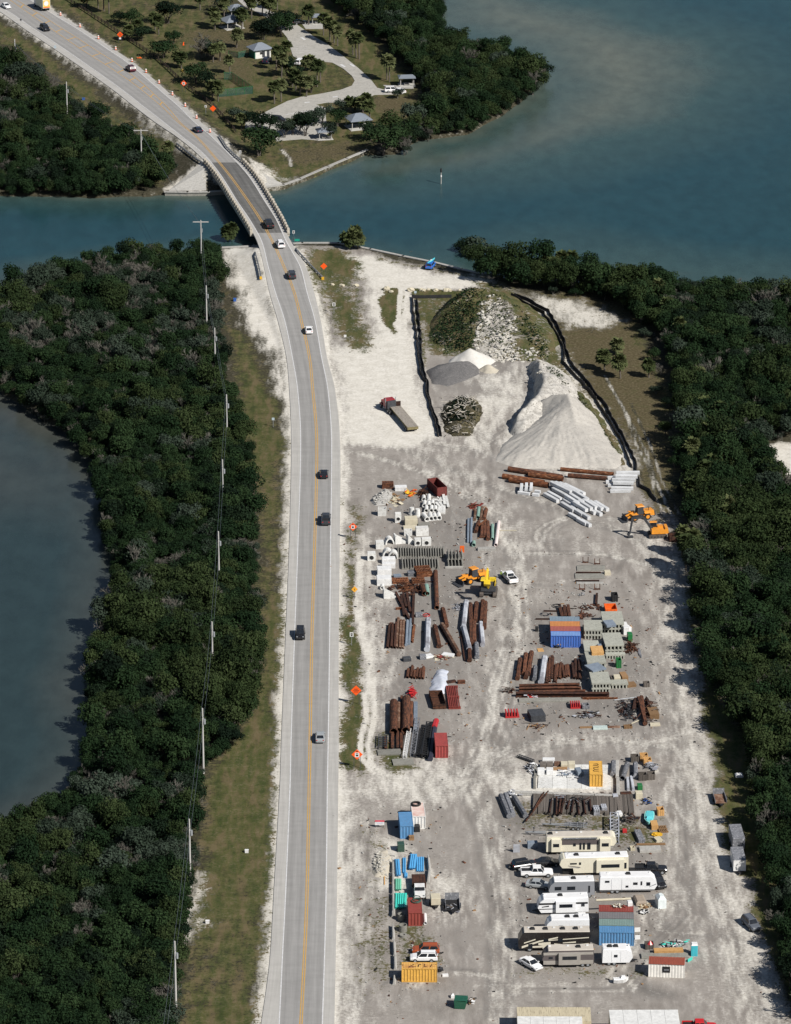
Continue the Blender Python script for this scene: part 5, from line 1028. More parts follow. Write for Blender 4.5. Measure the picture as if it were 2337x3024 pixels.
so_, sb_, st_, sp_=heap('sand_pile','huge grey sand pile with raked grooves facing the yard',[(930,850),(1000,800),(1110,790),(1150,830),(1250,950),(1345,1090),(1400,1200),(1340,1235),(1100,1225),(900,1235),(700,1225),(600,1190),(640,1080),(760,1000),(850,920)],[(880,800,4.6),(960,768,6),(1050,765,7.0),(1072,830,6.2),(1095,940,4)],SANDP,cM,.35,.8,.1,None,14,(1010,830,6,.2,80),'sand pile',2.0)
ge, gb_, gt_, gp_=heap('grass_bank','weedy bank along the right side of the sand pile',[(1090,740),(1140,760),(1250,900),(1330,1020),(1390,1130),(1410,1210),(1380,1215),(1300,1090),(1200,940),(1110,820)],[(1120,780,1.5),(1230,930,1.0),(1350,1110,.6)],GROUND,cM,.5,.8,.2,lambda A,B,H,e,d:((1,.45,.75,0),(0,0,0,0)),19,cat='bank')
scrub(ge,gb_,gt_,cpoly([(1100,770),(1140,780),(1300,1000),(1390,1180),(1300,1120),(1150,900)],.8),1300,LEAFY,17,.7,(.15,.3))
heap('white_sand_pile','pointed white sand pile in front of the overgrown mound',[(300,560),(340,600),(480,620),(560,590),(600,560),(540,540),(400,530)],[(435,482,3.4),(445,482,3.4)],SANDW,cM,.4,.9,.12,None,21,cat='sand pile')
heap('gravel_pile','low dark grey gravel pile left of the white sand pile',[(165,625),(200,700),(300,720),(420,680),(500,640),(490,590),(380,580),(230,590)],[(260,590,1.7),(330,570,2.0),(430,560,2.2)],GRAV,cM,.45,.8,.25,None,23,cat='gravel pile')
heap('gravel_pile','small dark gravel cone in front of the white sand pile',[(340,635),(400,665),(480,650),(480,620),(400,610),(350,615)],[(410,592,1.5),(418,592,1.5)],GRAV,cM,.35,.9,.1,None,25,cat='gravel pile')
heap('cream_sand_pile','small cream sand pile right of the dark gravel',[(490,620),(530,640),(600,640),(625,615),(580,600),(510,605)],[(545,582,1.5),(560,582,1.5)],SANDC,cM,.35,.9,.08,None,27,cat='sand pile')
bo, bb, bt, bp_=heap('brush_pile','heap of dark brush and grey dead branches near the flatbed trailer',[(260,880),(280,1000),(330,1030),(440,1030),(500,930),(520,880),(480,800),(380,800),(290,830)],[(380,800,2.6),(420,830,2.6),(400,900,2.0)],GROUND,cM,.5,.7,.4,lambda A,B,H,e,d:((np.zeros(A.shape),0,.2,.4),(0,0,0,0)),29,cat='brush pile')
scrub(bo,bb,bt,cpoly([(280,860),(380,770),(480,800),(510,870),(450,940),(300,940)],1.5),1500,LEAFD,31,.8,(.15,.36),'brush')
rn=random.Random(33);mb=MB();DEADW=mat('dead_wood',(.42,.39,.34),(.26,.24,.205),2,.9)
for k in range(120):
 q=P(*cM(rn.uniform(270,480),rn.uniform(900,1035) if k<66 else rn.uniform(790,900)));z=bt(q.x,q.y);a=rn.uniform(0,6.28);l=rn.uniform(.6,2.2);d=Vector((math.cos(a)*l,math.sin(a)*l,rn.uniform(-.2,.8)));s=Vector((q.x-bb[0],q.y-bb[1],z+.35));mb.cyl(s,s+d,rn.uniform(.07,.15),.05,5)
tag(mb.build('dead_branches',DEADW,bo),kind='stuff')
# loose boulders bordering the sandy lot
bc={}
for i,(x,y,s) in enumerate(sorted([(825,425,.95),(858,442,.6),(998,432,.9),(1072,428,.6),(1090,432,.6),(1122,426,.5),(1175,433,.7),(1250,433,.8),(1272,433,.7),(1345,432,.5),(440,390,.5),(500,393,.5),(515,397,.45),(610,398,.7),(595,396,.5)])):
 side='right of the loop track' if x>900 else ('inside the loop track' if x>700 else 'left of the loop track')
 o=MB().blob((0,0,s*.3),(s*1.1,s*.8,s*.75),8,6,.16,i+3).build('boulder',ROCKY);bc[side]=bc.get(side,0)+1;tag(o,'cream limestone boulder '+side+', number %s from the left'%'one two three four five six seven eight nine ten'.split()[bc[side]-1],'boulder','boulders '+side);o.location=P(*c4(x,y))
 # ================================================================ vehicles
def ring(x,hw,zb,zt):
 return [(x,-hw*.9,zb),(x,-hw,zb+.15),(x,-hw,zt-.16),(x,-hw*.87,zt),(x,hw*.87,zt),(x,hw,zt-.16),(x,hw,zb+.15),(x,hw*.9,zb)]
def inset(q,k,out):
 """shrink a quad towards its middle and lift it off the surface"""
 q=[Vector(p) for p in q];c=sum(q,Vector())/4;n=(q[1]-q[0]).cross(q[3]-q[0]).normalized()
 return [c+(p-c)*k+n*out for p in q]
def pane(t,q,k=.86,m=GLASS,name='window',out=.015):
 a=inset(q,k,out);n=(a[1]-a[0]).cross(a[3]-a[0]).normalized()*.012;return MB().hexa([p-n for p in a]+a).build(name,m,t)
def wheel(t,x,y,r,w=.24,rim=GALV):
 s=1 if y>0 else -1;o=MB().cyl((0,-w/2,0),(0,w/2,0),r,n=14).build('wheel',RUBBER,t);o.location=(x,y,r)
 MB().cyl((0,s*w*.4,0),(0,s*(w/2+.012),0),r*.58,n=10).build('rim',rim,o)
def car_parts(t,kind,pm):
 K={'sedan':(4.7,.93,1.45,.97),'suv':(4.75,.97,1.75,1.1),'jeep':(4.2,.92,1.82,1.12),'pickup':(5.8,1.0,1.9,1.18)}[kind];L, hw, H, belt=K;h=L/2
 if kind=='sedan':S=[(-h,.78,.45,.86),(-h+.12,.95,.3,1.0),(-h+.9,1,.28,1.02),(0,1,.28,.98),(.9,1,.28,.95),(h-.6,.97,.28,.84),(h-.1,.9,.3,.72),(h,.75,.4,.62)];cab=(-h+.55,1.05,-h+1.25,.2)
 elif kind=='suv':S=[(-h,.85,.45,1.0),(-h+.08,.97,.35,1.1),(0,1,.33,1.1),(1.0,1,.33,1.08),(h-.5,.98,.33,.98),(h-.1,.92,.35,.85),(h,.8,.45,.75)];cab=(-h+.08,1.15,-h+.4,.45)
 elif kind=='jeep':S=[(-h,.9,.5,1.05),(-h+.08,.97,.4,1.12),(.5,1,.4,1.12),(.8,.9,.4,1.08),(h-.1,.82,.42,1.0),(h,.78,.5,.95)];cab=(-h+.06,.75,-h+.15,.4)
 else :S=[(-h,.95,.5,1.1),(-h+.06,1,.45,1.18),(-.85,1,.42,1.18),(1.2,1,.42,1.16),(h-.4,.98,.42,1.08),(h-.08,.93,.45,.98),(h,.85,.5,.9)];cab=(-.9,1.35,-.7,.7)
 MB().loft([ring(x,hw*w,a,b) for x,w,a,b in S]).build('body',pm,t,True if False else False)
 x0, x1, x2, x3=cab;b, tp=hw*.9, hw*.74;zt=H-.05
 v=[Vector(p) for p in [(x0,-b,belt-.02),(x1,-b,belt-.04),(x1,b,belt-.04),(x0,b,belt-.02),(x2,-tp,zt),(x3,-tp,zt),(x3,tp,zt),(x2,tp,zt)]]
 cb=MB().hexa(v).build('cabin',pm,t)
 MB().box(x2-.03,x3+.05,-tp-.02,tp+.02,zt+.002,H,.06,.05).build('roof',pm,cb)
 pane(cb,[v[1],v[2],v[6],v[5]],.9,name='windscreen');pane(cb,[v[3],v[0],v[4],v[7]],.84,name='rear_window')
 for a, c in ((0,1),(2,3)):
  q=[v[a],v[c],v[c+4],v[a+4]];m0=(q[0]+q[1])/2;m1=(q[2]+q[3])/2
  pane(cb,[q[0],m0,m1,q[3]],.86,name='side_window');pane(cb,[m0,q[1],q[2],m1],.86,name='side_window')
 if kind=='pickup':
  MB().box(-h+.14,-1.0,-hw*.8,hw*.8,1.185,1.2).build('bed_floor',BLACK,t)
  MB().box(-h+.04,-.98,-hw*.99,-hw*.82,1.185,1.36).box(-h+.04,-.98,hw*.82,hw*.99,1.185,1.36).box(-h+.02,-h+.12,-hw*.8,hw*.8,1.185,1.36).build('bed_side',pm,t)
 r={'sedan':.33,'suv':.37,'jeep':.4,'pickup':.42}[kind]
 for sx in (-1,1):
  for sy in (-1,1):wheel(t,sx*(h-.95)+(.05 if sx>0 else .1),sy*(hw-.08),r)
 zl=.68 if kind=='sedan' else .85
 for sy in (-1,1):
  MB().box(h-.14,h-.02,sy*hw*.62-.16,sy*hw*.62+.16,zl-.02,zl+.12).build('headlight',GALV,t);MB().box(-h-.012,-h+.1,sy*hw*.68-.12,sy*hw*.68+.12,zl+.1,zl+.26).build('taillight',RED,t)
  MB().box(x1-.25,x1-.1,sy*(hw+.02)-.09,sy*(hw+.02)+.09,belt,belt+.14).build('mirror',pm,t)
 if kind in ('suv', ):
  for sy in (-1,1):MB().box(x2+.1,x3-.1,sy*tp*.85-.02,sy*tp*.85+.02,H+.01,H+.06).build('roof_rail',DARKG,t)
PAINTS={'black':(.012,.012,.014),'navy':(.016,.02,.04),'white':(.75,.75,.75),'silver':(.3,.32,.33),'maroon':(.07,.012,.022),'grey':(.1,.11,.13),'blue':(.02,.13,.5),'steelblue':(.12,.16,.22),'dkgrey':(.035,.038,.045),'red':(.5,.015,.018),'rust':(.33,.07,.02)}
def car(p,heading,kind,col,label,group='vehicles on the road',cat=None):
 t=thing('pickup_truck' if kind=='pickup' else 'car',label,cat or {'pickup':'pickup','sedan':'car','suv':'car','jeep':'jeep'}[kind],p,heading,group)
 car_parts(t,kind,paint('car_'+col,PAINTS[col],.25,.06));return t
def on_road(px,py):
 r=row_at(py);return G(px,py,r[7]+.03)
def road_dir(py,up):
 a=row_at(py+8);b=row_at(py-8);ca=G((a[1]+a[6])/2,a[0],a[7]);cb_=G((b[1]+b[6])/2,b[0],b[7]);d=cb_-ca
 return math.atan2(d.y,d.x)+(0 if up else math.pi)
for px, py, up, kind, col, lab in [(18,22,0,'sedan','white','white car at the top left corner of the road'),(133,88,0,'suv','black','black car on the left lane near the top'),(386,208,1,'suv','maroon','dark maroon car beside the traffic drums'),(584,388,1,'sedan','navy','dark blue car approaching the far bridge end'),(794,668,1,'pickup','black','black pickup on the bridge'),(828,727,1,'suv','white','white car leaving the near bridge end'),(862,818,1,'suv','dkgrey','dark grey car below the near bridge end'),(912,980,1,'sedan','white','white sedan on the curve above the yard entrance'),(957,1406,1,'sedan','black','black car beside the upper yard'),(963,1541,1,'pickup','dkgrey','dark grey pickup left of the orange sign'),(887,1880,0,'suv','black','black car on the left lane of the lower road'),(946,2184,1,'sedan','silver','silver grey car on the right lane of the lower road')]:
 car(on_road(px,py),road_dir(py,up),kind,col,lab)
 # box truck at the top
p=on_road(124,24);t=thing('box_truck','box truck with yellow and white rear door at the top of the road','truck',p,road_dir(24,1),'vehicles on the road')
MB().box(-4.0,2.2,-1.22,1.22,.95,3.7).build('cargo_box',paint('boxpale',(.6,.62,.5)),t);b=MB().box(-4.04,-4.0,-1.1,1.1,1.1,3.5).build('rear_door',paint('boxyellow',(.75,.5,.12)),t);MB().cyl((-4.055,.1,2.5),(-4.042,.1,2.5),.75,n=16).build('emblem',WHITE,b)
MB().box(-4.06,-4.042,-1.1,1.1,1.1,1.4).build('stripe',ORANGE,b);MB().box(2.3,4.0,-1.1,1.1,.6,2.5,.1,.08).build('cab',WHITE,t);MB().box(-4,3.8,-.5,.5,.5,.94).build('chassis',BLACK,t);pane(t,[(4.0,-1,1.5),(4.0,1,1.5),(3.92,1,2.3),(3.92,-1,2.3)],.9,name='windscreen')
for x in (-2.8,3.1):
 for y in (-1.05,1.05):wheel(t,x,y,.48,.35)
 # park cars
P2=lambda x, y:P(*c2(x,y))+Vector((0,0,.06))
car(P2(540,868),-.35,'suv','black','black car parked in the bays near the large rounded tree','cars parked in the park');car(P2(1350,655),.1,'suv','white','left white car parked by the small picnic shelter','cars parked in the park');car(P2(1395,660),2.3,'sedan','white','right white car parked by the small picnic shelter','cars parked in the park')
car(P2(690,455),1.2,'suv','white','white car half hidden by trees inside the loop road','cars parked in the park');car(P2(455,445),1.3,'suv','navy','dark blue car in the shade of the restroom hut','cars parked in the park');car(P2(690,170),.3,'sedan','black','dark car beside the far picnic shelter','cars parked in the park')
# blue jeep with a turquoise kayak
j=car(P(*c4(1140,268)),R(74),'jeep','blue','blue jeep parked at the near seawall','cars parked at the seawall')
k=thing('kayak','turquoise kayak lying on the roof of the blue jeep','kayak',j.location+Vector((.1,.1,1.84)),R(66));mb=MB();mb.loft([[(x,-w,.12),(x,0,0),(x,w,.12),(x,0,.3)] for x,w in ((-2.3,.02),(-1.2,.34),(0,.42),(1.2,.34),(2.3,.02))]);mb.build('hull',paint('turquoise',(.08,.5,.6)),k);MB().box(-.5,.4,-.2,.2,.3,.33).build('cockpit',WHITE,k)
# tractor unit with flatbed trailer
cT=crop(1080,1120,4.2)
a=P(1146,1205);b=P(1222,1278);an=math.atan2((a-b).y,(a-b).x)
t=thing('flatbed_trailer','long flatbed trailer with worn timber deck behind the red tractor','trailer',P(1220,1277)+Vector((math.cos(R(106)),math.sin(R(106)),0))*7.4,R(106))
DECK=mat('trailer_deck',(.3,.27,.235),(.2,.18,.155),1.2,.9,stretch=(.6,4,1),c3=(.38,.35,.3),s3=3)
for i in range(8):MB().box(-7.3,7.3,-1.25+i*.3125+.012,-1.25+(i+1)*.3125-.012,1.2,1.32).build('deck_board',DECK,t)
MB().box(-7.3,7.3,-1.3,-1.26,1.0,1.3).box(-7.3,7.3,1.26,1.3,1.0,1.3).box(-7.4,-7.31,-1.3,1.3,.7,1.33).box(-7.2,7.1,-.5,-.3,.7,1.19).box(-7.2,7.1,.3,.5,.7,1.19).build('frame',mat('trailer_frame',(.2,.17,.08),(.13,.11,.06),2,.8),t);MB().box(7.2,7.32,-1.3,1.3,1.33,2.5).build('headboard',RUSTD,t)
for x in (-6.0,-4.8):
 for y in (-1.05,1.05):wheel(t,x,y,.5,.45)
t=thing('tractor_truck','red tractor truck parked with its flatbed trailer on the white sand','truck',P(1220,1277)+Vector((math.cos(R(107)),math.sin(R(107)),0))*15.6+Vector((-.8,0,0)),R(113));DR=paint('truckred',(.3,.02,.025))
MB().box(-3.4,3.0,-.42,.42,.6,.95).build('chassis',BLACK,t);MB().box(1.1,3.4,-.8,.8,.8,1.75,.12,.08).build('hood',DR,t);MB().box(-.7,1.1,-1.15,1.15,.8,2.9,.08,.08).build('cab',DR,t);MB().box(-1.4,-.72,-1.1,1.1,.9,2.7,.05,.05).build('sleeper',DARKG,t)
pane(t,[(1.08,-1.1,1.85),(1.08,1.1,1.85),(1.03,1.1,2.7),(1.03,-1.1,2.7)],.9,name='windscreen');MB().box(3.3,3.5,-1.1,1.1,.5,.9).build('bumper',GALV,t)
for s in (-1,1):MB().cyl((-.6,s*1.25,.8),(-.6,s*1.25,3.3),.09).build('exhaust_stack',GALV,t);MB().cyl((.1,s*1.0,.7),(1.0,s*1.0,.7),.3).build('fuel_tank',GALV,t);MB().box(1.9,3.2,s*.98-.2,s*.98+.2,.95,1.12).build('fender',DR,t)
for x in (-2.8,-1.6,2.5):
 for y in (-1.0,1.0):wheel(t,x,y,.5,.4)
MB().cyl((-2.2,0,.97),(-2.2,0,1.08),.5,n=12).build('fifth_wheel_plate',DARKG,t)
# ---------------------------------------------------------------- heavy machines
OY=paint('machine_amber',(.72,.28,.025));YY=paint('machine_yellow',(.75,.52,.02));MDK=mat('machine_dark',(.05,.053,.06),(.03,.032,.037),2,.6)
def loader(p,rz,label,m,arm=.55):
 t=thing('wheel_loader',label,'loader',p,rz,'yard machines')
 for x in (-1.5,1.5):
  for y in (-1.0,1.0):wheel(t,x,y,.72,.55,m)
 MB().box(-3.2,-.7,-.95,.95,.85,1.95,.15,.1).build('engine_hood',m,t);MB().box(-3.4,-3.2,-.9,.9,.6,1.4).build('counterweight',MDK,t);MB().box(-.7,2.0,-.5,.5,.7,1.3).build('front_frame',m,t)
 c=MB().box(-.75,.75,-.75,.75,1.3,3.0,.12,.1).build('cab',MDK,t);MB().box(-.85,.85,-.85,.85,3.005,3.18,.08,.08).build('roof',m,c)
 for s in (-1,1):MB().box(-2.3,-.8,s*1.05-.3,s*1.05+.3,1.5,1.62).build('fender',m,t);MB().box(.8,2.2,s*1.05-.3,s*1.05+.3,1.5,1.6).build('fender',m,t);MB().hexa([(.9,s*.6-.12,1.25),(3.3,s*.6-.12,arm),(3.3,s*.6+.12,arm),(.9,s*.6+.12,1.25),(.9,s*.6-.12,1.75),(3.3,s*.6-.12,arm+.3),(3.3,s*.6+.12,arm+.3),(.9,s*.6+.12,1.75)]).build('lift_arm',m,t)
 MB().prism([(3.3,.1),(4.5,.06),(4.5,.16),(3.6,.3),(3.4,.9),(3.5,1.25),(3.35,1.25),(3.15,.8)],-1.4,1.4).build('bucket',MDK,t);MB().cyl((-1.9,.5,1.9),(-1.9,.5,2.7),.07).build('exhaust',BLACK,t);return t
def excavator(p,rz,label,m,boom,stick,bk,house_rot=0.0,bm=None):
 t=thing('excavator',label,'excavator',p,rz,'yard machines');bm=bm or MDK
 for s in (-1,1):
  MB().prism([(-1.9,.25),(-1.6,.02),(1.6,.02),(1.9,.25),(1.9,.65),(1.6,.85),(-1.6,.85),(-1.9,.65)],s*1.15-.32,s*1.15+.32).build('track',mat('track_steel',(.12,.1,.085),(.06,.05,.045),3,.8),t)
  tk=t.children[-1]
  for k in range(5):MB().cyl((-1.4+.7*k,s*1.49,.4),(-1.4+.7*k,s*1.515,.4),.2).build('roller',MDK,tk)
 MB().box(-1.2,1.2,-.85,.85,.4,.95).build('undercarriage',MDK,t)
 h=MB().box(-2.2,1.4,-1.3,1.3,1.0,1.95,.06,.05).build('house',m,t);MB().box(-2.3,-1.4,-1.3,1.3,1.2,2.3,.15,.1).build('counterweight',m,h);c=MB().box(.05,1.55,-1.3,-.4,1.97,3.0,.12,.08).build('cab',GLASS,h);MB().box(-.02,1.6,-1.34,-.36,3.005,3.1,.08,.05).build('cab_roof',m,c);MB().box(-1.3,-.1,-1.28,-.2,1.96,2.25).build('engine_cover',m,h)
 def bar(a,b,w,hh,nm,par):
  a=Vector(a);b=Vector(b);d=(b-a).normalized();s=Vector((0,w/2,0));u=d.cross(Vector((0,1,0))).normalized()*hh/2
  return MB().hexa([a-s-u,b-s-u*.7,b+s-u*.7,a+s-u,a-s+u,b-s+u*.7,b+s+u*.7,a+s+u]).build(nm,bm,par)
 b0=bar(boom[0],boom[1],.45,.6,'boom',t);bar(boom[1],boom[2],.42,.6,'boom_tip',b0);bar(stick[0],stick[1],.36,.45,'stick',t);bar((1.3,0,1.5),Vector(boom[1])*.8+Vector((.2,0,.1)),.16,.16,'cylinder',t);bar(Vector(boom[1])*.95+Vector((0,0,.6)),Vector(stick[0])+Vector((0,0,.35)),.16,.16,'cylinder',t)
 x, z=bk;MB().prism([(x-.5,z),(x+.4,z-.1),(x+.75,z+.4),(x+.6,z+.9),(x+.1,z+1.0),(x+.45,z+.5),(x+.2,z+.15),(x-.5,z+.12)],-.55,.55).build('bucket',bm,t);return t
cA=crop(1040,1380,3.376)
loader(P(*cA(1210,1140)),R(212),'amber wheel loader parked left of the yellow excavator',OY,1.0)
loader(P(*cB(1262,540)),R(200),'amber wheel loader behind the excavator at the right edge of the yard',OY)
excavator(P(*cB(1410,685)),R(186),'amber excavator with dark boom reaching left at the right edge of the yard',OY,[(1.0,0,1.6),(3.2,0,4.6),(5.2,0,4.3)],[(5.4,0,4.5),(5.9,0,1.0)],(5.7,.1))
# yellow crane-like machine on dark crawler
e=excavator(P(*cA(1362,1262)),R(266),'yellow tracked excavator with raised boom standing beside the white pickup',YY,[(1.0,0,1.6),(3.0,0,4.6),(4.2,0,6.2)],[(4.2,0,6.2),(5.2,0,4.6)],(5.0,3.7),0,YY);e.scale=(1.2, )*3
hs_=next(c for c in e.children if c.name.startswith('house'));hs_.data.materials[0]=MDK;MB().box(-1.9,1.2,-1.2,-1.1,1.96,2.3).box(-1.9,1.2,1.1,1.2,1.96,2.3).box(-1.3,-.9,-1.09,1.09,1.96,2.5).build('walkway_rail',YY,hs_)
car(P(*cA(1570,1125)),R(108),'pickup','white','white pickup with a dark red load beside the yellow excavator','pickups in the yard')
# worker beside the pickup: one continuous body
def person(p,rz,label):
 t=thing('person',label,'person',p,rz);me=bpy.data.meshes.new('body')
 J=[(0,0,.95,.15),(0,0,1.2,.15),(0,0,1.42,.17),(0,0,1.54,.06),(0,0,1.62,.09),(.01,0,1.73,.1),(0,.19,1.42,.065),(.05,.27,1.15,.05),(.22,.25,.95,.04),(0,-.19,1.42,.065),(.04,-.27,1.15,.05),(.2,-.26,.93,.04),(0,.1,.9,.1),(.03,.11,.5,.07),(0,.12,.08,.055),(.14,.13,.04,.045),(0,-.1,.9,.1),(-.02,-.11,.5,.07),(-.06,-.12,.08,.055),(.08,-.13,.04,.045)]
 E=[(0,1),(1,2),(2,3),(3,4),(4,5),(2,6),(6,7),(7,8),(2,9),(9,10),(10,11),(0,12),(12,13),(13,14),(14,15),(0,16),(16,17),(17,18),(18,19)]
 me.from_pydata([j[:3] for j in J],E,[]);o=obj('body',me,t);sk=o.modifiers.new('skin','SKIN')
 for v_, j in zip(me.skin_vertices[0].data,J):v_.radius=(j[3],j[3])
 me.skin_vertices[0].data[0].use_root=True;o.modifiers.new('sub','SUBSURF').levels=1;me.materials.append(mat('work_clothes',(.05,.055,.08),(.035,.04,.06),6,.9))
 MB().loft([[(rx*math.cos(a),ry*math.sin(a),z) for a in [k*.7854 for k in range(8)]] for z,rx,ry in ((1.0,.19,.22),(1.25,.19,.22),(1.45,.17,.23))]).build('vest',mat('hi_vis',(.55,.8,.05),(.5,.72,.05),4,.7),t);MB().blob((.01,0,1.76),(.14,.125,.1),10,6).box(.08,.2,-.09,.09,1.72,1.745).build('hard_hat',WHITE,t)
 for s in (-1,1):MB().blob((.23 if s>0 else .21,s*.255,.9),(.045,.04,.07),6,5).build('hand',mat('skin',(.4,.22,.15),(.36,.2,.13),5,.6),t)
person(P(*cA(1487,1108)),R(20),'person in a yellow safety vest standing beside the white pickup')
# ================================================================ the storage yard
ORD=['leftmost','second','third','fourth','fifth','sixth','seventh','eighth','ninth','tenth','eleventh','twelfth','thirteenth','fourteenth','fifteenth','sixteenth','seventeenth','eighteenth','nineteenth','twentieth','twenty-first','twenty-second','twenty-third','twenty-fourth','twenty-fifth','twenty-sixth','twenty-seventh','twenty-eighth','twenty-ninth','thirtieth']
def ordl(i,what):
 return ('%s %s'%(ORD[i],what)) if i==0 else '%s from the left of the %ss'%(ORD[i],what) if False else '%s %s'%(ORD[i] if i==0 else ORD[i]+' from left',what)
def prof(kind,r):
 if kind=='square':c=r*.18;return [(-r,-r+c),(-r+c,-r),(r-c,-r),(r,-r+c),(r,r-c),(r-c,r),(-r+c,r),(-r,r-c)]
 if kind=='oct':return [(-r*.55,-r),(r*.55,-r),(r,-r*.3),(r,r*.35),(r*.5,r),(-r*.5,r),(-r,r*.35),(-r,-r*.3)]
 if kind=='ibeam':w, t=r*.95, r*.16;return [(-w,-r),(w,-r),(w,-r+t),(t*.6,-r+t),(t*.6,r-t),(w,r-t),(w,r),(-w,r),(-w,r-t),(-t*.6,r-t),(-t*.6,-r+t),(-w,-r+t)]
 if kind=='sheet':t=r*.14;return [(-r,-r*.5),(-r*.7,-r*.5),(-r*.35,r*.4),(r*.35,r*.4),(r*.7,-r*.5),(r,-r*.5),(r,-r*.5+t),(r*.78,-r*.5+t),(r*.42,r*.4+t),(-r*.42,r*.4+t),(-r*.78,-r*.5+t),(-r,-r*.5+t)]
 if kind=='jersey':return [(-.3,-r),(.3,-r),(.3,-r+.08),(.15,-r+.33),(.09,r),(-.09,r),(-.15,-r+.33),(-.3,-r+.08)]
 if kind=='plank':return [(-r,-r*.3),(r,-r*.3),(r,r*.2),(r*.9,r*.3),(-r*.9,r*.3),(-r,r*.2)]
MESHC={}
def lin(fn,rows,kind,r,m,name,what,cat,group=None,z=None,ordinal=True):
 """straight pieces from far to near photograph points; what: description after the ordinal"""
 rows=sorted(rows,key=lambda q:q[0]+q[2]);out=[]
 for i, q in enumerate(rows):
  rr=q[5] if len(q)>5 and q[5] else r;mm=q[6] if len(q)>6 else m;zz=rr if z is None else z
  if len(q)>4 and q[4]:zz=zz+q[4]
  a=G(*fn(q[0],q[1]),zz);b=G(*fn(q[2],q[3]),zz);dz=gz(a.x,a.y);mid, an, L=axis(a,b);mid.z+=dz
  L=max(L,.5)
  if kind=='pipe':mb=MB().pipe((-L/2,0,0),(L/2,0,0),rr,rr*.84)
  elif kind=='bell':mb=MB().pipe((-L/2,0,0),(L/2-.35,0,0),rr,rr*.78).pipe((L/2-.36,0,0),(L/2,0,0),rr*1.16,rr*.8)
  else :
   mb=MB().xprism(prof(kind,rr),-L/2,L/2)
  o=mb.build(name,mm,None,kind in ('pipe','bell') and False);o.location=mid;o.rotation_euler=(random.uniform(-.03,.03),0,an)
  lab=what if ( not ordinal or len(rows)==1) else (ORD[i]+(' ' if i==0 else ' from left ')+what) if ordinal!='top' else '%s from the top, %s'%(ORD[i].replace('leftmost','first'),what)
  tag(o,lab,cat,group or (what if len(rows)>1 else None));out.append(o)
 return out
def nframe(fn,x0,y0,x1,y1,depth):
 a=P(*fn(x0,y0));b=P(*fn(x1,y1));mid, an, L=axis(a,b);n=Vector((-math.sin(an),math.cos(an),0));return mid+n*depth/2, an, L
def nbox(fn,x0,y0,x1,y1,depth,h,m,name,label,cat,z=0.0,group=None,bev=.04,detail=None):
 c, an, L=nframe(fn,x0,y0,x1,y1,depth);c.z+=z;mb=MB().box(-L/2,L/2,-depth/2,depth/2,0,h-bev).box(-L/2,L/2,-depth/2,depth/2,h-bev+.001,h,bev,bev)
 if detail=='layers':
  mb=MB();n=max(2,int(h/.16))
  for k in range(n):j=random.uniform(-.05,.05);mb.box(-L/2+j,L/2+j,-depth/2,depth/2,k*h/n,(k+.8)*h/n)
 if detail=='open':
  w=.1;mb=MB().box(-L/2,L/2,-depth/2,-depth/2+w,0,h).box(-L/2,L/2,depth/2-w,depth/2,0,h).box(-L/2,-L/2+w,-depth/2+w,depth/2-w,0,h).box(L/2-w,L/2,-depth/2+w,depth/2-w,0,h).box(-L/2+w,L/2-w,-depth/2+w,depth/2-w,0,.1)
  for k in range(3):mb.box(-L/2+(k+.5)*L/3-.05,-L/2+(k+.5)*L/3+.05,-depth/2-.05,-depth/2,0,h)
 if detail=='slats':
  mb=MB();n=max(3,int(L/.32))
  for k in range(n):mb.box(-L/2+k*L/n,-L/2+(k+.62)*L/n,-depth/2,depth/2,h*.5,h)
  mb.box(-L/2,L/2,-depth/2,-depth/2+.2,0,h*.99).box(-L/2,L/2,depth/2-.2,depth/2,0,h*.99).box(-L/2,L/2,-.15,.15,0,h*.99)
 o=mb.build(name,m);o.location=c;o.rotation_euler=(0,0,an);return tag(o,label,cat,group)
def corr(mb,x0,x1,y,z0,z1,d=.1,pitch=.5,ax='x'):
 n=int((x1-x0)/pitch*2);v=[]
 for i in range(n+1):
  x=x0+(x1-x0)*i/n;o=d if (i//1)%2 else 0
  for z in (z0,z1):v.append((x,y+o,z) if ax=='x' else (y+o,x,z))
 mb.add(v,[(2*i,2*i+2,2*i+3,2*i+1) for i in range(n)])
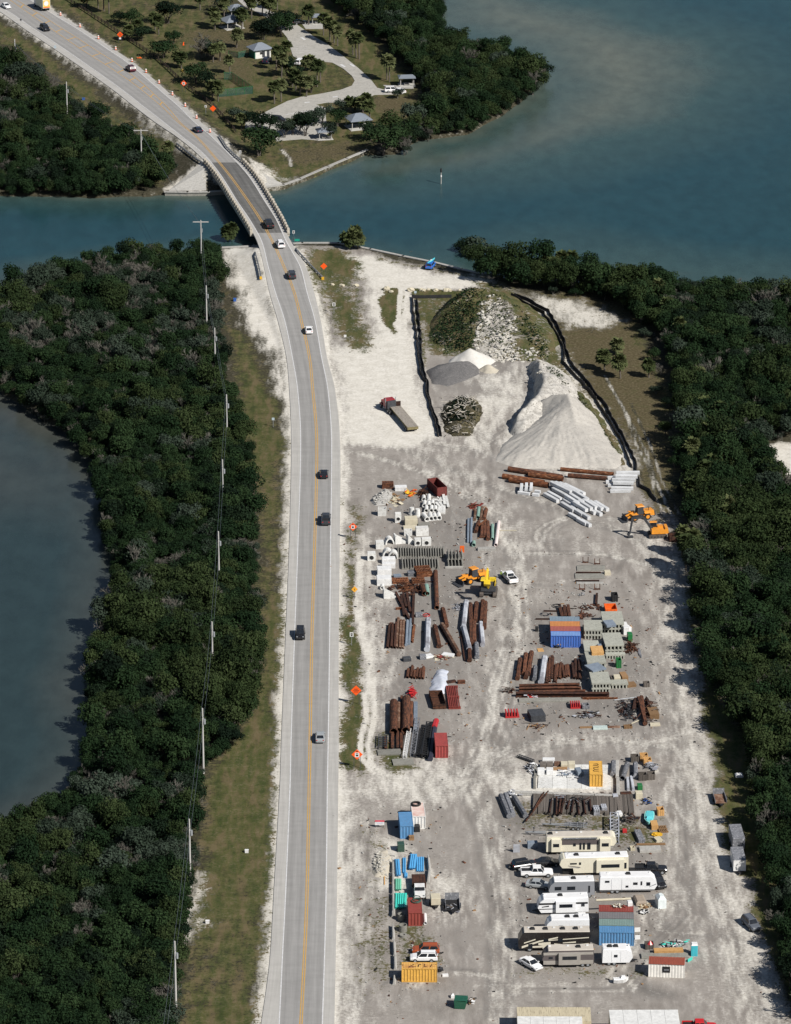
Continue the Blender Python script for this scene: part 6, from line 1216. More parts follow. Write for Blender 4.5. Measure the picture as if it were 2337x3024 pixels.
def container(fn,x0,y0,x1,y1,m,label,end=False,L=6.06,roofm=None,z=0.0,group='shipping containers',off_=0.0,rows=None,H=2.59):
 """x0..y1: foot of the side that faces the camera; end=True when that is the door end"""
 W=2.44;dep=L if end else W;c, an, l_=nframe(fn,x0,y0,x1,y1,dep);n=Vector((-math.sin(an),math.cos(an),0));c=c+n*off_;c.z+=z
 t=thing('shipping_container',label,'container',c,an-(R(90) if end else 0)+(R(180) if end else 0),group)
 rm=roofm or m;mb=MB();corr(mb,-L/2+.1,L/2-.1,-W/2+.02,.15,H-.1);mb.build('side_panel',m,t);mb=MB();corr(mb,-L/2+.1,L/2-.1,W/2-.07,.15,H-.1);mb.build('side_panel',m,t)
 mb=MB();n_=40;v=[]
 for i in range(n_+1):
  x=-L/2+.08+(L-.16)*i/n_;zz=H-.03-(.03 if i%2 else 0);v+=[(x,-W/2+.05,zz),(x,W/2-.05,zz)]
 mb.add(v,[(2*i,2*i+1,2*i+3,2*i+2) for i in range(n_)]);mb.build('roof',rm,t)
 fr=MB()
 for z_ in (.0,H-.14):
  for y_ in (-W/2,W/2-.1):fr.box(-L/2+.12,L/2-.12,y_,y_+.1,z_,z_+.13)
  for x_ in (-L/2,L/2-.1):fr.box(x_,x_+.1,-W/2+.12,W/2-.12,z_,z_+.13)
 fr.build('frame',m,t);pm=MB().box(-.06,.06,-.06,.06,0,H).mesh('corner_post',m)
 for sx in (-1,1):
  for sy in (-1,1):obj('corner_post',pm,t,(sx*(L/2-.06),sy*(W/2-.06),0))
 mb=MB();corr(mb,-W/2+.1,W/2-.1,-L/2+.04,.13,H-.13,.1,.5,'y');mb.build('end_wall',m,t)
 for s in (-1,1):
  d=MB().box(L/2-.09,L/2-.04,min(s*.02,s*(W/2-.12)),max(s*.02,s*(W/2-.12)),.14,H-.14).build('door',m,t)
  if s>0:MB().box(L/2-.038,L/2-.03,-.035,.035,.16,H-.16).build('seam',BLACK,d)
  MB().cyl((L/2-.015,s*.3,.2),(L/2-.015,s*.3,H-.2),.025,n=5).cyl((L/2-.015,s*.8,.2),(L/2-.015,s*.8,H-.2),.025,n=5).build('lock_rod',GALV,d)
 return t
def scrap(fn,x,y,rx,ry,n,mats,label,seed,name='scrap_heap',cat='scrap',l=(.5,2.4),h=.9,plates=.4):
 """heap of loose bars and plates; one part per material"""
 t=thing(name,label,cat,P(*fn(x,y)));rn=random.Random(seed);c=t.location
 for k, m in enumerate(mats):
  mb=MB()
  for i in range(n//len(mats)):
   q=P(*fn(x+rn.gauss(0,rx*.45),y+rn.gauss(0,ry*.45)))-c;a=rn.uniform(0,6.28);L=rn.uniform(*l);z=rn.uniform(.05,h)
   if rn.random()<plates:mb.cbox((q.x,q.y,z*.6),(L*.7,rn.uniform(.3,.9),.06),a,rn.uniform(-.4,.4))
   else :mb.cbox((q.x,q.y,z),(L,rn.uniform(.06,.2),rn.uniform(.06,.18)),a,rn.uniform(-.35,.35))
  tag(mb.build(['bars','plates','pieces','offcuts'][k%4],m,t),kind='stuff')
 return t
PBLUE=mat('pipe_blue',(.09,.33,.6),(.07,.28,.53),2,.4,rnd=.12);PTEAL=mat('pipe_teal',(.06,.55,.45),(.05,.48,.4),2,.4,rnd=.15);PGRN=mat('pipe_pale_green',(.16,.48,.33),(.13,.42,.29),2,.45,rnd=.12)
STB=mat('steel_blue_grey',(.2,.24,.29),(.15,.18,.22),1.5,.6,rnd=.15);STL=mat('steel_light',(.42,.44,.48),(.2,.2,.22),.5,.6,lo=.42,hi=.62,stretch=(.6,1,1),rnd=.15);STG=mat('steel_grey',(.17,.175,.19),(.1,.105,.115),1,.6,c3=(.3,.3,.32),s3=3,rnd=.2);VERD=mat('green_patina',(.22,.34,.29),(.16,.26,.22),1.2,.6);BRICK=mat('brick_red_paint',(.22,.045,.035),(.16,.032,.026),1.2,.7,c3=(.1,.03,.02),s3=4)
cC=crop(1040,1700,3.376);cD=crop(1480,1740,3.376);cE=crop(1020,1960,4.22);cF=crop(1440,2180,2.813);cG=crop(1440,2440,2.5576);cI=crop(1040,2640,3.376);cJ=crop(1900,2200,2.65)
# ---------------------------------------------------------------- concrete goods beside the road
lin(cA,[(715,290,717,322),(768,280,766,342),(724,342,722,385),(766,350,765,388),(803,338,803,372),(742,394,741,435),(793,390,792,432),(832,394,832,432)],'bell',.45,CONCW,'concrete_pipe','white concrete pipe in the rows below the red dumpster','pipe')
lin(cA,[(712,468,750,520),(778,468,790,515),(820,474,827,510),(862,470,869,508)],'bell',.52,CONCW,'concrete_pipe','white concrete pipe in the front row facing the camera','pipe')
lin(cA,[(910,265,925,365),(935,285,960,390),(860,330,905,390),(840,350,880,400)],'plank',.3,CONCW,'concrete_plank','broken white plank leaning in the heap right of the concrete pipes','plank',z=.5)
lin(cA,[(870,400,868,455),(893,395,892,455),(920,390,918,455)],'square',.28,CONCW,'concrete_block','short white concrete block beside the concrete pipes','block')
def inlet(fn,x0,y0,x1,y1,d,h,label,hole='front',m=CONCW):
 c, an, L=nframe(fn,x0,y0,x1,y1,d);t=thing('concrete_box',label,'concrete box',c,an,'precast concrete boxes');w=.16
 MB().box(-L/2,L/2,-d/2,-d/2+w,0,h).box(-L/2,L/2,d/2-w,d/2,0,h).box(-L/2,-L/2+w,-d/2+w,d/2-w,0,h).box(L/2-w,L/2,-d/2+w,d/2-w,0,h).box(-L/2+w,L/2-w,-d/2+w,d/2-w,0,.2).build('shell',m,t)
 if hole=='front':MB().cyl((0,-d/2-.015,h*.45),(0,-d/2+.05,h*.45),min(L,h)*.3,n=16).build('pipe_opening',BLACK,t);MB().torus((0,-d/2,h*.45),min(L,h)*.32,.05,'Y').build('opening_rim',m,t)
 if hole!='open':MB().box(-L/2+.02,L/2-.02,-d/2+.02,d/2-.02,h+.002,h+.08).build('lid',m,t)
 return t
for q in [(258,488,342,488,1.5,1.7,'open topped white concrete box left of the small inlet box','open'),(430,555,492,553,1.2,2.0,'tall white concrete inlet box with a round opening','front'),(155,934,235,933,1.5,1.6,'white concrete box with a round opening nearest the road','front'),(240,818,320,816,1.5,1.5,'white concrete box with a lid left of the curved pieces','lid'),(520,685,600,683,1.3,1.2,'white concrete box at the left end of the slab stack','open'),(640,688,765,684,1.6,1.7,'wide white concrete box below the slab stack','lid'),(625,785,690,783,1.3,1.4,'left white concrete box with a large round opening','front'),(698,785,790,782,1.4,1.5,'right white concrete box with a large round opening','front')]:inlet(cA,*q)
for x, y, r0, r1, h, lab in [(597,470,.75,.5,1.6,'left'),(655,488,.75,.5,1.7,'right')]:
 o=MB().cyl((0,0,0),(0,0,.35),r0,n=16).cyl((0,0,.35),(0,0,h),r0*.8,r1,16).build('manhole_cone',CONCW);o.location=P(*cA(x,y));tag(o,lab+' white concrete manhole cone above the cream block','concrete cone','manhole cones')
for q in [(530,588,655,585,2.4,1.5,CREAM,'cream_block','cream concrete block in the middle of the concrete goods','block'),(515,627,655,622,1.6,.5,CREAM,'concrete_plate','low cream slab below the cream block','slab'),(660,602,780,598,1.8,.6,CONCG,'concrete_plate','pale grey slab right of the cream block','slab'),(430,238,548,236,1.6,.9,WHITE,'barrier_stack','stack of white plastic barriers above the orange sheets','barriers','layers'),(300,216,415,216,1.6,1.3,RUST,'steel_rack','rusty steel rack above the rubble heap','rack','slats'),(1255,836,1432,832,1.2,.5,CONC,'concrete_plate','long grey concrete slab below the steel pile bundle','slab'),(300,965,435,960,1.6,1.1,WHITE,'wrapped_bale','upper white wrapped bale left of the barrier rows','bale'),(300,1010,432,1008,1.4,1.0,WHITE,'wrapped_bale','second white wrapped bale left of the barrier rows','bale'),(255,1090,395,1085,2.4,1.5,WHITE,'wrapped_bale','third white wrapped bale left of the rusty frames','bale'),(250,1182,395,1178,2.4,1.5,WHITE,'wrapped_bale','lowest white wrapped bale left of the rusty frames','bale'),(560,1092,640,1088,1.4,.9,STG,'steel_plate','grey steel plate stack among the rusty frames','plates','layers'),(405,1165,570,1160,2.4,.5,RUSTO,'rusty_sheet','rusty orange panel lying among the frames','panel','slats'),(600,1165,730,1160,2.2,.6,RUSTO,'rusty_grating','rusty grating right of the rusty panel','grating','slats'),(420,1110,495,1105,1.2,.6,STB,'steel_sheet','blue grey sheets beside the rusty panel','sheets','layers')]:
 nbox(cA,*q[:10],detail=q[10] if len(q)>10 else None)
for x, y, s, rz, lab in [(372,758,1.0,.2,'white curved concrete headwall beside the lidded box'),(355,885,1.15,.1,'white curved concrete section left of the barrier rows'),(410,900,1.1,0,'white rounded concrete section against the barrier rows')]:
 a=[k*math.pi/10 for k in range(11)];t=MB().prism([(1.0*math.cos(q)*s,1.5*math.sin(q)*s) for q in a]+[(.72*math.cos(q)*s,1.2*math.sin(q)*s) for q in reversed(a)],-.8,.8).build('arch_section',CONCW);t.location=P(*cA(x,y));t.rotation_euler=(0,0,rz);tag(t,lab,'concrete section','arched concrete sections')
def headwall(fn,x0,y0,x1,y1,label):
 c, an, L=nframe(fn,x0,y0,x1,y1,.9);t=thing('headwall',label,'headwall',c,an,'concrete headwalls');MB().box(-L/2,-L/2+.3,-.9,.9,0,1.9).build('back_wall',CONCW,t);MB().prism([(-L/2+.3,0),(L/2,0),(L/2,.3),(-L/2+.3,1.7)],-.9,-.65).build('wing_wall',CONCW,t);MB().prism([(-L/2+.3,0),(L/2,0),(L/2,.3),(-L/2+.3,1.7)],.65,.9).build('wing_wall',CONCW,t);MB().box(-L/2+.3,L/2,-.64,.64,0,.2).build('apron',CONCW,t)
headwall(cA,428,762,550,752,'white concrete headwall left of the round opening boxes');headwall(cA,315,1305,440,1298,'white concrete headwall below the wrapped bales');headwall(cA,555,762,625,755,'small white concrete headwall between the boxes')
lin(cA,[(303,1178,303,1205)],'bell',.42,CONCW,'concrete_pipe','single short white pipe below the wrapped bales','pipe')
lin(cA,[(458+25*k,798+random.uniform(-5,5),463+25*k,884+random.uniform(-5,5)) for k in range(19)],'jersey',.41,CONCG,'concrete_barrier','grey concrete barrier in the upper barrier row','barrier')
lin(cA,[(500+27*k,905+random.uniform(-5,5),508+27*k,998+random.uniform(-5,5)) for k in range(14)],'jersey',.41,CONCG,'concrete_barrier','grey concrete barrier in the lower barrier row','barrier')
lin(cA,[(955+34*k,905,965+34*k,985) for k in range(5)],'jersey',.41,CONCG,'concrete_barrier','grey concrete barrier on the ground of the double stack','barrier');lin(cA,[(955+34*k,830,965+34*k,905,.84) for k in range(5)],'jersey',.41,CONCG,'concrete_barrier','grey concrete barrier on top of the double stack','barrier')
nbox(cA,930,1012,1108,1008,.5,.4,CONC,'concrete_girder','grey concrete beam in front of the double barrier stack','beam')
nbox(cA,1075,850,1120,850,.15,1.5,ORANGE,'orange_sheet','orange panel leaning on the double barrier stack','panel')
scrap(cA,585,270,60,35,26,[YELLOW,ORANGE],'heap of orange and yellow plastic sheets beside the dumpster',5,'plastic_heap','heap',(.6,1.8),.7,.9);scrap(cA,700,265,50,35,40,[RUSTD,RUST],'dark rusty scrap left of the red dumpster',6)
scrap(cA,875,345,45,45,40,[CONCW,CONCW],'heap of broken white slabs beside the concrete pipes',7,'rubble_heap','rubble',(.5,1.6),.8,.7)
ho, hb, ht, hp=heap('rubble_heap','grey concrete rubble heap beside the sandy verge',[(210,300),(190,340),(230,385),(330,375),(400,350),(420,290),(400,250),(290,250)],[(345,215,2.0),(370,225,1.8)],mat('rubble_grey',(.33,.325,.31),(.25,.245,.235),2,.95,c3=(.42,.41,.39),s3=6),cA,.35,.9,.2,None,61,cat='rubble')
scatter_rocks(ho,hb,ht,[P(*cA(x,y)) for x,y in [(200,330),(240,380),(330,370),(410,330),(390,260),(280,260)]],150,.12,.32,CONC,62,'stones');scrap(cA,415,330,90,50,56,[CREAM,WOOD,CREAM],'heap of cream boards in front of the rubble',8,'board_heap','boards',(.6,1.8),.6,.5)
# red roll-off dumpster
a=P(*cA(850,296));b=P(*cA(948,290));an=math.atan2((b-a).y,(b-a).x);L=6.2;d=(P(*cA(765,215))-a).normalized();t=thing('dumpster','open dark red roll-off dumpster above the concrete pipes','dumpster',(a+b)/2+d*L/2,math.atan2(d.y,d.x));DRD=mat('dumpster_red',(.16,.035,.03),(.11,.026,.022),1.5,.7,c3=(.07,.025,.018),s3=4);W=(b-a).length
for s in (-1,1):
 MB().box(-L/2,L/2,s*W/2-.06,s*W/2+.06,.15,2.2).build('side_wall',DRD,t)
 for k in range(7):MB().box(-L/2+.2+k*.96,-L/2+.32+k*.96,s*(W/2+.1)-.045,s*(W/2+.1)+.045,.2,2.1).build('rib',DRD,t)
MB().box(-L/2,-L/2+.1,-W/2,W/2,.15,2.2).build('door',DRD,t);MB().box(L/2-.1,L/2,-W/2,W/2,.15,2.2).build('front_wall',DRD,t);MB().box(-L/2+.1,L/2-.1,-W/2+.06,W/2-.06,.1,.3).build('floor',RUSTD,t)
# steel bundle right of the concrete goods
lin(cA,[(1162,515,1157,745),(1193,505,1188,752)],'square',.22,STB,'steel_girder','blue grey steel beam at the left of the pipe bundle','beam');lin(cA,[(1266,405,1254,500)],'pipe',.4,VERD,'steel_pipe','pale green pipe at the top of the pipe bundle','pipe');lin(cA,[(1400,575,1400,715)],'pipe',.35,VERD,'steel_pipe','pale green pipe beside the white pipe','pipe')
lin(cA,[(1464,545,1434,775)],'pipe',.38,mat('pipe_white',(.66,.58,.56),(.55,.46,.44),1.2,.7),'steel_pipe','long whitish pipe at the right of the pipe bundle','pipe');lin(cA,[(1298,400,1284,515),(1230,425,1222,520)],'oct',.35,RUSTP,'steel_pile','pale rusty pile in the upper pipe bundle','pile')
lin(cA,[(1338,420,1318,510),(1262,545,1232,640),(1300,565,1292,690),(1325,550,1325,690),(1352,545,1356,715)],'oct',.42,RUST,'steel_pile','brown rusty pile in the pipe bundle','pile');lin(cA,[(1215,745,1214,775)],'pipe',.42,VERD,'steel_pipe','short pipe stub below the blue grey beams','pipe');scrap(cA,1220,395,40,25,22,[BRICK,RUST],'dark red scrap at the top of the pipe bundle',9)
lin(cA,[(1260,580,1345,520)],'ibeam',.15,RUSTO,'steel_girder','thin rusty beam lying across the pipe bundle','beam',z=1.0);lin(cA,[(1472,628,1640,628)],'plank',.14,CREAM,'plank','pale plank lying right of the whitish pipe','plank')
# ---------------------------------------------------------------- big rusty pipes and concrete piles near the sand pile
lin(cB,[(175,125,620,195)],'pipe',.62,RUST,'steel_pipe','large rusty pipe at the foot of the sand pile','pipe');lin(cB,[(345,170,628,208)],'pipe',.6,RUSTO,'steel_pipe','short large rusty pipe in front of the long one','pipe');lin(cB,[(128,185,470,240)],'pipe',.6,RUSTO,'steel_pipe','blotched rusty pipe in the middle of the pipe group','pipe');lin(cB,[(185,212,505,260)],'pipe',.66,RUSTO,'steel_pipe','front large rusty pipe with open ends','pipe')
lin(cB,[(608,126,1048,168)],'pipe',.45,RUSTO,'steel_pipe','long thin rusty pipe running to the white piles','pipe');lin(cB,[(670,178,990,205)],'pipe',.5,RUST,'steel_pipe','rusty pipe with open end below the thin pipe','pipe')
WP=mat('pile_concrete',(.55,.56,.57),(.47,.48,.49),1.2,.85,c3=(.4,.41,.42),s3=3,rnd=.1)
rows=[]
for k,(x,y,z) in enumerate([(1070,160,.6),(1065,185,.6),(1000,200,.0),(1035,215,.6),(985,235,0),(1045,240,.6),(1000,262,0),(1030,285,0),(1020,310,0)]):rows.append((x,y,x+195-k%3*12,y+(4 if k%2 else -3),z))
lin(cB,[(q[0],q[1],q[2],q[3],q[4]*1.25) for q in rows],'square',.38,WP,'concrete_pile','white concrete pile in the stack against the silt fence','pile')
rows=[]
for (x,y) in [(530,240),(565,240),(600,245),(640,255)]:rows.append((x,y,x+165,y+80,.6))
for (x,y) in [(545,290),(505,320),(475,335)]:rows.append((x,y,x+110,y+60,0))
for (x,y,z) in [(650,350,.6),(690,340,.6),(730,320,.6),(635,385,.0),(720,405,.6),(760,395,.6),(800,385,.6),(850,395,.6),(895,400,.6),(615,410,0),(690,445,0),(740,470,0),(790,430,0),(840,440,0)]:rows.append((x,y,x+105,y+65,z))
for (x,y) in [(680,500),(750,545),(780,555)]:rows.append((x,y,x+75,y+42,0))
lin(cB,[(q[0],q[1],q[2],q[3],q[4]*1.25) for q in rows],'square',.4,WP,'concrete_pile','white square concrete pile in the slanting stack below the rusty pipes','pile')
lin(cB,[(285,255,280,300,.6),(325,250,322,298,.6),(365,250,362,298,.6),(270,300,355,312,0),(255,320,350,334,0),(395,312,440,318,.3),(375,338,430,344,0)],'square',.33,WP,'concrete_pile','short white concrete pile left of the slanting stack','pile')
# bearing frames and plates laid out on open ground
for i,(x,y) in enumerate([(815,905),(912,918),(787,1128),(912,1128)]):
 t=thing('steel_bracket','%s small rusty U-shaped steel frame on the open ground'%['upper left','upper right','lower left','lower right'][i],'frame',P(*cB(x,y)),.05,'small rusty steel frames');MB().box(-.65,.65,-.2,.2,0,.2).build('base',RUST,t)
 for s in (-.55,.55):MB().box(s-.07,s+.07,-.08,.08,.201,1.3).build('upright',RUST,t)
for x0, y0, x1, d, m, lab in [(745,940,980,.5,CONCG,'uppermost long plate on the open ground'),(745,975,980,2.4,CONCG,'wide grey plate on the open ground'),(730,1040,975,2.6,CONCG,'second wide grey plate on the open ground'),(740,1085,965,1.0,CONC,'lowest pale plate on the open ground')]:nbox(cB,x0,y0,x1,y0,d,.22,m,'ground_plate',lab,'plate')
lin(cB,[(735,990,945,990),(730,1058,930,1058)],'ibeam',.2,RUSTD,'steel_girder','rusty beam between the grey plates','beam');lin(cB,[(910,1165,905,1250)],'ibeam',.25,RUSTD,'steel_girder','dark rusty beam left of the black skip','beam');scrap(cB,775,1172,40,14,18,[CONC,STG],'row of small pale pieces below the steel frames',12,l=(.3,.7),h=.3);nbox(cB,975,1012,1025,1010,1.2,.8,CREAM,'cream_box','small cream box right of the ground plates','box')
nbox(cB,1035,1232,1085,1230,1.8,1.5,BLACK,'black_skip','small black skip above the orange bin','skip',detail='open');nbox(cB,1515,735,1620,730,2.2,1.3,RUSTD,'steel_crate','dark steel crate behind the palm at the right edge','crate',detail='open');nbox(cB,1612,1300,1690,1290,5.0,.3,CONC,'concrete_plate','pale slab at the edge of the right wood','slab')
scrap(cB,820,1275,160,30,26,[RUSTD,RUST],'scattered rusty pieces behind the containers',13,l=(.4,1.8),h=.3)
# ---------------------------------------------------------------- sheet piles and beams in the middle left of the yard
lin(cC,[(375,485,352,715),(405,475,392,710),(440,470,425,715)],'sheet',.4,RUSTD,'sheet_pile','dark sheet pile at the left of the bundle','sheet pile');lin(cC,[(462,420,442,712),(490,445,477,720),(515,445,502,722)],'sheet',.42,RUSTP,'sheet_pile','pale rusty sheet pile in the bundle','sheet pile',z=.26);lin(cC,[(585,435,567,680),(553,450,540,690)],'oct',.3,STB,'steel_pile','blue grey pile right of the sheet pile bundle','pile')
lin(cC,[(622,495,602,660)],'ibeam',.25,RUSTO,'steel_girder','orange rusty beam right of the blue grey piles','beam');lin(cC,[(435,170,570,435),(510,175,542,315),(548,175,582,365),(617,165,606,480),(490,200,520,400)],'ibeam',.27,RUSTD,'steel_girder','dark rusty beam below the rusty frames','beam')
lin(cA,[(832,1040,846,1400)],'pipe',.5,RUST,'steel_pipe','long upright-lying rusty pipe left of the loader','pipe');lin(cA,[(695,1180,725,1260)],'pipe',.6,RUST,'steel_pipe','short rusty pipe among the rusty frames','pipe');lin(cA,[(742,1180,752,1260)],'pipe',.5,VERD,'steel_pipe','short green pipe among the rusty frames','pipe')
nbox(cA,645,1100,800,1090,3.4,1.3,RUSTO,'rusty_rack','tall orange rusty frame above the gratings','frame',detail='slats');scrap(cA,560,1200,180,60,70,[RUSTO,RUST,RUSTD],'spread of rusty frames and plates left of the long pipe',14,l=(.8,3),h=.8)
lin(cC,[(760,440,748,735)],'oct',.6,STL,'steel_pile','light grey box pile standing alone in the middle','pile');lin(cC,[(905,335,942,500),(825,505,868,705)],'oct',.5,RUST,'steel_pile','short rusty box pile beside the light grey pile','pile');lin(cC,[(898,490,1068,785)],'oct',.5,RUSTP,'steel_pile','slanting rusty box pile','pile');lin(cC,[(872,500,1045,800)],'ibeam',.2,RUSTD,'steel_girder','thin dark beam along the slanting pile','beam')
lin(cC,[(1140,260,1108,520),(1110,500,1170,735)],'oct',.55,STL,'steel_pile','light grey bent-looking box pile in the right bundle','pile',z=.6);lin(cC,[(1170,700,1172,845),(1178,285,1192,680),(1240,275,1226,450),(1216,465,1216,660),(1305,255,1290,460),(1330,270,1318,520)],'oct',.48,RUST,'steel_pile','rusty box pile in the right bundle','pile');lin(cC,[(1285,475,1302,690)],'oct',.5,STL,'steel_pile','grey box pile at the right end of the bundle','pile');lin(cC,[(1240,680,1246,815)],'oct',.5,STG,'steel_pile','short dark grey box pile at the foot of the bundle','pile');lin(cC,[(1082,560,1125,850)],'ibeam',.15,RUSTD,'steel_rail','thin rail left of the right bundle','rail')
nbox(cC,735,832,818,815,1.6,.35,WHITE,'white_sheet','white panel lying below the light grey pile','panel');nbox(cC,890,800,1005,818,1.5,.3,WHITE,'white_sheet','white panel lying below the slanting pile','panel');nbox(cC,680,842,742,838,1.4,.8,STG,'dark_box','dark box left of the white panel','box');nbox(cC,515,862,592,856,1.3,.7,DARKG,'dark_box','dark box below the sheet pile bundle','box');nbox(cC,635,420,705,418,1.2,.8,STG,'grey_box','grey box beside the red hoses','box')
t=thing('red_hose','coil of red hose beside the grey box','hose',P(*cC(740,400)));MB().torus((0,0,.1),.75,.07,n=18).torus((.15,.1,.22),.6,.07,n=18).torus((-1.6,.8,.1),.5,.06,n=16).build('coil',RED,t)
lin(cC,[(435,330,498,326)],'ibeam',.22,RUSTO,'steel_girder','short orange beam left of the dark beams','beam');scrap(cC,900,820,130,30,30,[RUST,BRICK,CREAM],'scattered rusty plates round the white panels',16,l=(.4,1.6),h=.25);scrap(cC,1050,320,60,30,18,[STL,STG],'light metal strips left of the right bundle',18,l=(.6,2.2),h=.3,plates=.1)
lin(cC,[(562,930,551,1012),(602,898,587,1010),(627,948,619,1018),(656,922,642,1012),(686,928,672,1020),(713,908,702,1022)],'sheet',.4,RUST,'sheet_pile','short rusty sheet pile in the small bundle','sheet pile')
ho, hb, ht, hp=heap('tarp_heap','heap wrapped in crumpled white sheeting above the rusty rack',[(785,1060),(800,1110),(830,1180),(940,1175),(945,1100),(945,960),(900,935),(840,950)],[(880,970,.8),(905,1050,1.0),(890,1125,.8)],mat('white_tarp',(.42,.45,.53),(.5,.52,.56),1.2,.5),cC,.3,.55,.35,None,71,cat='tarp heap',rscale=1.1)
nbox(cC,965,1335,1085,1332,10.5,.55,BRICK,'steel_rack','long reddish slatted steel rack below the white sheeting','rack',detail='slats');nbox(cC,808,1335,940,1330,6.8,1.1,RUST,'steel_skip','rusty steel trough left of the slatted rack','trough',detail='open');nbox(cC,1055,1082,1130,1080,.8,.6,RUST,'steel_stand','small rusty stand behind the slatted rack','stand',detail='slats');nbox(cC,950,1080,1040,1065,.8,.4,RUSTD,'steel_trough','small dark trough right of the white sheeting','trough')
# ---------------------------------------------------------------- large pipes and trusses near the curved ruts
lin(cE,[(605,480,605,850)],'pipe',.78,RUST,'steel_pipe','left of the two widest brown pipes','pipe');lin(cE,[(762,440,755,840)],'pipe',.85,RUST,'steel_pipe','right of the two widest brown pipes','pipe');lin(cE,[(665,500,665,825)],'pipe',.45,RUSTP,'steel_pipe','thin pale rusty pipe between the two widest pipes','pipe');lin(cE,[(705,410,702,1060),(590,860,588,1060),(655,850,655,1060),(510,910,508,1070)],'ibeam',.28,RUST,'steel_girder','brown beam at the wide pipes','beam');lin(cE,[(822,490,812,660),(830,660,815,800)],'pipe',.5,RUST,'steel_pipe','brown pipe right of the widest pipe','pipe',z=.5)
lin(cE,[(878,495,876,850)],'ibeam',.4,STB,'steel_girder','blue grey beam right of the brown pipes','beam')
def truss(fn,x0,y0,x1,y1,w,h,m,label,n=10,z=.0,r=.06):
 a=P(*fn(x0,y0));b=P(*fn(x1,y1));mid, an, L=axis(a,b);mid.z+=z;t=thing('lattice_truss',label,'truss',mid,an);c=[(-w/2,.1),(w/2,.1),(w/2,h),(-w/2,h)]
 for y, z_ in c:MB().box(-L/2,L/2,y-r,y+r,z_-r,z_+r).build('chord',m,t)
 for k in range(n+1):
  x=-L/2+L*k/n;mb=MB();x2=min(x+L/n,L/2)
  for i in range(4):
   (ya,za),(yb,zb)=c[i], c[(i+1)%4];mb.cyl((x,ya,za),(x,yb,zb),r*.7,n=4)
   if k<n:mb.cyl((x,ya,za),(x2,yb,zb),r*.6,n=4)
  mb.build('lacing',m,t)
 return t
truss(cE,798,850,742,1185,.7,.7,WHITE,'white lattice truss in front of the wide pipes',16);truss(cE,900,730,840,1170,.9,.9,STG,'grey lattice truss right of the white truss',12,r=.07);truss(cE,980,820,905,1175,.9,.8,BLACK,'black lattice section right of the grey truss',12,r=.1);truss(cE,1050,780,990,1185,1.1,.9,BLACK,'black conveyor frame beside the red container',14,r=.12);truss(cE,470,920,465,1070,1.6,.7,DARKG,'dark lattice section left of the wide pipes',6)
lin(cE,[(1125,715,1060,1190)],'oct',.5,mat('conveyor_navy',(.02,.022,.04),(.035,.036,.05),2,.6),'conveyor_belt','dark conveyor section left of the red container','conveyor');lin(cE,[(1135,712,1105,800)],'oct',.55,RED,'conveyor_section','red end piece of the dark conveyor','conveyor',z=.65)
scrap(cE,838,395,36,70,26,[RED,RED],'tangle of red steel pieces behind the wide pipes',20,l=(.6,2),h=1.3);nbox(cE,410,1150,700,1140,2.4,.3,CONCG,'concrete_girder','low grey concrete beams left of the white truss','beams',detail='layers');nbox(cE,600,1275,860,1262,2.6,.3,CONCG,'concrete_girder','low dark concrete beams below the white truss','beams',detail='layers')
container(cE,1125,1178,1282,1176,mat('container_red',(.3,.055,.05),(.24,.045,.042),1,.6,c3=(.16,.05,.04),s3=4),'faded red container with doors facing the camera beside the black frames',True)
# ---------------------------------------------------------------- container row and concrete decks in the middle right
def cpaint(n,c):return mat('container_'+n,c,tuple(x*.82 for x in c),.9,.55,c3=(c[0]*.6+.06,c[1]*.6+.03,c[2]*.6+.02),s3=4)
CB=cpaint('blue',(.05,.13,.42));CBL=cpaint('pale_blue',(.16,.28,.55));CO=cpaint('orange',(.5,.21,.07));CRD=cpaint('brick',(.33,.10,.085));CGB=cpaint('grey_blue',(.19,.25,.30));CYE=cpaint('yellow',(.62,.35,.07));CBB=cpaint('sky',(.09,.23,.42));CW=cpaint('white',(.68,.67,.64));CGR=cpaint('green',(.18,.26,.24));CG=cpaint('grey',(.17,.165,.17));CBR=cpaint('oxide',(.24,.05,.04))
for k,(m,rm,lab) in enumerate([(CB,CBL,'blue container at the front of the row of four'),(CRD,CRD,'brick red container second from the front of the row of four'),(CO,CO,'orange container third from the front of the row of four'),(CGB,CGB,'grey blue container at the back of the row of four')]):container(cD,505,582,788,584,m,lab,roofm=rm,off_=k*2.6)
t=thing('black_hose','coil of black hose on the orange container roof','hose',P(*cD(560,420))+Vector((0,7.0,2.6)));MB().torus((0,0,.08),.9,.09,n=18).torus((.2,.1,.2),.7,.09,n=18).build('coil',BLACK,t)
def deck(fn,x0,y0,x1,y1,d,label,n=6,lv=1,z=0.0,m=CONCG):
 c, an, L=nframe(fn,x0,y0,x1,y1,d);t=thing('ribbed_deck',label,'concrete deck',c,an,'ribbed concrete decks')
 for j in range(lv):
  zz=z+j*1.05;MB().box(-L/2,L/2,-d/2,d/2,zz+.72,zz+1.04).build('slab',m,t);rm=MB().box(-.14,.14,-d/2+.03,d/2-.03,0,.715,.0,.0).mesh('rib',m)
  for k in range(n):obj('rib',rm,t,(-L/2+L*(k+.5)/n,0,zz))
 return t
PALEC=mat('concrete_pale_green',(.36,.365,.315),(.29,.295,.255),1.2,.9,c3=(.22,.22,.19),s3=4,rnd=.1)
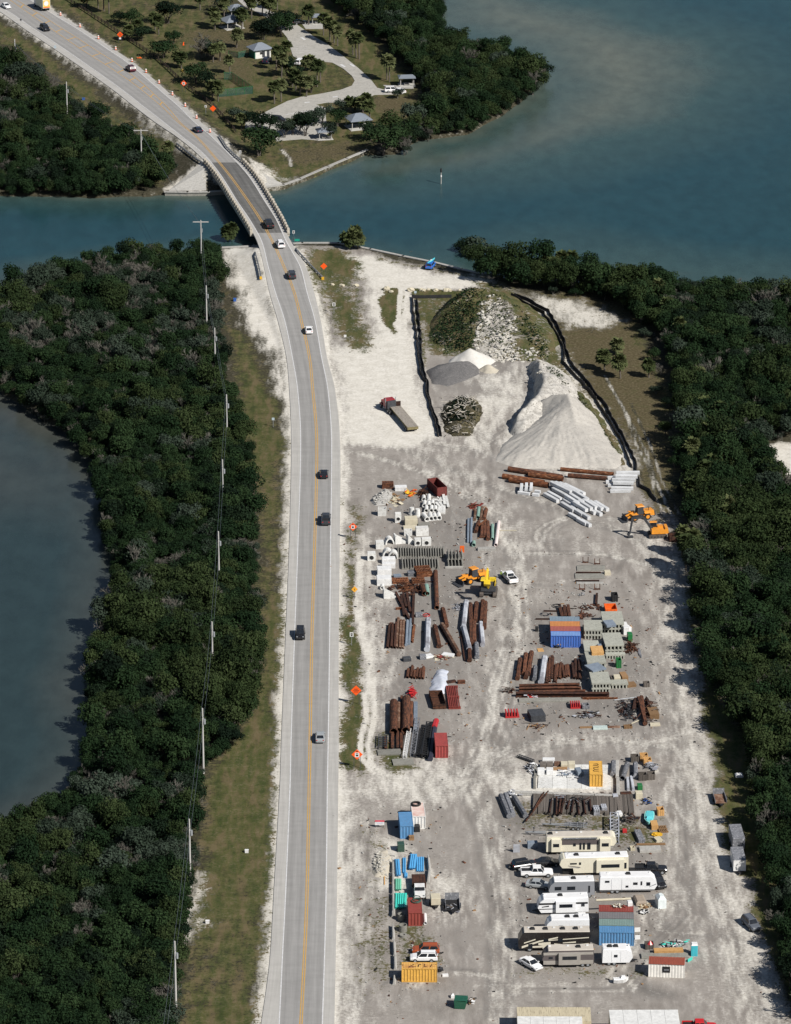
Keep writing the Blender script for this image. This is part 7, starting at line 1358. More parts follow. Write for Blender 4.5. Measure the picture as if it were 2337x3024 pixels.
for q in [(828,500,1012,500,5.2,'grey ribbed concrete deck right of the container row',6,2),(832,655,1020,652,5.0,'ribbed concrete deck behind the plywood stack',6,1),(860,830,1050,826,5.6,'ribbed concrete deck under the plywood stack',6,2),(905,1035,1096,1032,5.6,'ribbed concrete deck at the bottom of the left column',6,2),(1018,440,1228,436,6.6,'ribbed concrete deck at the top of the right column',6,2),(1040,655,1228,650,6.5,'ribbed concrete deck with open slots in the right column',5,2),(1045,700,1240,697,1.2,'short ribbed deck at the bottom of the right column',7,1),(1100,995,1270,990,2.2,'small ribbed deck right of the left column',5,1)]:deck(cD,*q,m=PALEC)
nbox(cD,905,760,1025,756,3.4,.7,PLY,'plywood_stack','orange plywood stack on the ribbed deck','plywood',z=2.12,detail='layers');nbox(cD,1055,480,1150,470,2.8,.5,STB,'steel_sheet','blue grey sheets on the right column of decks','sheets',z=2.12,detail='layers');nbox(cD,975,640,1010,638,1.6,.4,STB,'steel_sheet','small dark sheet stack on the left column of decks','sheets',z=1.06,detail='layers');nbox(cD,915,930,1050,900,3.4,.35,STB,'steel_sheet','slanting blue grey sheets at the bottom of the left column','sheets',z=2.12,detail='layers')
nbox(cD,1225,458,1275,456,3.2,1.6,WHITE,'white_tank','white tank right of the concrete decks','tank');nbox(cD,1278,445,1302,440,2.0,1.4,WHITE,'white_cabinet','narrow white cabinet beside the white tank','cabinet');nbox(cD,1268,525,1312,523,1.5,1.6,GREEN,'green_bin','green bin below the white tank','bin');nbox(cD,1150,790,1202,788,1.6,1.7,GREEN,'green_bin','green bin in front of the short ribbed deck','bin',detail='open');nbox(cD,1042,252,1160,248,3.2,1.1,ORANGE,'orange_bin','orange open bin at the top of the right column','bin',detail='open')
scrap(cD,1300,600,60,60,60,[RUSTD,RUST],'dark rusty scrap right of the concrete decks',22,l=(.6,2.2),h=1.3);lin(cD,[(1380,590,1400,680),(1365,590,1385,660)],'plank',.14,STG,'plank','grey plank right of the rusty scrap','plank')
lin(cD,[(582,160,612,280),(632,170,645,280),(668,165,685,280)],'ibeam',.33,RUST,'steel_girder','rusty beam behind the container row','beam');lin(cD,[(425,216,560,218),(345,298,515,298)],'ibeam',.14,RUSTD,'steel_rail','thin dark rail behind the container row','rail');scrap(cD,820,260,90,40,24,[RUST,RUSTD],'low rusty scrap behind the concrete decks',24,l=(.4,1.8),h=.4);nbox(cD,345,425,372,424,.6,1.0,BLACK,'black_drum_box','small black box left of the container row','box');nbox(cD,370,625,430,622,1.6,.12,PLY,'plywood_sheet','single plywood sheet below the container row','plywood');scrap(cD,560,580,45,18,20,[BLACK,YELLOW,BLACK],'black and yellow equipment at the foot of the blue container',25,'equipment','equipment',(.4,1.0),.8)
lin(cD,[(190,700,165,890),(305,630,270,845),(248,650,230,840),(258,830,248,880)],'oct',.48,RUST,'steel_pile','rusty box pile left of the container shadow','pile');lin(cD,[(342,775,332,900)],'oct',.45,STG,'steel_pile','short grey box pile below the containers','pile');lin(cD,[(437,680,400,925)],'oct',.6,STL,'steel_pile','light grey box pile with rusty foot below the containers','pile');lin(cD,[(468,730,456,935),(512,665,507,895),(490,680,480,920),(548,750,538,925),(597,735,583,890),(610,745,632,880),(568,745,555,880),(665,755,670,865),(645,760,650,870)],'sheet',.42,RUST,'sheet_pile','rusty sheet pile below the containers','sheet pile',z=.24);lin(cD,[(742,700,745,880),(780,705,785,890),(712,740,730,885)],'sheet',.42,RUSTD,'sheet_pile','dark sheet pile in the shadow of the decks','sheet pile')  # RUSTD on the last three piles puts the decks' shadow into their colour
lin(cD,[(182,972,785,958),(180,1000,800,992)],'ibeam',.42,RUST,'steel_girder','long rusty beam lying crosswise below the sheet piles','beam');lin(cD,[(350,1030,842,1024)],'ibeam',.4,RUST,'steel_girder','shorter rusty crosswise beam in front of the long pair','beam');lin(cD,[(148,1052,1080,1056)],'ibeam',.5,RUSTD,'steel_girder','longest dark rusty beam lying crosswise','beam');nbox(cD,180,1132,800,1126,1.6,.35,CONCG,'concrete_girder','long grey concrete beam in front of the dark rusty beam','beam');lin(cD,[(815,1090,1165,1086)],'ibeam',.16,RUSTO,'steel_rail','thin rusty rail right of the grey concrete beam','rail');lin(cD,[(1130,1106,1350,1078)],'pipe',.12,GALV,'steel_pole','thin pale pole lying beside the rail','pole')
scrap(cD,80,1030,60,25,20,[WOODG,RUSTD],'timber and rust heap at the left end of the long beams',26);scrap(cD,310,1085,90,10,20,[WHITE,RED,STL],'small white and red pieces on the grey concrete beam',27,l=(.3,.9),h=.6)
def frames(fn,x0,y0,x1,y1,d,h,m,label):
 c, an, L=nframe(fn,x0,y0,x1,y1,d);t=thing('red_rack',label,'steel frame',c,an);MB().box(-L/2,L/2,-d/2,d/2,0,.3).build('base',m,t)
 for k in range(5):MB().box(-L/2+.05+k*L/5,-L/2+.05+k*L/5+L/10,-d/2,d/2,.301,h).build('bar',m,t)
frames(cD,695,1195,800,1192,2.0,.9,RED,'bright red slotted steel frame below the long beams');frames(cD,45,1288,185,1282,1.8,1.2,RED,'bright red steel box frame at the left')
nbox(cD,300,1332,446,1322,3.4,1.4,DARKG,'mat_stack','stack of dark grey mats beside the red box frame','mats',detail='layers');nbox(cD,815,1200,885,1196,1.4,.8,STG,'grey_crate','grey crate right of the red slotted frame','crate',detail='open');scrap(cD,870,1265,110,35,50,[RUSTD,BLACK,STL],'dark scrap below the red slotted frame',30,l=(.4,1.6),h=.6);scrap(cD,1250,1210,90,90,90,[BLACK,RUSTD,DARKG],'black tangled scrap left of the timber heap',31,l=(.4,2.0),h=.7);scrap(cD,360,1375,180,30,26,[WOODG,WOOD,RUSTD],'loose timbers below the dark mats',32,l=(.5,2.6),h=.25,plates=.1)
lin(cD,[(1372,1090,1440,1340),(1400,1080,1420,1250)],'oct',.45,RUST,'steel_pile','brown trough-like pile in the right scrap heap','pile',z=.6);lin(cD,[(1452,1085,1480,1170),(1340,1090,1320,1200)],'sheet',.4,RUSTD,'sheet_pile','dark bent sheet pile in the right scrap heap','sheet pile',z=.6);nbox(cD,1485,1300,1580,1296,3.6,1.1,WOOD,'timber_stack','stack of timbers at the right scrap heap','timber',detail='layers');scrap(cD,1480,1240,90,110,70,[RUST,WOODG,RUSTD],'rusty and wooden scrap heap at the right edge',33,l=(.6,2.6),h=1.0,plates=.25);lin(cD,[(1300,1340,1475,1265)],'plank',.14,CREAM,'plank','pale plank slanting across the right scrap','plank');nbox(cD,1490,1370,1590,1366,1.2,.3,CREAM,'white_sheets','pale sheets below the right timber stack','sheets')
nbox(cD,920,1405,1065,1402,1.4,.35,mat('mirror_foil',(.5,.58,.55),(.35,.42,.4),3,.3),'foil_bundle','shiny pale bundle at the bottom of the scrap field','bundle');nbox(cD,785,1390,915,1386,.5,.25,WOOD,'timber_baulk','timber left of the shiny bundle','timber');nbox(cD,1065,1386,1190,1384,.6,.25,RUSTP,'timber_baulk','pale beam right of the shiny bundle','timber');nbox(cD,1230,1395,1312,1390,1.0,.5,WOOD,'wooden_crate','low wooden crate right of the shiny bundle','crate',detail='open')
for q in [(1105,935,1150,932,2.2,.8,WOODG,'timber_stack','weathered timbers right of the left deck column','timber','layers'),(1130,940,1195,938,1.8,1.2,CREAM,'cream_crate','cream crate between the timbers','crate',None),(1210,935,1270,930,2.4,1.4,WOOD,'timber_stack','brown timber stack behind the small ribbed deck','timber','layers'),(1262,985,1350,975,1.6,.6,WOOD,'timber_stack','low pale timber stack right of the small ribbed deck','timber','layers'),(1425,980,1485,978,1.2,.9,WOODG,'brown_crate','lone brown crate at the right','crate','open')]:nbox(cD,*q[:10],detail=q[10])
# ================================================================ lower yard: pad, timbers, trailers, caravans, sheds
pad=[P(*cF(x,y)) for x,y in [(418,418),(1028,428),(1022,228),(430,225)]]
t=thing('concrete_pad','pale concrete pad carrying the yellow container and boxes','pad',(0,0,0));n=5
for i in range(n):
 a, b, c, d=pad[0].lerp(pad[1],i/n), pad[0].lerp(pad[1],(i+1)/n-.003), pad[3].lerp(pad[2],(i+1)/n-.003), pad[3].lerp(pad[2],i/n);u=Vector((0,0,.18));w=Vector((0,0,-.3));MB().hexa([a+w,b+w,c+w,d+w,a+u,b+u,c+u,d+u]).build('slab',CONCW,t)
lin(cF,[(205+k*172,455+k*6,372+k*172,461+k*6) for k in range(5)],'square',.36,CONC,'retaining_block','long concrete block in the low wall below the pad','block',z=.36);lin(cF,[(1078,195,1078,330),(1082,335,1086,480)],'square',.33,CONC,'retaining_block','long concrete block right of the pad','block',z=.36);lin(cF,[(398,235,398,320),(392,325,392,415)],'square',.25,CONCG,'retaining_block','grey concrete block left of the pad','block')
container(cF,850,412,957,413,CYE,'yellow container standing on the concrete pad',True,z=.19)
for q in [(437,260,490,260,1.6,.8,WOODG,'brown_box','left brown box at the back of the pad','box'),(493,260,546,260,1.6,.8,WOODG,'brown_box','right brown box at the back of the pad','box'),(416,315,474,315,1.6,.9,WHITE,'white_box','left white box on the pad','box'),(491,314,547,314,1.6,.9,WHITE,'white_box','right white box on the pad','box'),(458,213,560,213,1.0,.7,WHITE,'white_chest','long white chest behind the brown boxes','chest'),(556,244,610,244,1.2,.6,RUSTP,'pale_crate','pale crate right of the brown boxes','crate'),(612,262,668,262,1.5,.9,CREAM,'cream_box','cream box in the middle of the pad back row','box'),(671,262,728,262,1.5,1.0,CREAM,'cream_box','cream box at the right of the pad back row','box'),(546,276,664,273,.5,.5,WOOD,'timber_baulk','brown timber in front of the cream boxes','timber')]:nbox(cF,*q,z=.19)
scrap(cF,665,310,80,40,46,[STL,WHITE,STB],'heap of pale sheets on the concrete pad',40,'sheet_heap','heap',(.5,1.8),.7,.8);nbox(cF,752,330,800,325,2.4,.9,STB,'blue_cover','blue tarpaulin cover left of the yellow container','cover',z=.19);scrap(cF,365,255,50,40,40,[STL,WHITE,BLACK],'pale junk heap left of the pad',41,l=(.4,1.6));truss(cF,255,160,380,205,.7,.5,DARKG,'dark lattice piece lying left of the pad',8)
lin(cF,[(1162,215,1122,335)],'pipe',.52,STG,'steel_pipe','large grey pipe right of the pad','pipe');lin(cF,[(1230,215,1232,318),(1048,200,1042,300)],'oct',.5,STG,'steel_pile','dark grey pile right of the pad','pile');lin(cF,[(1165,330,1170,430),(1195,320,1213,430)],'square',.25,STL,'steel_post','pale steel post below the grey pipe','post')
for x0, y0, x1, m, lab in [(1195,205,1260,WOODG,'weathered brown bin at the right of the pad'),(1270,195,1335,PLY,'orange plywood bin at the back right'),(1300,232,1365,PLY,'orange plywood bin at the front right'),(1258,356,1325,WOODG,'dark bin left of a similar bin below the plywood bins'),(1330,350,1395,WOODG,'dark bin right of a similar bin below the plywood bins')]:nbox(cF,x0,y0,x1,y0-2,1.5,1.2,m,'open_bin',lab,'bin',detail='open')
scrap(cF,1360,250,50,30,30,[STG,STL],'grey metal pieces behind the dark bins',43);nbox(cF,1250,436,1290,434,1.2,1.0,GREEN,'green_box','small green box below the dark bins','box');nbox(cF,1234,510,1290,508,1.4,1.2,CREAM,'tan_box','tan box below the small green box','box');nbox(cF,1110,492,1200,486,1.0,.7,RUSTD,'rusty_trough','dark rusty trough right of the low wall','trough');scrap(cF,1330,540,50,24,26,[BLUE,BLACK,WOODG],'blue and black bits below the tan box',44,l=(.4,1.2),h=.7)
lin(cF,[(112,480,182,650),(150,470,212,640),(222,490,318,648)],'oct',.5,STG,'dark_pile','dark grey pile at the left end of the timbers','pile');scrap(cF,225,475,60,22,30,[WHITE,STL],'white plastic heap at the left end of the timbers',45,'plastic_heap','heap',(.5,1.6),.9,.9)
t=thing('timber_mat','wide row of weathered grey timbers below the low concrete wall','timbers',P(*cF(800,565)))
for k in range(38):
 x=392+k*21.6;a=P(*cF(x+random.uniform(-4,4),482+random.uniform(-8,8)))-t.location;b=P(*cF(x+(k-14)*.6+random.uniform(-6,6),640+random.uniform(-12,8)))-t.location;mid, an, L=axis(a,b);o=MB().xprism(prof('square',.3),-L/2,L/2).build('timber',WOODG,t);o.location=(mid.x,mid.y,.3);o.rotation_euler=(0,0,an);o.scale=(1,random.uniform(.7,1),random.uniform(.7,1.1))
rr=random.Random(50)
lin(cF,[(x,rr.uniform(480,520),x+rr.uniform(-40,40),rr.uniform(570,640)) for x in (535,575,610,640,680,715,750,800,850)],'pipe',.18,RUSTD,'rusty_tube','dark rusty tube lying on the grey timbers','tube',z=.85);lin(cF,[(505,440,320,690),(470,450,380,600)],'pipe',.14,RUST,'rusty_tube','long rusty tube slanting down from the low wall','tube',z=.7);scrap(cF,690,560,170,60,70,[RUSTD,BLACK,STL],'rusty odds and ends on the grey timbers',46,l=(.5,2.2),h=1.1,plates=.2)
nbox(cF,885,645,935,643,1.8,1.3,STL,'caged_tank','left pale caged tank on the timbers','tank',detail='slats');nbox(cF,950,626,995,624,1.6,1.2,STL,'caged_tank','right pale caged tank on the timbers','tank',detail='slats');nbox(cF,1045,515,1088,513,1.2,.8,STL,'pale_case','small pale case at the right of the timbers','case')
nbox(cF,1075,655,1125,650,1.4,.6,WHITE,'white_basin','white basin below the right timbers','basin');truss(cF,1055,680,1058,880,1.5,1.5,STL,'pale blue lattice tower section behind the beige caravan',7,r=.09);scrap(cF,1180,690,70,30,30,[WOODG,RUSTD,BLACK],'dark heap right of the lattice tower section',47);nbox(cF,1125,790,1160,788,.8,.6,RED,'red_can','small red container right of the lattice tower section','can')
def boat_trailer(x0,y0,x1,y1,label):
 a=P(*cF(x0,y0));b=P(*cF(x1,y1));mid, an, L=axis(a,b);t=thing('boat_trailer',label,'trailer',mid,an,'boat trailers')
 for s in (-1,1):MB().hexa([(-L/2,-.06,.55),(L/2,s*.8-.06,.55),(L/2,s*.8+.06,.55),(-L/2,.06,.55),(-L/2,-.06,.7),(L/2,s*.8-.06,.7),(L/2,s*.8+.06,.7),(-L/2,.06,.7)]).build('side_rail',GALV,t);MB().box(0,L/2,s*.45-.07,s*.45+.07,.8,.95).build('bunk',STG,t)
 for x in (L*.12,L*.28,L*.42):MB().box(x-.05,x+.05,-1.0,1.0,.7,.8).build('cross_member',GALV,t)
 for x in (L*.2,L*.31):
  for y in (-1.05,1.05):wheel(t,x,y,.34,.25)
 MB().cyl((-L*.3,0,.6),(-L*.3,0,1.5),.06).blob((-L*.3,0,1.5),(.2,.2,.2),8,5).build('winch_post',DARKG,t)
boat_trailer(450,738,830,752,'galvanised boat trailer below the timbers');boat_trailer(310,805,690,815,'galvanised boat trailer behind the beige caravan')
def boat(p,rz,L,w,m,label,cover=None):
 t=thing('boat',label,'boat',p,rz);S=[(-L/2,.85,.1,.8),(-L/4,1,.02,.75),(L/8,.95,.02,.8),(L/3,.6,.12,.9),(L/2,.04,.5,1.0)]
 MB().loft([[(x,-w*k*.55,z0),(x,-w*k,z1),(x,w*k,z1),(x,w*k*.55,z0)] for x,k,z0,z1 in S]).build('hull',m,t);MB().loft([[(x,-w*k*.8,z1+.005),(x,-w*k*.7,z1+.1),(x,w*k*.7,z1+.1),(x,w*k*.8,z1+.005)] for x,k,z0,z1 in S[:-1]]).build('deck_cover',cover or WHITE,t);MB().box(-.1,.9,-w*.5,w*.5,.92,1.3,.2,.1).build('console',cover or WHITE,t)
boat(P(*cF(1345,690)),R(-95),5.2,.95,paint('boat_aqua',(.25,.6,.55)),'pale aqua boat right of the lattice tower section',paint('boat_aqua2',(.12,.55,.6)));boat(P(*cG(1008,1182)),R(8),2.6,.6,WHITE,'small white dinghy lying on the open ground at the bottom')
for q in [(1415,648,1470,646,1.6,1.2,PLY,'open_bin','orange wooden bin at the right end of the timbers','bin','open'),(1365,765,1420,763,2.2,1.0,PLY,'plywood_stack','plywood stack below the aqua boat','plywood','layers'),(1430,790,1505,786,2.6,.3,WOOD,'pallet','wooden pallets at the right of the plywood stack','pallet','slats'),(1258,876,1310,873,4.6,.7,STG,'panel_stack','dark grey panel stack right of the beige caravan','panels','layers'),(1268,955,1445,950,2.0,.5,CONC,'concrete_plate','pale slab with yellow timber right of the beige caravan','slab',None),(1290,945,1445,942,.6,.35,PLY,'yellow_timber','yellow timber on the pale slab','timber',None),(1240,892,1480,890,.4,.3,WOOD,'timber_baulk','long timber behind the pale slab','timber',None),(1190,938,1228,936,1.0,.6,CREAM,'tan_crate','small tan crate right of the caravan nose','crate','open'),(1405,870,1455,862,1.6,.5,CREAM,'tan_sheets','tan boards behind the pale slab','boards','layers')]:nbox(cF,*q[:10],detail=q[10])
scrap(cF,1398,805,40,16,22,[YELLOW,YELLOW],'yellow tarpaulin below the plywood stack',48,'yellow_tarp','tarp',(.5,1.3),.6,1.0);nbox(cG,195,200,245,200,.12,1.6,STL,'leaning_board','pale board leaning at the left of the beige caravan','board');nbox(cG,305,172,382,168,1.2,1.1,STB,'blue_tank','blue grey tank left of the beige caravan','tank')
# ---------------------------------------------------------------- caravans and motorhome
RVW=paint('rv_white',(.74,.75,.76),.4,.06);RVC=paint('rv_cream',(.66,.62,.5),.4,.06);RVG=paint('rv_grey',(.24,.25,.27),.4,.06);RVB=paint('rv_bronze',(.1,.085,.085),.4,.1);RVK=paint('rv_black',(.02,.017,.016),.3,.1);RVT=mat('rv_roof_tan',(.5,.46,.4),(.43,.39,.34),.8,.7);RVR=mat('rv_roof_white',(.72,.72,.72),(.63,.63,.63),.8,.6)
def rv(x0,y0,x1,y1,label,body,roof,H=3.3,nose=1,style='trailer',windows=(),stripes=(),slides=(),acs=(.3,.75),W=2.5,awn=None,low=None):
 c, an, L=nframe(cG,x0,y0,x1,y1,W);t=thing('motorhome' if style=='motor' else 'caravan',label,'motorhome' if style=='motor' else 'caravan',c,an,'caravans parked in the lower yard');h=L/2;n=nose;zb=.55
 if style=='fifth':pf=[(-n*h,zb),(n*(h-2.6),zb),(n*(h-2.4),1.55),(n*(h-.5),1.6),(n*h,2.3),(n*(h-.25),H-.3),(n*(h-.7),H),(-n*(h-.05),H)]
 elif style=='motor':pf=[(-n*h,zb),(n*(h-.2),zb),(n*h,1.2),(n*(h-.1),2.2),(n*(h-.7),H-.25),(n*(h-1.2),H),(-n*(h-.05),H)]
 else :pf=[(-n*h,zb),(n*(h-.6),zb),(n*h,1.5),(n*(h-.35),2.5),(n*(h-1.1),H),(-n*(h-.08),H)]
 if n>0:pf=pf
 MB().prism(pf,-W/2,W/2).build('body',body,t)
 xa, xb=(-h+.1,h-1.0) if n>0 else (-h+1.0,h-.1)
 r=MB().box(xa,xb,-W/2+.05,W/2-.05,H+.003,H+.07,.1,.1).build('roof',roof,t)
 for a in acs:x=-h+a*L;MB().box(x-.45,x+.45,-.35,.35,H+.072,H+.38,.15,.08).build('air_conditioner',BLACK,r)
 for a in (.15,.5,.88):x=-h+a*L;MB().box(x-.2,x+.2,.3,.7,H+.072,H+.17).build('roof_vent',WHITE,r)
 y=-W/2
 if low:MB().box(-h+.1,h-.9 if n>0 else h-.1,y-.012,y-.002,zb+.02,zb+low[0]).build('lower_panel',low[1],t)
 for a, b, z0, z1, m in stripes:MB().prism([(-h+a[0]*L,z0[0]),(-h+a[1]*L,z0[1]),(-h+a[1]*L,z1[1]),(-h+a[0]*L,z1[0])],y-.02-.004*b,y-.003).build('stripe',m,t)
 for a, b, m in slides:
  s=MB().box(-h+a*L,-h+b*L,y-.55,y-.002,.75,H-.35).build('slide_out',m,t);pane(s,[(-h+(a+.15*(b-a))*L,y-.55,1.7),(-h+(b-.15*(b-a))*L,y-.55,1.7),(-h+(b-.15*(b-a))*L,y-.55,2.4),(-h+(a+.15*(b-a))*L,y-.55,2.4)],.95)
 for a, b, z0, z1 in windows:pane(t,[(-h+a*L,y-.03,z0),(-h+b*L,y-.03,z0),(-h+b*L,y-.03,z1),(-h+a*L,y-.03,z1)],.96)
 if awn:MB().cyl((-h+awn[0]*L,y-.16,H-.25),(-h+awn[1]*L,y-.16,H-.25),.14).build('awning_roll',STG,t)
 if style=='motor':pane(t,[(n*(h-.08),n*-1.1,1.5),(n*(h-.08),n*1.1,1.5),(n*(h-.68),n*1.1,H-.4),(n*(h-.68),n*-1.1,H-.4)],.95,name='windscreen',out=.06)
 ax=[-.28*L*n,-.28*L*n+.9] if style!='motor' else [h*.68*n,-h*.45*n,-h*.45*n+n*1.1]
 for x in ax:
  for yy in (y+.14,-y-.14):wheel(t,x,yy,.38 if style!='motor' else .48,.25)
 if style=='trailer':MB().hexa([(n*(h-.6),-.6,.4),(n*(h+.9),-.05,.4),(n*(h+.9),.05,.4),(n*(h-.6),.6,.4),(n*(h-.6),-.6,.52),(n*(h+.9),-.05,.52),(n*(h+.9),.05,.52),(n*(h-.6),.6,.52)]).build('drawbar',BLACK,t)
 MB().box(-h*.9,h*.7,-.6,.6,.3,zb-.01).build('chassis',BLACK,t);return t
S=lambda a, b, z0, z1, z2, z3, m, k=0:((a,b),k,(z0,z1),(z2,z3),m)
rv(445,216,975,208,'beige fifth wheel caravan with slide-outs and awning, uppermost of the caravans',RVC,RVT,3.5,1,'fifth',[(.47,.5,.9,2.3),(.52,.55,.9,2.3),(.58,.63,.9,2.3),(.38,.42,1.6,2.2)],[S(.22,.74,1.9,1.9,2.9,2.9,RVB)],[(.07,.2,RVC),(.76,.91,RVC)],(.06,.85),awn=(.23,.72))  # the RVB band under the awning paints the shade of the door recess
rv(545,380,1066,366,'cream and white fifth wheel caravan with swooping stripes below the beige one',RVC,RVR,3.5,-1,'fifth',[(.15,.25,2.3,2.6),(.28,.31,2.2,2.7),(.93,.97,1.2,2.4)],[S(.12,.3,2.0,1.6,2.1,1.75,RVB),S(.14,.28,1.75,1.5,1.82,1.6,RVG)],[(.53,.93,RVC)],(.25,.85))
rv(462,548,810,540,'white and grey caravan behind the silver sedan',RVG,RVR,3.2,-1,'trailer',[(.13,.28,1.6,2.3),(.4,.58,1.6,2.3),(.86,.9,1.0,2.4)],[],[],(.55,));rv(848,512,1282,507,'white travel trailer with slanted front at the right of the row',RVW,RVR,3.2,1,'trailer',[(.09,.17,2.2,2.6),(.58,.66,1.7,2.2),(.71,.74,1.6,2.4),(.81,.88,1.5,2.2),(.45,.5,1.2,1.6)],[S(0,.95,.6,.6,.75,.75,BLACK),S(.86,.98,1.2,1.7,1.3,1.9,RVG),S(.2,.204,.7,.7,2.8,2.8,RVG),S(.38,.384,.7,.7,2.8,2.8,RVG)],[],(.5,))
rv(380,678,765,668,'white caravan with black bands in the middle of the left caravans',RVW,RVR,3.2,-1,'trailer',[(.85,.92,1.6,2.2)],[S(.02,.98,2.1,2.1,2.45,2.45,BLACK),S(.02,.33,1.2,1.2,1.35,1.35,BLACK),S(.08,.22,1.6,1.7,1.75,1.95,BLACK)],[(.35,.74,RVW)],(.45,));rv(438,838,772,834,'white caravan half hidden behind the black motorhome',RVW,RVR,3.2,-1,'trailer',[(.3,.4,1.6,2.2)],[],[],(.5,.7))
rv(232,952,776,946,'black and cream striped motorhome in the lower left of the caravans',RVK,RVT,3.7,-1,'motor',[(.35,.42,1.9,2.5),(.55,.62,1.9,2.5)],[S(.05,.3,.7,1.9,1.1,2.2,RVC),S(.3,.55,1.9,2.6,2.15,2.85,RVC),S(.2,.6,.8,.9,1.1,1.3,RVC,1),S(.42,.98,2.1,2.6,2.25,2.75,RVC,1),S(.5,.95,1.3,.7,1.6,.9,RVC),S(.28,.45,1.3,1.0,1.7,1.9,RVC,2),S(.62,.8,1.6,1.7,1.75,1.95,RVC,2),S(.85,.99,.8,1.6,1.1,1.75,RUST),S(.08,.24,1.6,2.3,1.8,2.5,RVC),S(.66,.98,1.0,1.5,1.2,1.6,RVC,3),S(.34,.52,.62,.7,.8,1.0,RVC,3),S(.14,.2,.62,.62,1.5,1.6,GLASS,4)],[],(.2,.38,.62,.8))
rv(415,1072,806,1064,'grey and bronze caravan above the white sedan',RVB,RVT,3.2,-1,'trailer',[(.12,.2,1.7,2.1),(.32,.5,1.7,2.1)],[S(.02,.98,.62,.62,1.35,1.35,mat('rv_taupe',(.32,.3,.27),(.28,.26,.235),1,.5)),S(.02,.98,2.4,2.4,2.9,2.9,mat('rv_taupe',(.3,.28,.25)))],[(.31,.73,mat('rv_taupe',(.3,.28,.25)))],(.7,));rv(868,1056,1098,1052,'small white caravan in front of the blue container',RVW,RVR,3.0,1,'trailer',[(.38,.5,1.6,2.1)],[S(.3,.304,.7,.7,2.7,2.7,RVG),S(.6,.604,.7,.7,2.7,2.7,RVG)],[],(.25,.45))
nbox(cG,690,716,746,714,1.4,1.0,WHITE,'white_case','white case beside the half hidden caravan','case')
# containers between the caravans
for k,(m,lab) in enumerate([(CBB,'blue container at the front of the row between the caravans'),(CGR,'green grey container second in the row between the caravans'),(CG,'dark grey roofed container third in the row between the caravans'),(CBR,'oxide red container at the back of the row between the caravans')]):container(cG,846,902,1106,906,m,lab,off_=k*2.75,z=.0)
scrap(cG,985,708,60,14,26,[CREAM,RUST,WHITE],'junk lying on the container roofs',52,'roof_junk','junk',(.3,1.2),.3).location.z=2.6
lin(cG,[(822,560,1085,548)],'pipe',.22,CREAM,'cream_tube','long cream tube on the oxide red container','tube',z=2.85);nbox(cG,1060,708,1095,706,1.0,.8,WHITE,'white_unit','white unit on the green grey container','unit',z=2.6)
nbox(cG,1112,800,1155,798,.1,.8,WHITE,'white_sheet','upper white sheet leaning right of the blue container','sheet');nbox(cG,1115,858,1155,856,.1,.8,WHITE,'white_sheet','lower white sheet leaning right of the blue container','sheet');nbox(cG,1290,628,1352,622,2.4,2.2,paint('pale_tent',(.7,.76,.76)),'storage_tent','white storage tent right of the travel trailer','tent',bev=.5)
nbox(cG,1125,605,1205,600,3.2,.8,mat('tan_tarp',(.3,.25,.2),(.24,.2,.16),1.5,.9),'tarp_stack','tan covered stack right of the oxide container','stack',bev=.3);scrap(cG,1195,605,50,18,30,[WOOD,CREAM],'loose boards right of the tan covered stack',53,l=(.5,1.8),h=.4);scrap(cG,1190,655,40,16,24,[BLACK,WHITE],'black and white bits below the loose boards',54,l=(.3,1.1),h=.6)
# red roofed shed, portable toilet and clutter
c, an, L=nframe(cG,1216,1140,1490,1150,2.6);t=thing('tin_shed','white corrugated shed with rusty red roof and a dark window','shed',c,an);mb=MB();corr(mb,-L/2,L/2,-1.3,0,2.5,.05,.5);mb.build('front_wall',paint('shed_white',(.75,.73,.68)),t);MB().box(-L/2,-L/2+.06,-1.24,1.3,0,2.5).box(L/2-.06,L/2,-1.24,1.3,0,2.5).box(-L/2+.06,L/2-.06,1.24,1.3,0,2.5).build('wall',paint('shed_white',(.75,.73,.68)),t)
RR_=mat('shed_roof_red',(.3,.075,.045),(.24,.06,.04),1,.7,stretch=(5,1,1),c3=(.16,.06,.04),s3=3);n=22
for k in range(n):MB().box(-L/2+k*L/n,-L/2+(k+.9)*L/n,-1.4,1.4,2.52+.03*(k%2),2.6+.03*(k%2)).build('roof_sheet',RR_,t)
w=MB().box(-.7,.6,-1.36,-1.3,1.0,2.1).build('window',BLACK,t);MB().box(-.45,.35,-1.38,-1.362,1.35,1.65).build('sign_plate',STG,w)
c, an, L=nframe(cG,1540,985,1588,985,1.15);t=thing('portable_toilet','turquoise portable toilet with white roof','portable toilet',c,an);TQ=paint('toilet_turquoise',(.06,.5,.58));MB().box(-.55,.55,-.57,.57,0,2.05).build('cabin',TQ,t);MB().box(-.6,.6,-.62,.62,2.06,2.3,.15,.15).build('roof',WHITE,t);MB().box(-.4,.4,-.6,-.575,.15,1.9).build('door',paint('toilet_door',(.05,.42,.5)),t)
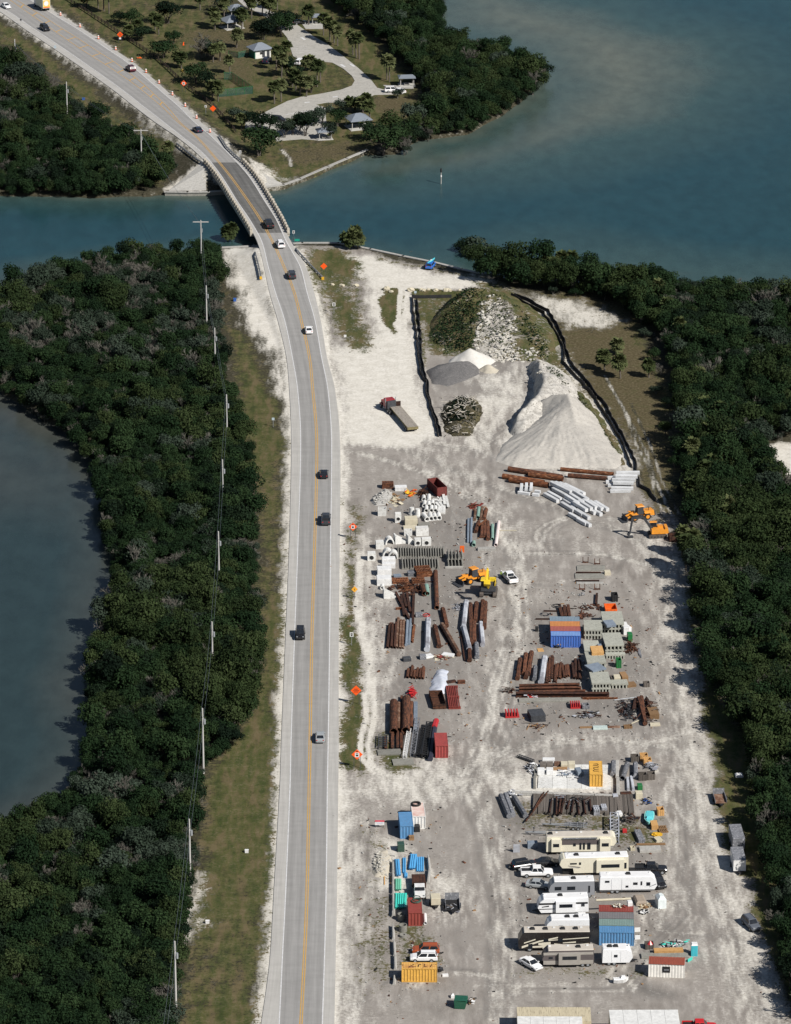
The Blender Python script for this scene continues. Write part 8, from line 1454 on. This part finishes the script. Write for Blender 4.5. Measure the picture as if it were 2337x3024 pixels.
nbox(cG,1262,974,1482,970,1.2,.8,PLY,'timber_stack','orange timber stack behind the red roofed shed','timber',detail='layers');nbox(cG,1165,1006,1520,1000,1.8,.35,CONCG,'concrete_plate','grey slab behind the red roofed shed','slab');o=MB().cyl((0,0,.9),(0,0,1.5),.55,.1,8).build('red_cover',RED);o.location=P(*cG(1228,925));tag(o,'small red tarpaulin on the crate left of the timber stack','tarp');nbox(cG,1195,935,1260,932,1.6,.9,WOODG,'grey_crate','grey crate under the red tarpaulin','crate',detail='open');scrap(cG,1400,905,110,16,40,[STL,PTEAL,WHITE,BLACK],'clutter behind the orange timber stack',55,l=(.3,1.3),h=.8);nbox(cG,1515,1030,1550,1010,.1,.6,PTEAL,'teal_sheet','teal sheet beside the portable toilet','sheet')
# parked vehicles of the lower yard
LV='vehicles parked in the lower yard'
def pk(fn,x,y,deg,kind,col,label):return car(P(*fn(x,y)),R(deg),kind,col,label,LV)
pk(cG,372,375,2,'pickup','white','white pickup left of the cream fifth wheel caravan');pk(cG,388,462,-12,'sedan','silver','silver sedan in front of the white and grey caravan');pk(cG,330,1062,-52,'sedan','white','white sedan below the striped motorhome');pk(cG,1235,350,0,'pickup','black','black pickup right of the cream fifth wheel caravan');pk(cG,1290,445,-75,'suv','black','black car in front of the white travel trailer nose');pk(cG,280,315,20,'suv','black','black car behind the white pickup');pk(cG,455,295,5,'sedan','black','black car in the shade left of the cream caravan')
pk(cJ,845,1425,-68,'suv','grey','dark silver car parked alone at the right edge of the yard');pk(cI,715,665,180,'suv','white','white car behind the long yellow container');pk(cI,735,590,180,'suv','rust','red car behind the white car');pk(cG,1600,1545,0,'pickup','red','red pickup at the bottom edge of the picture')
t=thing('motorcycle','black motorcycle beside the black car','motorcycle',P(*cG(200,320)),R(10));[wheel(t,x,0,.33,.15) for x in (-.7,.7)];MB().box(-.5,.5,-.15,.15,.5,.85,.15,.05).box(-.8,-.2,-.14,.14,.86,.98).build('frame',BLACK,t);MB().cyl((.6,-.4,1.1),(.6,.4,1.1),.03).cyl((.75,0,.4),(.58,0,1.1),.04).build('handlebar',GALV,t)
# ---------------------------------------------------------------- left strip of the lower yard
container(cH,606,582,762,578,CBB,'sky blue container with its end towards the camera',True);container(cH,758,462,914,458,CW,'white container with rusty roof behind the sky blue one',True,roofm=mat('roof_rust_pink',(.5,.3,.26),(.62,.55,.5),.4,.7));t=thing('tyre','large black tyre on the roof of the white container','tyre',P(*cH(805,440))+Vector((-.1,4.3,2.62)));MB().torus((0,0,.2),.78,.2,n=20,k=8).build('tread',RUBBER,t)
nbox(cH,780,500,848,498,.9,1.4,BLACK,'black_tank','black tank in front of the white container','tank',bev=.25);nbox(cH,710,602,775,600,.7,.8,WOOD,'sawhorse','wooden trestle below the sky blue container','trestle',detail='slats');nbox(cH,570,748,655,745,1.5,1.5,paint('box_darkgreen',(.03,.07,.05)),'green_cabinet','dark green cabinet below the sky blue container','cabinet')
ho, hb, ht, hp=heap('shell_rubble','bright shell and rock rubble heap left of the blue pipes',[(300,760),(260,860),(240,960),(300,1050),(430,1060),(480,950),(490,800),(430,720)],[(370,780,.8),(360,930,.9)],SANDC,cH,.3,.7,.35,None,81,cat='rubble');scatter_rocks(ho,hb,ht,[P(*cH(x,y)) for x,y in [(290,760),(250,950),(320,1050),(440,1050),(480,800)]],160,.1,.3,ROCKW,82,'stones')
def bundle(x0,y0,x1,y1,n,w,r,m,what,z=None,lv=1):
 lin(cH,[(x0+w*(k+.5*j)/n,y0,x1+w*(k+.5*j)/n,y1,j*r*1.75) for j in range(lv) for k in range(n-j)],'pipe',r,m,'plastic_pipe',what,'pipe',z=z)
bundle(535,840,552,1035,3,72,.15,PBLUE,'blue plastic pipe in the left blue bundle',lv=2);bundle(640,820,640,1005,2,44,.15,PBLUE,'blue plastic pipe in the narrow blue bundle');bundle(730,775,708,950,4,95,.16,PBLUE,'pale blue plastic pipe in the big bundle',z=.2,lv=2);bundle(815,810,812,985,4,95,.16,PBLUE,'blue plastic pipe right of the big bundle',lv=1);bundle(660,1010,660,1060,2,40,.18,PBLUE,'short blue plastic pipe stub');bundle(540,1085,540,1215,4,88,.15,PGRN,'pale green plastic pipe in the middle bundle',lv=2);bundle(540,1265,532,1440,6,160,.16,PTEAL,'teal plastic pipe in the front bundle',lv=2)
lin(cH,[(508,860,510,985),(510,995,511,1120),(512,1130,512,1250),(513,1262,513,1380),(514,1390,514,1510)],'jersey',.41,CONC,'concrete_barrier','pale concrete barrier in the upper line left of the yard','barrier',ordinal='top');lin(cI,[(405,190,407,215),(408,315,412,440),(418,470,425,600),(428,610,430,740),(425,810,418,890)],'jersey',.41,CONC,'concrete_barrier','pale concrete barrier in the lower line left of the yard','barrier',ordinal='top');lin(cH,[(950,800,965,960),(965,970,945,1115)],'jersey',.41,CONC,'concrete_barrier','pale concrete barrier right of the blue pipes','barrier')
for x in (405,482):lin(cH,[(x,1045,x,1150)],'plank',.1,PLY,'yellow_stake',('left' if x<450 else 'right')+' yellow plank beside the barrier line','plank')
t=thing('flatbed_truck','white truck with brown flatbed beside the blue pipes','truck',P(*cH(838,1240)),R(-88));MB().box(-4.6,.6,-1.2,1.2,1.0,1.25).build('flatbed',RUSTD,t);MB().box(.45,.6,-1.2,1.2,1.26,2.2).build('headboard',RUSTD,t);MB().box(-4.4,3.0,-.4,.4,.55,.98).build('chassis',BLACK,t);MB().box(.75,2.3,-1.0,1.0,.6,2.1,.1,.1).build('cab',WHITE,t);MB().box(2.3,3.5,-.98,.98,.55,1.35,.1,.06).build('hood',WHITE,t);pane(t,[(2.31,-.92,1.38),(2.31,.92,1.38),(2.2,.88,2.0),(2.2,-.88,2.0)],.95,name='windscreen',out=.05)
for x in (-2.9,2.6):
 for y in (-.95,.95):wheel(t,x,y,.42,.3)
for s in (-1,1):MB().box(3.45,3.53,s*.7-.15,s*.7+.15,.85,1.05).build('headlight',GALV,t)
container(cI,560,322,704,322,CBR,'oxide red container with doors towards the camera and hoses on top',True);t=thing('green_hose','coils of green hose on the oxide red container roof','hose',P(*cI(640,300))+Vector((0,3.6,2.63)));MB().torus((0,0,.08),.8,.09,n=18).torus((.15,1.4,.08),.6,.08,n=16).torus((.2,.2,.22),.7,.09,n=18).build('coil',mat('hose_green',(.03,.07,.05),(.05,.09,.07),3,.6),t)
for x, y, r, h, lab in [(494,262,.7,1.25,'upper grey concrete ring left of the oxide container'),(508,372,.72,1.25,'lower grey concrete ring left of the oxide container'),(512,428,.66,.45,'flat grey concrete ring below the two tall rings')]:o=MB().pipe((0,0,0),(0,0,h),r,r*(.8 if h>1 else .45),20).build('concrete_ring',CONCG);o.location=P(*cI(x,y));tag(o,lab,'concrete ring','concrete rings')
lin(cI,[(728,205,732,295)],'pipe',.3,WHITE,'white_tube','white tube right of the oxide red container','tube')
def trailer(fn,x0,y0,x1,y1,dep,h,m,rm,label,closed=True,nose=False,zf=.5):
 c, an, L=nframe(fn,x0,y0,x1,y1,dep);t=thing('cargo_trailer',label,'trailer',c,an,'small trailers');w=L/2
 if closed:MB().box(-w,w,-dep/2,dep/2,zf,zf+h).build('box',m,t);MB().box(-w-.02,w+.02,-dep/2-.02,dep/2+.02,zf+h+.002,zf+h+.06,.06,.06).build('roof',rm,t)
 else :
  MB().box(-w,w,-dep/2,dep/2,zf,zf+.1).build('floor',m,t);MB().box(-w,w,dep/2-.05,dep/2,zf+.1,zf+h).build('ramp_gate',rm,t)
  for s in (-1,1):MB().box(s*w-.04,s*w+.04,-dep/2,dep/2-.06,zf+.1,zf+.55).build('side_rail',rm,t)
 for s in (-1,1):wheel(t,0,0,.34);t.children[-1].location=(s*(w+.14),0,.34);t.children[-1].rotation_euler=(0,0,R(90));MB().box(s*(w+.14)-.14,s*(w+.14)+.14,-.45,.45,.72,.77).build('mudguard',DARKG,t)
 MB().hexa([(-.5,-dep/2-.0,.4),(.5,-dep/2,.4),(.05,-dep/2-1.2,.4),(-.05,-dep/2-1.2,.4),(-.5,-dep/2,.5),(.5,-dep/2,.5),(.05,-dep/2-1.2,.5),(-.05,-dep/2-1.2,.5)]).build('drawbar',BLACK,t);return t
trailer(cH,988,1440,1105,1436,2.2,1.2,CREAM,CREAM,'small cream trailer right of the oxide container');trailer(cI,936,190,1078,188,4.0,1.5,BLACK,STG,'black open utility trailer with raised grey ramp',False);scrap(cI,1005,160,50,30,34,[BLACK,STL,WOODG],'tools and bits loaded on the black utility trailer',56,'trailer_load','load',(.3,1.1),.9)
trailer(cJ,566,478,655,476,4.0,1.3,RUSTP,STG,'grey utility trailer with raised ramp at the edge of the right wood',False);trailer(cJ,700,838,795,836,6.2,2.1,STG,STG,'dark grey enclosed trailer at the right edge');trailer(cJ,706,1008,803,1006,5.6,2.1,WHITE,STG,'white enclosed trailer with grey roof at the right edge')
nbox(cJ,725,258,785,256,1.2,.6,WHITE,'white_rubbish','white rubbish bag in the grass at the edge of the right wood','rubbish',bev=.25)
container(cI,492,882,851,884,CYE,'long-side yellow container with rusty marks on its roof at the bottom',False,roofm=mat('roof_yellow_rust',(.6,.36,.1),(.42,.2,.06),.5,.7,c3=(.14,.05,.03),s3=1.2));nbox(cI,902,832,962,830,.8,.3,WHITE,'white_sheet','small white panel right of the long-side yellow container','panel');scrap(cI,880,775,24,20,16,[BLACK,DARKG],'black bits at the end of the long-side yellow container',57,l=(.4,1.2),h=.8)
c, an, L=nframe(cI,1022,1150,1132,1156,2.0);t=thing('waste_bin','dark green waste bin with slanted top at the bottom','waste bin',c,an);DG=paint('bin_green',(.012,.09,.05));MB().prism([(-L/2,.1),(L/2-.1,.1),(L/2+.25,1.35),(-L/2-.1,1.55)],-1,1).build('body',DG,t);MB().box(-L/2-.1,L/2+.2,-1.03,.0,1.56,1.62).build('lid',DG,t);MB().box(-L/2-.1,L/2+.2,.02,1.03,1.56,1.62).build('lid',DG,t);scrap(cI,1195,1085,36,26,34,[BLACK,WHITE,WOOD],'rubbish bags right of the dark green bin',58,'rubbish_heap','rubbish',(.3,.8),.8,.6);nbox(cI,988,1045,1022,1043,.8,.8,WHITE,'white_bag','white sack left of the dark green bin','sack',bev=.3)
# ---------------------------------------------------------------- buildings cut by the bottom edge
def hall(x0,y0,x1,y1,dep,h,wall,roof,label,sheet=1.0,rise=.0):
 """x0..y1: back eaves line in crop G at roof height"""
 a=G(*cG(x0,y0),h);b=G(*cG(x1,y1),h);mid, an, L=axis(a,b);nrm=Vector((math.sin(an),-math.cos(an),0));c=mid+nrm*dep/2;t=thing('storage_hall',label,'building',(c.x,c.y,0),an);MB().box(-L/2,L/2,-dep/2,dep/2,-.2,h-.01).build('wall',wall,t);n=int(L/sheet)
 for k in range(n):MB().hexa([(-L/2+k*L/n,-dep/2,h),(-L/2+(k+.985)*L/n,-dep/2,h),(-L/2+(k+.985)*L/n,dep/2,h),(-L/2+k*L/n,dep/2,h)]+[(-L/2+k*L/n,-dep/2,h+.08),(-L/2+(k+.985)*L/n,-dep/2,h+.08),(-L/2+(k+.985)*L/n,dep/2,h+.08),(-L/2+k*L/n,dep/2,h+.08)]).build('roof_sheet',roof,t)
 for s in (-.3,.25):MB().box(s*L,s*L+2.8,-dep/2-.05,-dep/2-.002,0,h*.75).build('door',GALV,t)
 return t
TAN=mat('tin_tan',(.5,.44,.31),(.42,.37,.26),.6,.7,stretch=(4,.4,1),c3=(.25,.21,.15),s3=1.5)
hall(222,1370,778,1372,5.0,3.2,TAN,TAN,'tan corrugated lean-to at the bottom edge of the picture',.35);hall(225,1440,716,1442,14,3.4,CREAM,paint('hall_roof',(.7,.7,.68),.5),'white roofed hall in front of the tan lean-to',1.8);hall(918,1392,1440,1390,16,4.2,CREAM,paint('hall_roof',(.72,.73,.75),.5),'white roofed hall at the bottom right',2.2)
# faded hand-painted strokes on the two yellow container roofs
for nm, pts in [('yellow container standing on the concrete pad',[[(-1.6,-.5),(-1.6,.4),(-1.2,.5)],[(-.8,-.5),(-.9,.2),(-.4,.45)],[(0,.5),(.1,-.4),(.5,-.5)],[(.9,.5),(.9,-.4)],[(1.5,.4),(1.7,-.3),(1.3,-.5)]]),('long-side yellow container with rusty marks on its roof at the bottom',[[(-1.8,-.6),(-.9,.5)],[(-.2,-.5),(-.1,.4),(.3,.4)],[(.9,.4),(.8,-.4),(1.3,-.5)],[(1.9,-.5),(2.1,.4)]])]:
 t=next(o for o in COL.objects if o.get('label')==nm);mb=MB()
 for st in pts:mb.path([(x,y,2.585) for x,y in st],.07,5)
 mb.build('roof_marking',RUSTD,t)
 # small litter trodden into the yard
rl=random.Random(77);lit={'stones':(MB(),CONC),'rust':(MB(),RUST),'dark':(MB(),BLACK),'wood':(MB(),WOOD)}
LP=[dpts(p_) for p_ in ([(800,1040),(1060,1060),(1060,1400),(980,1620),(800,1620)],[(1090,1240),(1400,1240),(1420,1580),(1080,1580)],[(1070,1690),(1420,1690),(1430,2090),(1090,2090)],[(760,1720),(950,1720),(960,2150),(760,2150)],[(700,1000),(1440,1100),(1480,1500),(1560,1900),(1660,2180),(720,2180)])]
wts=[.3,.3,.2,.1,.1]
for _ in range(4200):
 pl=rl.choices(LP,wts)[0];x=rl.uniform(min(q.x for q in pl),max(q.x for q in pl));y=rl.uniform(min(q.y for q in pl),max(q.y for q in pl))
 if not inside(np.array([x]),np.array([y]),pl)[0]:continue
 k=rl.choices(['stones','rust','dark','wood'],[.5,.2,.2,.1])[0];s=.06+.22*rl.random()**2.5;lit[k][0].cbox((x,y,gz(x,y)+s*.3),(s*rl.uniform(1,3.5),s*rl.uniform(.7,1.5),s*.7),rl.uniform(0,6.28),rl.uniform(-.3,.3))
t=thing('yard_litter','small stones, rust flakes and wood scraps strewn over the yard','litter');t['kind']='stuff'
for k,(mb,m) in lit.items():tag(mb.build(k+'_bits',m,t),kind='stuff')
